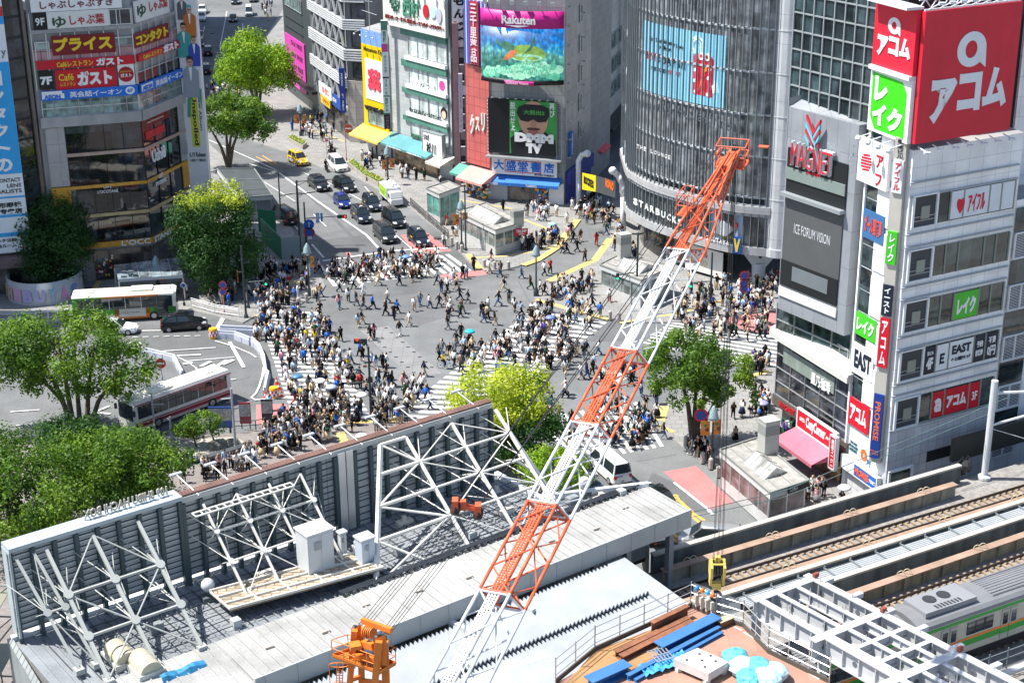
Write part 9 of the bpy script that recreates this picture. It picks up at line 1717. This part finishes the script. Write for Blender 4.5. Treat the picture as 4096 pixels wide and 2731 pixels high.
def body(pose, long, shorts, sub=1):
 key=(pose, long, shorts, sub)
 if key in BC:return BC[key]
 W_={'walk':1, 'stride':1.3}.get(pose, 0);J, Eg=[], []
 def add(p, r, par, z):J.append((p, r));i=len(J)-1;Eg.append((par, i, z))if par is not None else 0;return i
 hz=.93;hip=add((0, 0, hz), .125, None, 0);wa=add((0, 0, 1.1), .115, hip, 1);ch=add((.01, 0, 1.32), .14, wa, 1);nk=add((.01, 0, 1.47), .055, ch, 0);hd_=add((.03, 0, 1.58), .092, nk, 0);add((.02, 0, 1.67), .07, hd_, 0)
 for s in(1, -1):
  k=s*W_;sh=add((.0, s*.185, 1.4), .062, ch, 1)
  el, wr={'phone':((.05, s*.24, 1.14), (.26, s*.12, 1.22)), 'photo':((.26, s*.22, 1.42), (.3, s*.08, 1.62)), 'ride':((.22, s*.23, 1.2), (.44, s*.24, 1.03))}.get(pose, ((-.14*k-.02, s*.24, 1.13), (-.26*k+.06, s*.22, .9)))
  e=add(el, .048, sh, 1);w=add(wr, .036, e, 1 if long else 0);d=(V(wr)-V(el)).normalized();add(tuple(V(wr)+d*.09), .04, w, 0)
  hj=add((0, s*.09, .86), .1, hip, 2)
  kn, an, to=((.3, s*.14, .66), (.22, s*.15, .28), (.38, s*.15, .24))if pose=='ride' else((.17*max(k, .1), s*.1, .48), (.28*k-(.05 if k<0 else 0), s*.1, .08+(.1 if k<0 else 0)), (.28*k+.16, s*.11, .035+(.03 if k<0 else 0)))
  q=add(kn, .068, hj, 2);a=add(an, .046, q, 0 if shorts else 2);add(to, .042, a, 3)
 me=bpy.data.meshes.new('b');me.from_pydata([p for p, r in J], [(a, b_)for a, b_, z in Eg], []);o=bpy.data.objects.new('b', me);COL.objects.link(o);sk_=o.modifiers.new('s', 'SKIN');sk_.use_smooth_shade=True
 for i, (p, r)in enumerate(J):me.skin_vertices[0].data[i].radius=(r, r*(1.25 if i in(0, 1, 2)else 1));me.skin_vertices[0].data[i].use_root=i==0
 if sub:o.modifiers.new('u', 'SUBSURF').levels=1
 m2=bpy.data.meshes.new_from_object(o.evaluated_get(bpy.context.evaluated_depsgraph_get()));m2.name='person';bpy.data.objects.remove(o)
 for m in(SKINM[0], CM['k'], CM['k'], CM['w']):m2.materials.append(m)
 P=[V(p)for p, r in J]
 for f in m2.polygons:
  c=f.center;best=(9, 0)
  for a, b_, z in Eg:
   d=P[b_]-P[a];t_=max(0, min(1, (c-P[a]).dot(d)/d.length_squared));q=((c-P[a]-d*t_).length, z);best=min(best, q)
  f.material_index=2 if best[1]==0 and c.z<1.05 and c.z>.86 and abs(c.y)<.16 and pose!='x' and abs(c.x)<.15 else best[1]
 BC[key]=m2;return m2
def part_mesh(nm, mb, m):
 o=mb.build(nm, m, origin=(0, 0, 0), smooth=True);me=o.data;bpy.data.objects.remove(o);return me
_b=MB();_b.ball((.005, 0, 1.605), .115, 10, 6, sz=1.08);HAIR_S=part_mesh('hair', _b, HAIRM['black'])
for v in HAIR_S.vertices:
 if v.co.x>.055 and v.co.z<1.66:v.co.x=.055
_b=MB();_b.lathe([(.125, 1.28), (.13, 1.45), (.12, 1.6), (.09, 1.69), (.01, 1.73)], (-.025, 0, 0), 10);HAIR_L=part_mesh('hair', _b, HAIRM['black'])
for v in HAIR_L.vertices:
 if v.co.x>.05:v.co.x=.05
_b=MB();_b.lathe([(.33, .42), (.26, .7), (.16, 1.02)], (0, 0, 0), 12);SKIRT=part_mesh('skirt', _b, CM['k'])
_b=MB();loft(_b, [[(x, -y, 1.05), (x, -y, 1.4), (x, y, 1.4), (x, y, 1.05)]for x, y in((-.14, .13), (-.22, .15), (-.3, .11))]);PACK=part_mesh('backpack', _b, CM['k'])
_b=MB();_b.box(-.12, .22, .78, .14, .32, 1.02);_b.bar((0, .25, 1.02), (-.02, -.12, 1.42), .03, .02);BAG=part_mesh('shoulder_bag', _b, CM['k'])
rp=random.Random(21);PPL=[];wch=lambda s:rp.choice(s)
TOPS, BOTS='k'*30+'w'*28+'n'*9+'g'*8+'b'*6+'s'*6+'u'*4+'e'*3+'rpovy', 'k'*40+'n'*12+'b'*13+'w'*8+'g'*9+'o'*4+'j'*14
def put(c, r, x, y, zone, face, tb=None, pose=None, z=0.):
 p=G(c, r, x, y, z);PPL.append([p, zone, face+rp.uniform(-.5, .5), tb, pose])
ZN={'a':('on the north crossing', 'walk'), 'b':('in the shade of the cafe tower', 'mix'), 'c':('on the west crossing', 'walk'), 'd':('waiting on the station plaza', 'mix'), 'e':('by the pond garden', 'mix'), 'f':('on the diagonal crossing', 'walk'), 'g':('on the south crossing', 'walk'), 'h':('by the round glass building', 'mix'), 'i':('on the open middle of the junction', 'walk'), 'j':('on the shop side pavement', 'mix'), 'k':('at the kerb below the railway', 'mix'), 'l':('under the plaza trees', 'mix'), 'm':('on the right corner pavement', 'mix')}
def inside(x, y, q):
 n, r_=len(q)//2, False
 for i in range(n):
  x0, y0, x1, y1=q[2*i], q[2*i+1], q[(2*i+2)%(2*n)], q[(2*i+3)%(2*n)]
  if(y0>y)!=(y1>y)and x<(x1-x0)*(y-y0)/(y1-y0)+x0:r_=not r_
 return r_
for c, r, z, n, dirs, s in((1, 1, 'a', 95, (0, 3.14), '560 930 1000 870 1650 770 1720 850 1500 990 700 1050'), (1, 1, 'b', 85, (0, 2, 4), '0 900 440 860 600 920 540 1080 330 1280 0 1330'), (0, 1, 'b', 34, (0, 3), '1640 1160 2000 1150 2120 1000 2300 560 2351 600 2351 1350 2150 1280'), (1, 1, 'c', 48, (1.6, -1.6), '0 1350 430 1300 640 1300 720 1568 0 1568'), (1, 2, 'c', 88, (1.6, -1.6), '90 0 760 0 870 280 1000 640 400 660 250 330'), (1, 2, 'd', 105, (1.6, 1.6, 0, 3), '60 760 380 670 1000 650 900 830 560 960 300 1040 20 1120'), (1, 2, 'd', 22, (1.6, ), '1060 700 1500 680 1350 770 1080 870'), (0, 2, 'e', 26, (-1.6, 1.6), '1600 1230 2000 1160 2352 1060 2352 1200 1900 1320 1650 1310'), (0, 2, 'l', 26, (0, 1.6, 3), '430 1530 1000 1480 1480 1420 1300 1500 900 1566'), (0, 3, 'l', 12, (1.6, 3), '150 140 400 20 900 -10 600 90'), (2, 1, 'f', 52, (.8, 4), '0 1290 500 1240 830 1330 700 1568 0 1568'), (1, 2, 'f', 36, (.8, 4), '1780 0 2352 0 2352 280 1900 300 1650 170'), (1, 2, 'f', 22, (.8, 4), '1150 560 1560 300 1640 620 1150 690'), (2, 2, 'f', 30, (.8, 4), '0 40 560 0 520 320 220 330 0 240'), (2, 2, 'g', 58, (.3, 3.4), '330 760 900 600 1480 740 1380 930 760 990 350 950'), (1, 1, 'i', 22, (0, 1.6, 3.1, 4.7), '640 1120 1500 1060 2330 960 2351 1300 1900 1450 1000 1560 820 1400'), (1, 2, 'i', 12, (0, 1.6, 3.1, 4.7), '900 40 1500 330 1150 560 1000 500'), (2, 2, 'i', 18, (0, 1.6, 3.1, 4.7), '560 60 1250 200 1280 560 900 540 400 640 480 380'), (1, 0, 'j', 16, (0, 2), '330 1180 640 1090 800 1300 700 1420'), (2, 1, 'h', 85, (0, 1.6, 3, 4.6), '1560 1180 2000 1040 2351 1020 2351 1330 1800 1400 1450 1390'), (2, 1, 'h', 40, (0, 3), '1450 1430 2351 1380 2351 1560 1700 1560'), (3, 1, 'h', 10, (0, 3), '0 1000 90 980 100 1240 0 1300'), (2, 1, 'h', 18, (0, 2, 4), '350 1040 960 1010 800 1210 500 1250 300 1160'), (2, 1, 'h', 24, (0, 2, 4), '1010 560 1050 740 1330 870 1250 850 900 760'), (2, 1, 'j', 22, (0, 2, 4), '100 690 420 620 420 700 300 720 90 740'), (2, 1, 'j', 20, (1.6, 4.7), '700 270 960 340 960 560 640 470 550 400'), (2, 1, 'j', 9, (1.6, ), '110 360 470 380 460 420 120 440'), (1, 0, 'j', 14, (0, 2), '300 1180 640 1080 640 1240 430 1270'), (1, 0, 'j', 14, (0, 2), '960 1440 1080 1380 1350 1568 1000 1560'), (1, 1, 'j', 9, (0, 2), '1000 30 1350 20 1800 180 1700 130'), (0, 0, 'j', 26, (0, 2, 4), '1880 860 2000 760 2200 870 2280 900 1950 920'), (1, 0, 'j', 12, (0, 2), '20 60 150 40 160 200 90 210'), (3, 2, 'k', 10, (1.6, 4.7), '240 1490 340 1410 470 1380 620 1490 480 1530'), (2, 2, 'm', 14, (1.6, 4), '2100 700 2352 560 2352 700 2180 720'), (2, 2, 'm', 16, (0, 3), '1600 1000 1830 1140 1800 1000 1680 920'), (2, 2, 'm', 14, (1.6, 4), '2130 250 2352 150 2352 300 2150 330')):
 q=sep(s);xs, ys=q[::2], q[1::2];k=0;got=[];g0=0
 while k<n and g0<9000:
  g0+=1;x, y=rp.uniform(min(xs), max(xs)), rp.uniform(min(ys), max(ys))
  if inside(x, y, q)and all((x-a)**2+((y-b_)*2.4)**2>420 for a, b_ in got):got.append((x, y));k+=1;put(c, r, x, y, z, rp.choice(dirs), None, None, .13 if z in 'bdehjklm' else 0.)
for c, r, z, s in((1, 1, 'i', '560 1190bk 595 1160mj 765 1270pj 850 1205wk 900 1085wk 985 1145ww 1070 1270uk 1195 1330kk 1270 1365kn 1300 1310uk 1315 1055nn 1455 1290wb 1410 1430wb 1435 1020ok 1580 980wb 940 1440sb 975 1410kb 1685 1255kk 1740 1230kb 1790 1290wk 1705 1125nj 1760 1110wk 1760 1460kg 1770 1390kg 2000 910kk 2140 945wb 2245 960ok 1900 995kk 1935 975wj 1820 1020wk 1140 810nk 570 1420wk 520 1400wk 680 1490uk 640 1530go 575 1530sj 380 1495kk 1130 1055bb 2090 1395nj 2195 1420kb 2135 1290wj 1885 1540kk 1085 1540pk 1050 1560kk 780 1568kk 70 840wk 2160 840np 2270 370kk 1755 510rb 1810 610kb 1845 610wb'), (2, 1, 'i', '295 475wj 505 490wb 555 370ww 600 415wk 235 465pw 350 600wb 515 630pb 545 600nj 565 660kk 630 650ob 430 715kk 470 755nn 500 765kk 595 745kk 670 835ok 775 690rr 680 430wn 715 440ry 755 480ko 730 310kb 830 450bg 870 475wj 930 415kk 860 590ej 985 540mj 295 965wk 350 945rk 85 990jj 170 1090ke 260 1120wk 300 1150kk 375 1180kk 425 1160wj 560 1100bb 640 1020kk 645 1130jk 725 1020nn 895 1215wr 940 1160ke 735 1260nk 690 1300bb 485 1185sj 510 1185wo'), (1, 2, 'i', '125 630sn 355 575nr 870 210wk 980 190kk 955 375nk 1250 415kk 1135 570wb 1360 430ow 1360 440pj 960 440rk'), (2, 2, 'i', '1185 500wj 1325 590kj 1230 640kk 1105 990kk 1190 940sj 490 490wj 300 470wk 365 620kk 685 340nj 630 350wj 740 310kk 1090 360wk 850 1090bb 2030 720kk 2050 930bk 2225 520kg 2290 520kr')):
 tk=s.split(' ')
 for i in range(0, len(tk), 2):put(c, r, float(tk[i]), float(''.join(ch for ch in tk[i+1]if ch.isdigit())), z, rp.choice((0, 1.6, 3.1, 4.7)), tk[i+1][-2:])
put(1, 2, 125, 636, 'i', -1.6, 'sn')
UMB=((1, 2, 590, 358, 'white parasol nearest the middle of the west crossing', 'e8e8e8'), (1, 2, 970, 487, 'white parasol right of the teal suitcase, alone', 'ece8e4'), (1, 2, 970, 862, 'white parasol by the billboard lamps', 'e8e8e8'), (1, 2, 375, 318, 'steel blue umbrella on the west crossing', '4a78a0'), (1, 2, 690, 415, 'pale violet umbrella right of the white parasol', 'a8b0cc'), (1, 1, 1380, 788, 'blue and white umbrella on the north crossing', '6888c0'), (1, 1, 1962, 1473, 'bright cyan umbrella on the diagonal crossing', '2cb0d0'), (2, 1, 370, 487, 'mint umbrella near the yellow tactile strip', '9cdcd0'), (2, 1, 352, 1345, 'violet blue umbrella on the diagonal crossing', '7080b8'), (2, 1, 1650, 893, 'white umbrella beside the crane boom', 'e8e8ea'), (2, 2, 330, 606, 'small pink umbrella right of the round camphor', 'dcb8c0'), (2, 2, 2200, 198, 'black umbrella at the right edge crossing', '26282c'), (2, 2, 2305, 563, 'lilac umbrella on the right corner pavement', '9a94c8'), (3, 2, 700, 1338, 'white parasol at the kerb below the railway', 'eeeeee'))
for c, r, x, y, lb, hx in UMB:
 p=G(c, r, x, y, 2.0);o=thing('umbrella', lb, 'umbrella', (p.x, p.y, 2));b=MB();b.lathe([(.56, 1.92), (.46, 2.06), (.26, 2.16), (.02, 2.2)], (p.x, p.y, 0), 10);b.build('canopy', paint(hx), o, True);b=MB();b.tube((p.x, p.y, 1.1), (p.x, p.y, 2.28), .015);b.build('shaft', DARK, o);PPL.append([V((p.x-.12, p.y, .05)), 'i' if r<2 else 'c', rp.uniform(0, 6), None, 'phone'])
PPL.sort(key=lambda q:(q[0]-EYE).length);used=set();cv, cf, cm=[], [], [];cmats=list(CM)
def place(me, nm, par, col=None):
 o=bpy.data.objects.new(nm, me);COL.objects.link(o);o.parent=par
 if col:o.material_slots[0].link='OBJECT';o.material_slots[0].material=col
 return o
for i, (p, zn, fc, tb, pose)in enumerate(PPL):
 near=i<296
 while 1:
  t_, bt=(tb[0], tb[1])if tb else(wch(TOPS), wch(BOTS));zt, zp=ZN[zn];po=pose or(rp.choice(('walk', 'stride', 'walk'))if zp=='walk' or rp.random()<.3 else rp.choice(('stand', 'phone', 'stand', 'photo')))
  long=rp.random()<.55;fem=rp.random()<.45;sk=fem and rp.random()<.45;sho=not sk and rp.random()<.2;ac=rp.choice(('', '', 'pack', 'bag'));hc=rp.choice(('black', )*7+('brown', )*2+('blond', ))
  lab=f"person, {CLR[t_][0]} {'long sleeves' if long else 't-shirt'}, {CLR[bt][0]} {'skirt' if sk else 'shorts' if sho else 'trousers'}, {'long' if fem else 'short'} {hc} hair{', backpack' if ac == 'pack' else ', bag' if ac == 'bag' else ''}, {zt}".replace('person, ', 'person in ', 1)
  if not near or len(lab.split())<17 and lab not in used:break
  if near and tb and rp.random()<.2:tb=None
 S=rp.uniform(.93, 1.05);M=Matrix.Translation(p)@Matrix.Rotation(fc, 4, 'Z')@Matrix.Scale(S, 4)
 if near:
  used.add(lab);me=body(po, long, sho or sk);o=bpy.data.objects.new('person', me);COL.objects.link(o);o.matrix_world=M
  for k, m in enumerate((SKINM[rp.randrange(2)], CM[t_], CM[bt]if not sk else CM['k'], CM[wch('kkwwo')])):o.material_slots[k].link='OBJECT';o.material_slots[k].material=m
  tag(o, lab, 'person', 'people crossing and waiting');place(HAIR_L if fem else HAIR_S, 'hair', o, HAIRM[hc])
  if sk:place(SKIRT, 'skirt', o, CM[bt])
  if ac=='pack':place(PACK, 'backpack', o, CM[wch('kkkngeu')])
  if ac=='bag':place(BAG, 'shoulder_bag', o, CM[wch('kkwobr')])
 else:
  mm=(17, cmats.index(t_), cmats.index(bt), cmats.index('k'))
  for me, f_ in((body(po, long, sho, 0), lambda q:mm[q]), (HAIR_L if fem else HAIR_S, lambda q:15 if hc=='black' else 16)):
   n=len(cv);cv+=[M@v.co for v in me.vertices]
   for f in me.polygons:cf.append([a+n for a in f.vertices]);cm.append(f_(f.material_index))
cr=MB();cr.v, cr.f, cr.m=cv, cf, cm;tag(cr.build('crowd', [CM[k]for k in cmats]+[HAIRM['black'], HAIRM['brown'], SKINM[0]], origin=(0, 0, 0), smooth=True), 'farther people walking and standing beyond the nearest ones', 'crowd', kind='stuff')
for i, (c, a)in enumerate(RIDERS):
 o=bpy.data.objects.new('person', body('ride', True, False));COL.objects.link(o);o.matrix_world=Matrix.Translation((c.x, c.y, .02))@Matrix.Rotation(a, 4, 'Z')@Matrix.Translation((-.28, 0, 0));tag(o, ('rider in black on the scooter behind the white minivan', 'rider in black on the scooter left of the minivan', 'cyclist in white at the stop line', 'cyclist in yellow near the diagonal crossing', 'cyclist in black by the pole behind the billboards')[i], 'person', 'riders')
 for k, m in enumerate((SKINM[0], CM['kkwyk'[i]], CM['k'], CM['k'])):o.material_slots[k].link='OBJECT';o.material_slots[k].material=m
 place(HAIR_S, 'helmet', o, CM['kkkuk'[i]])
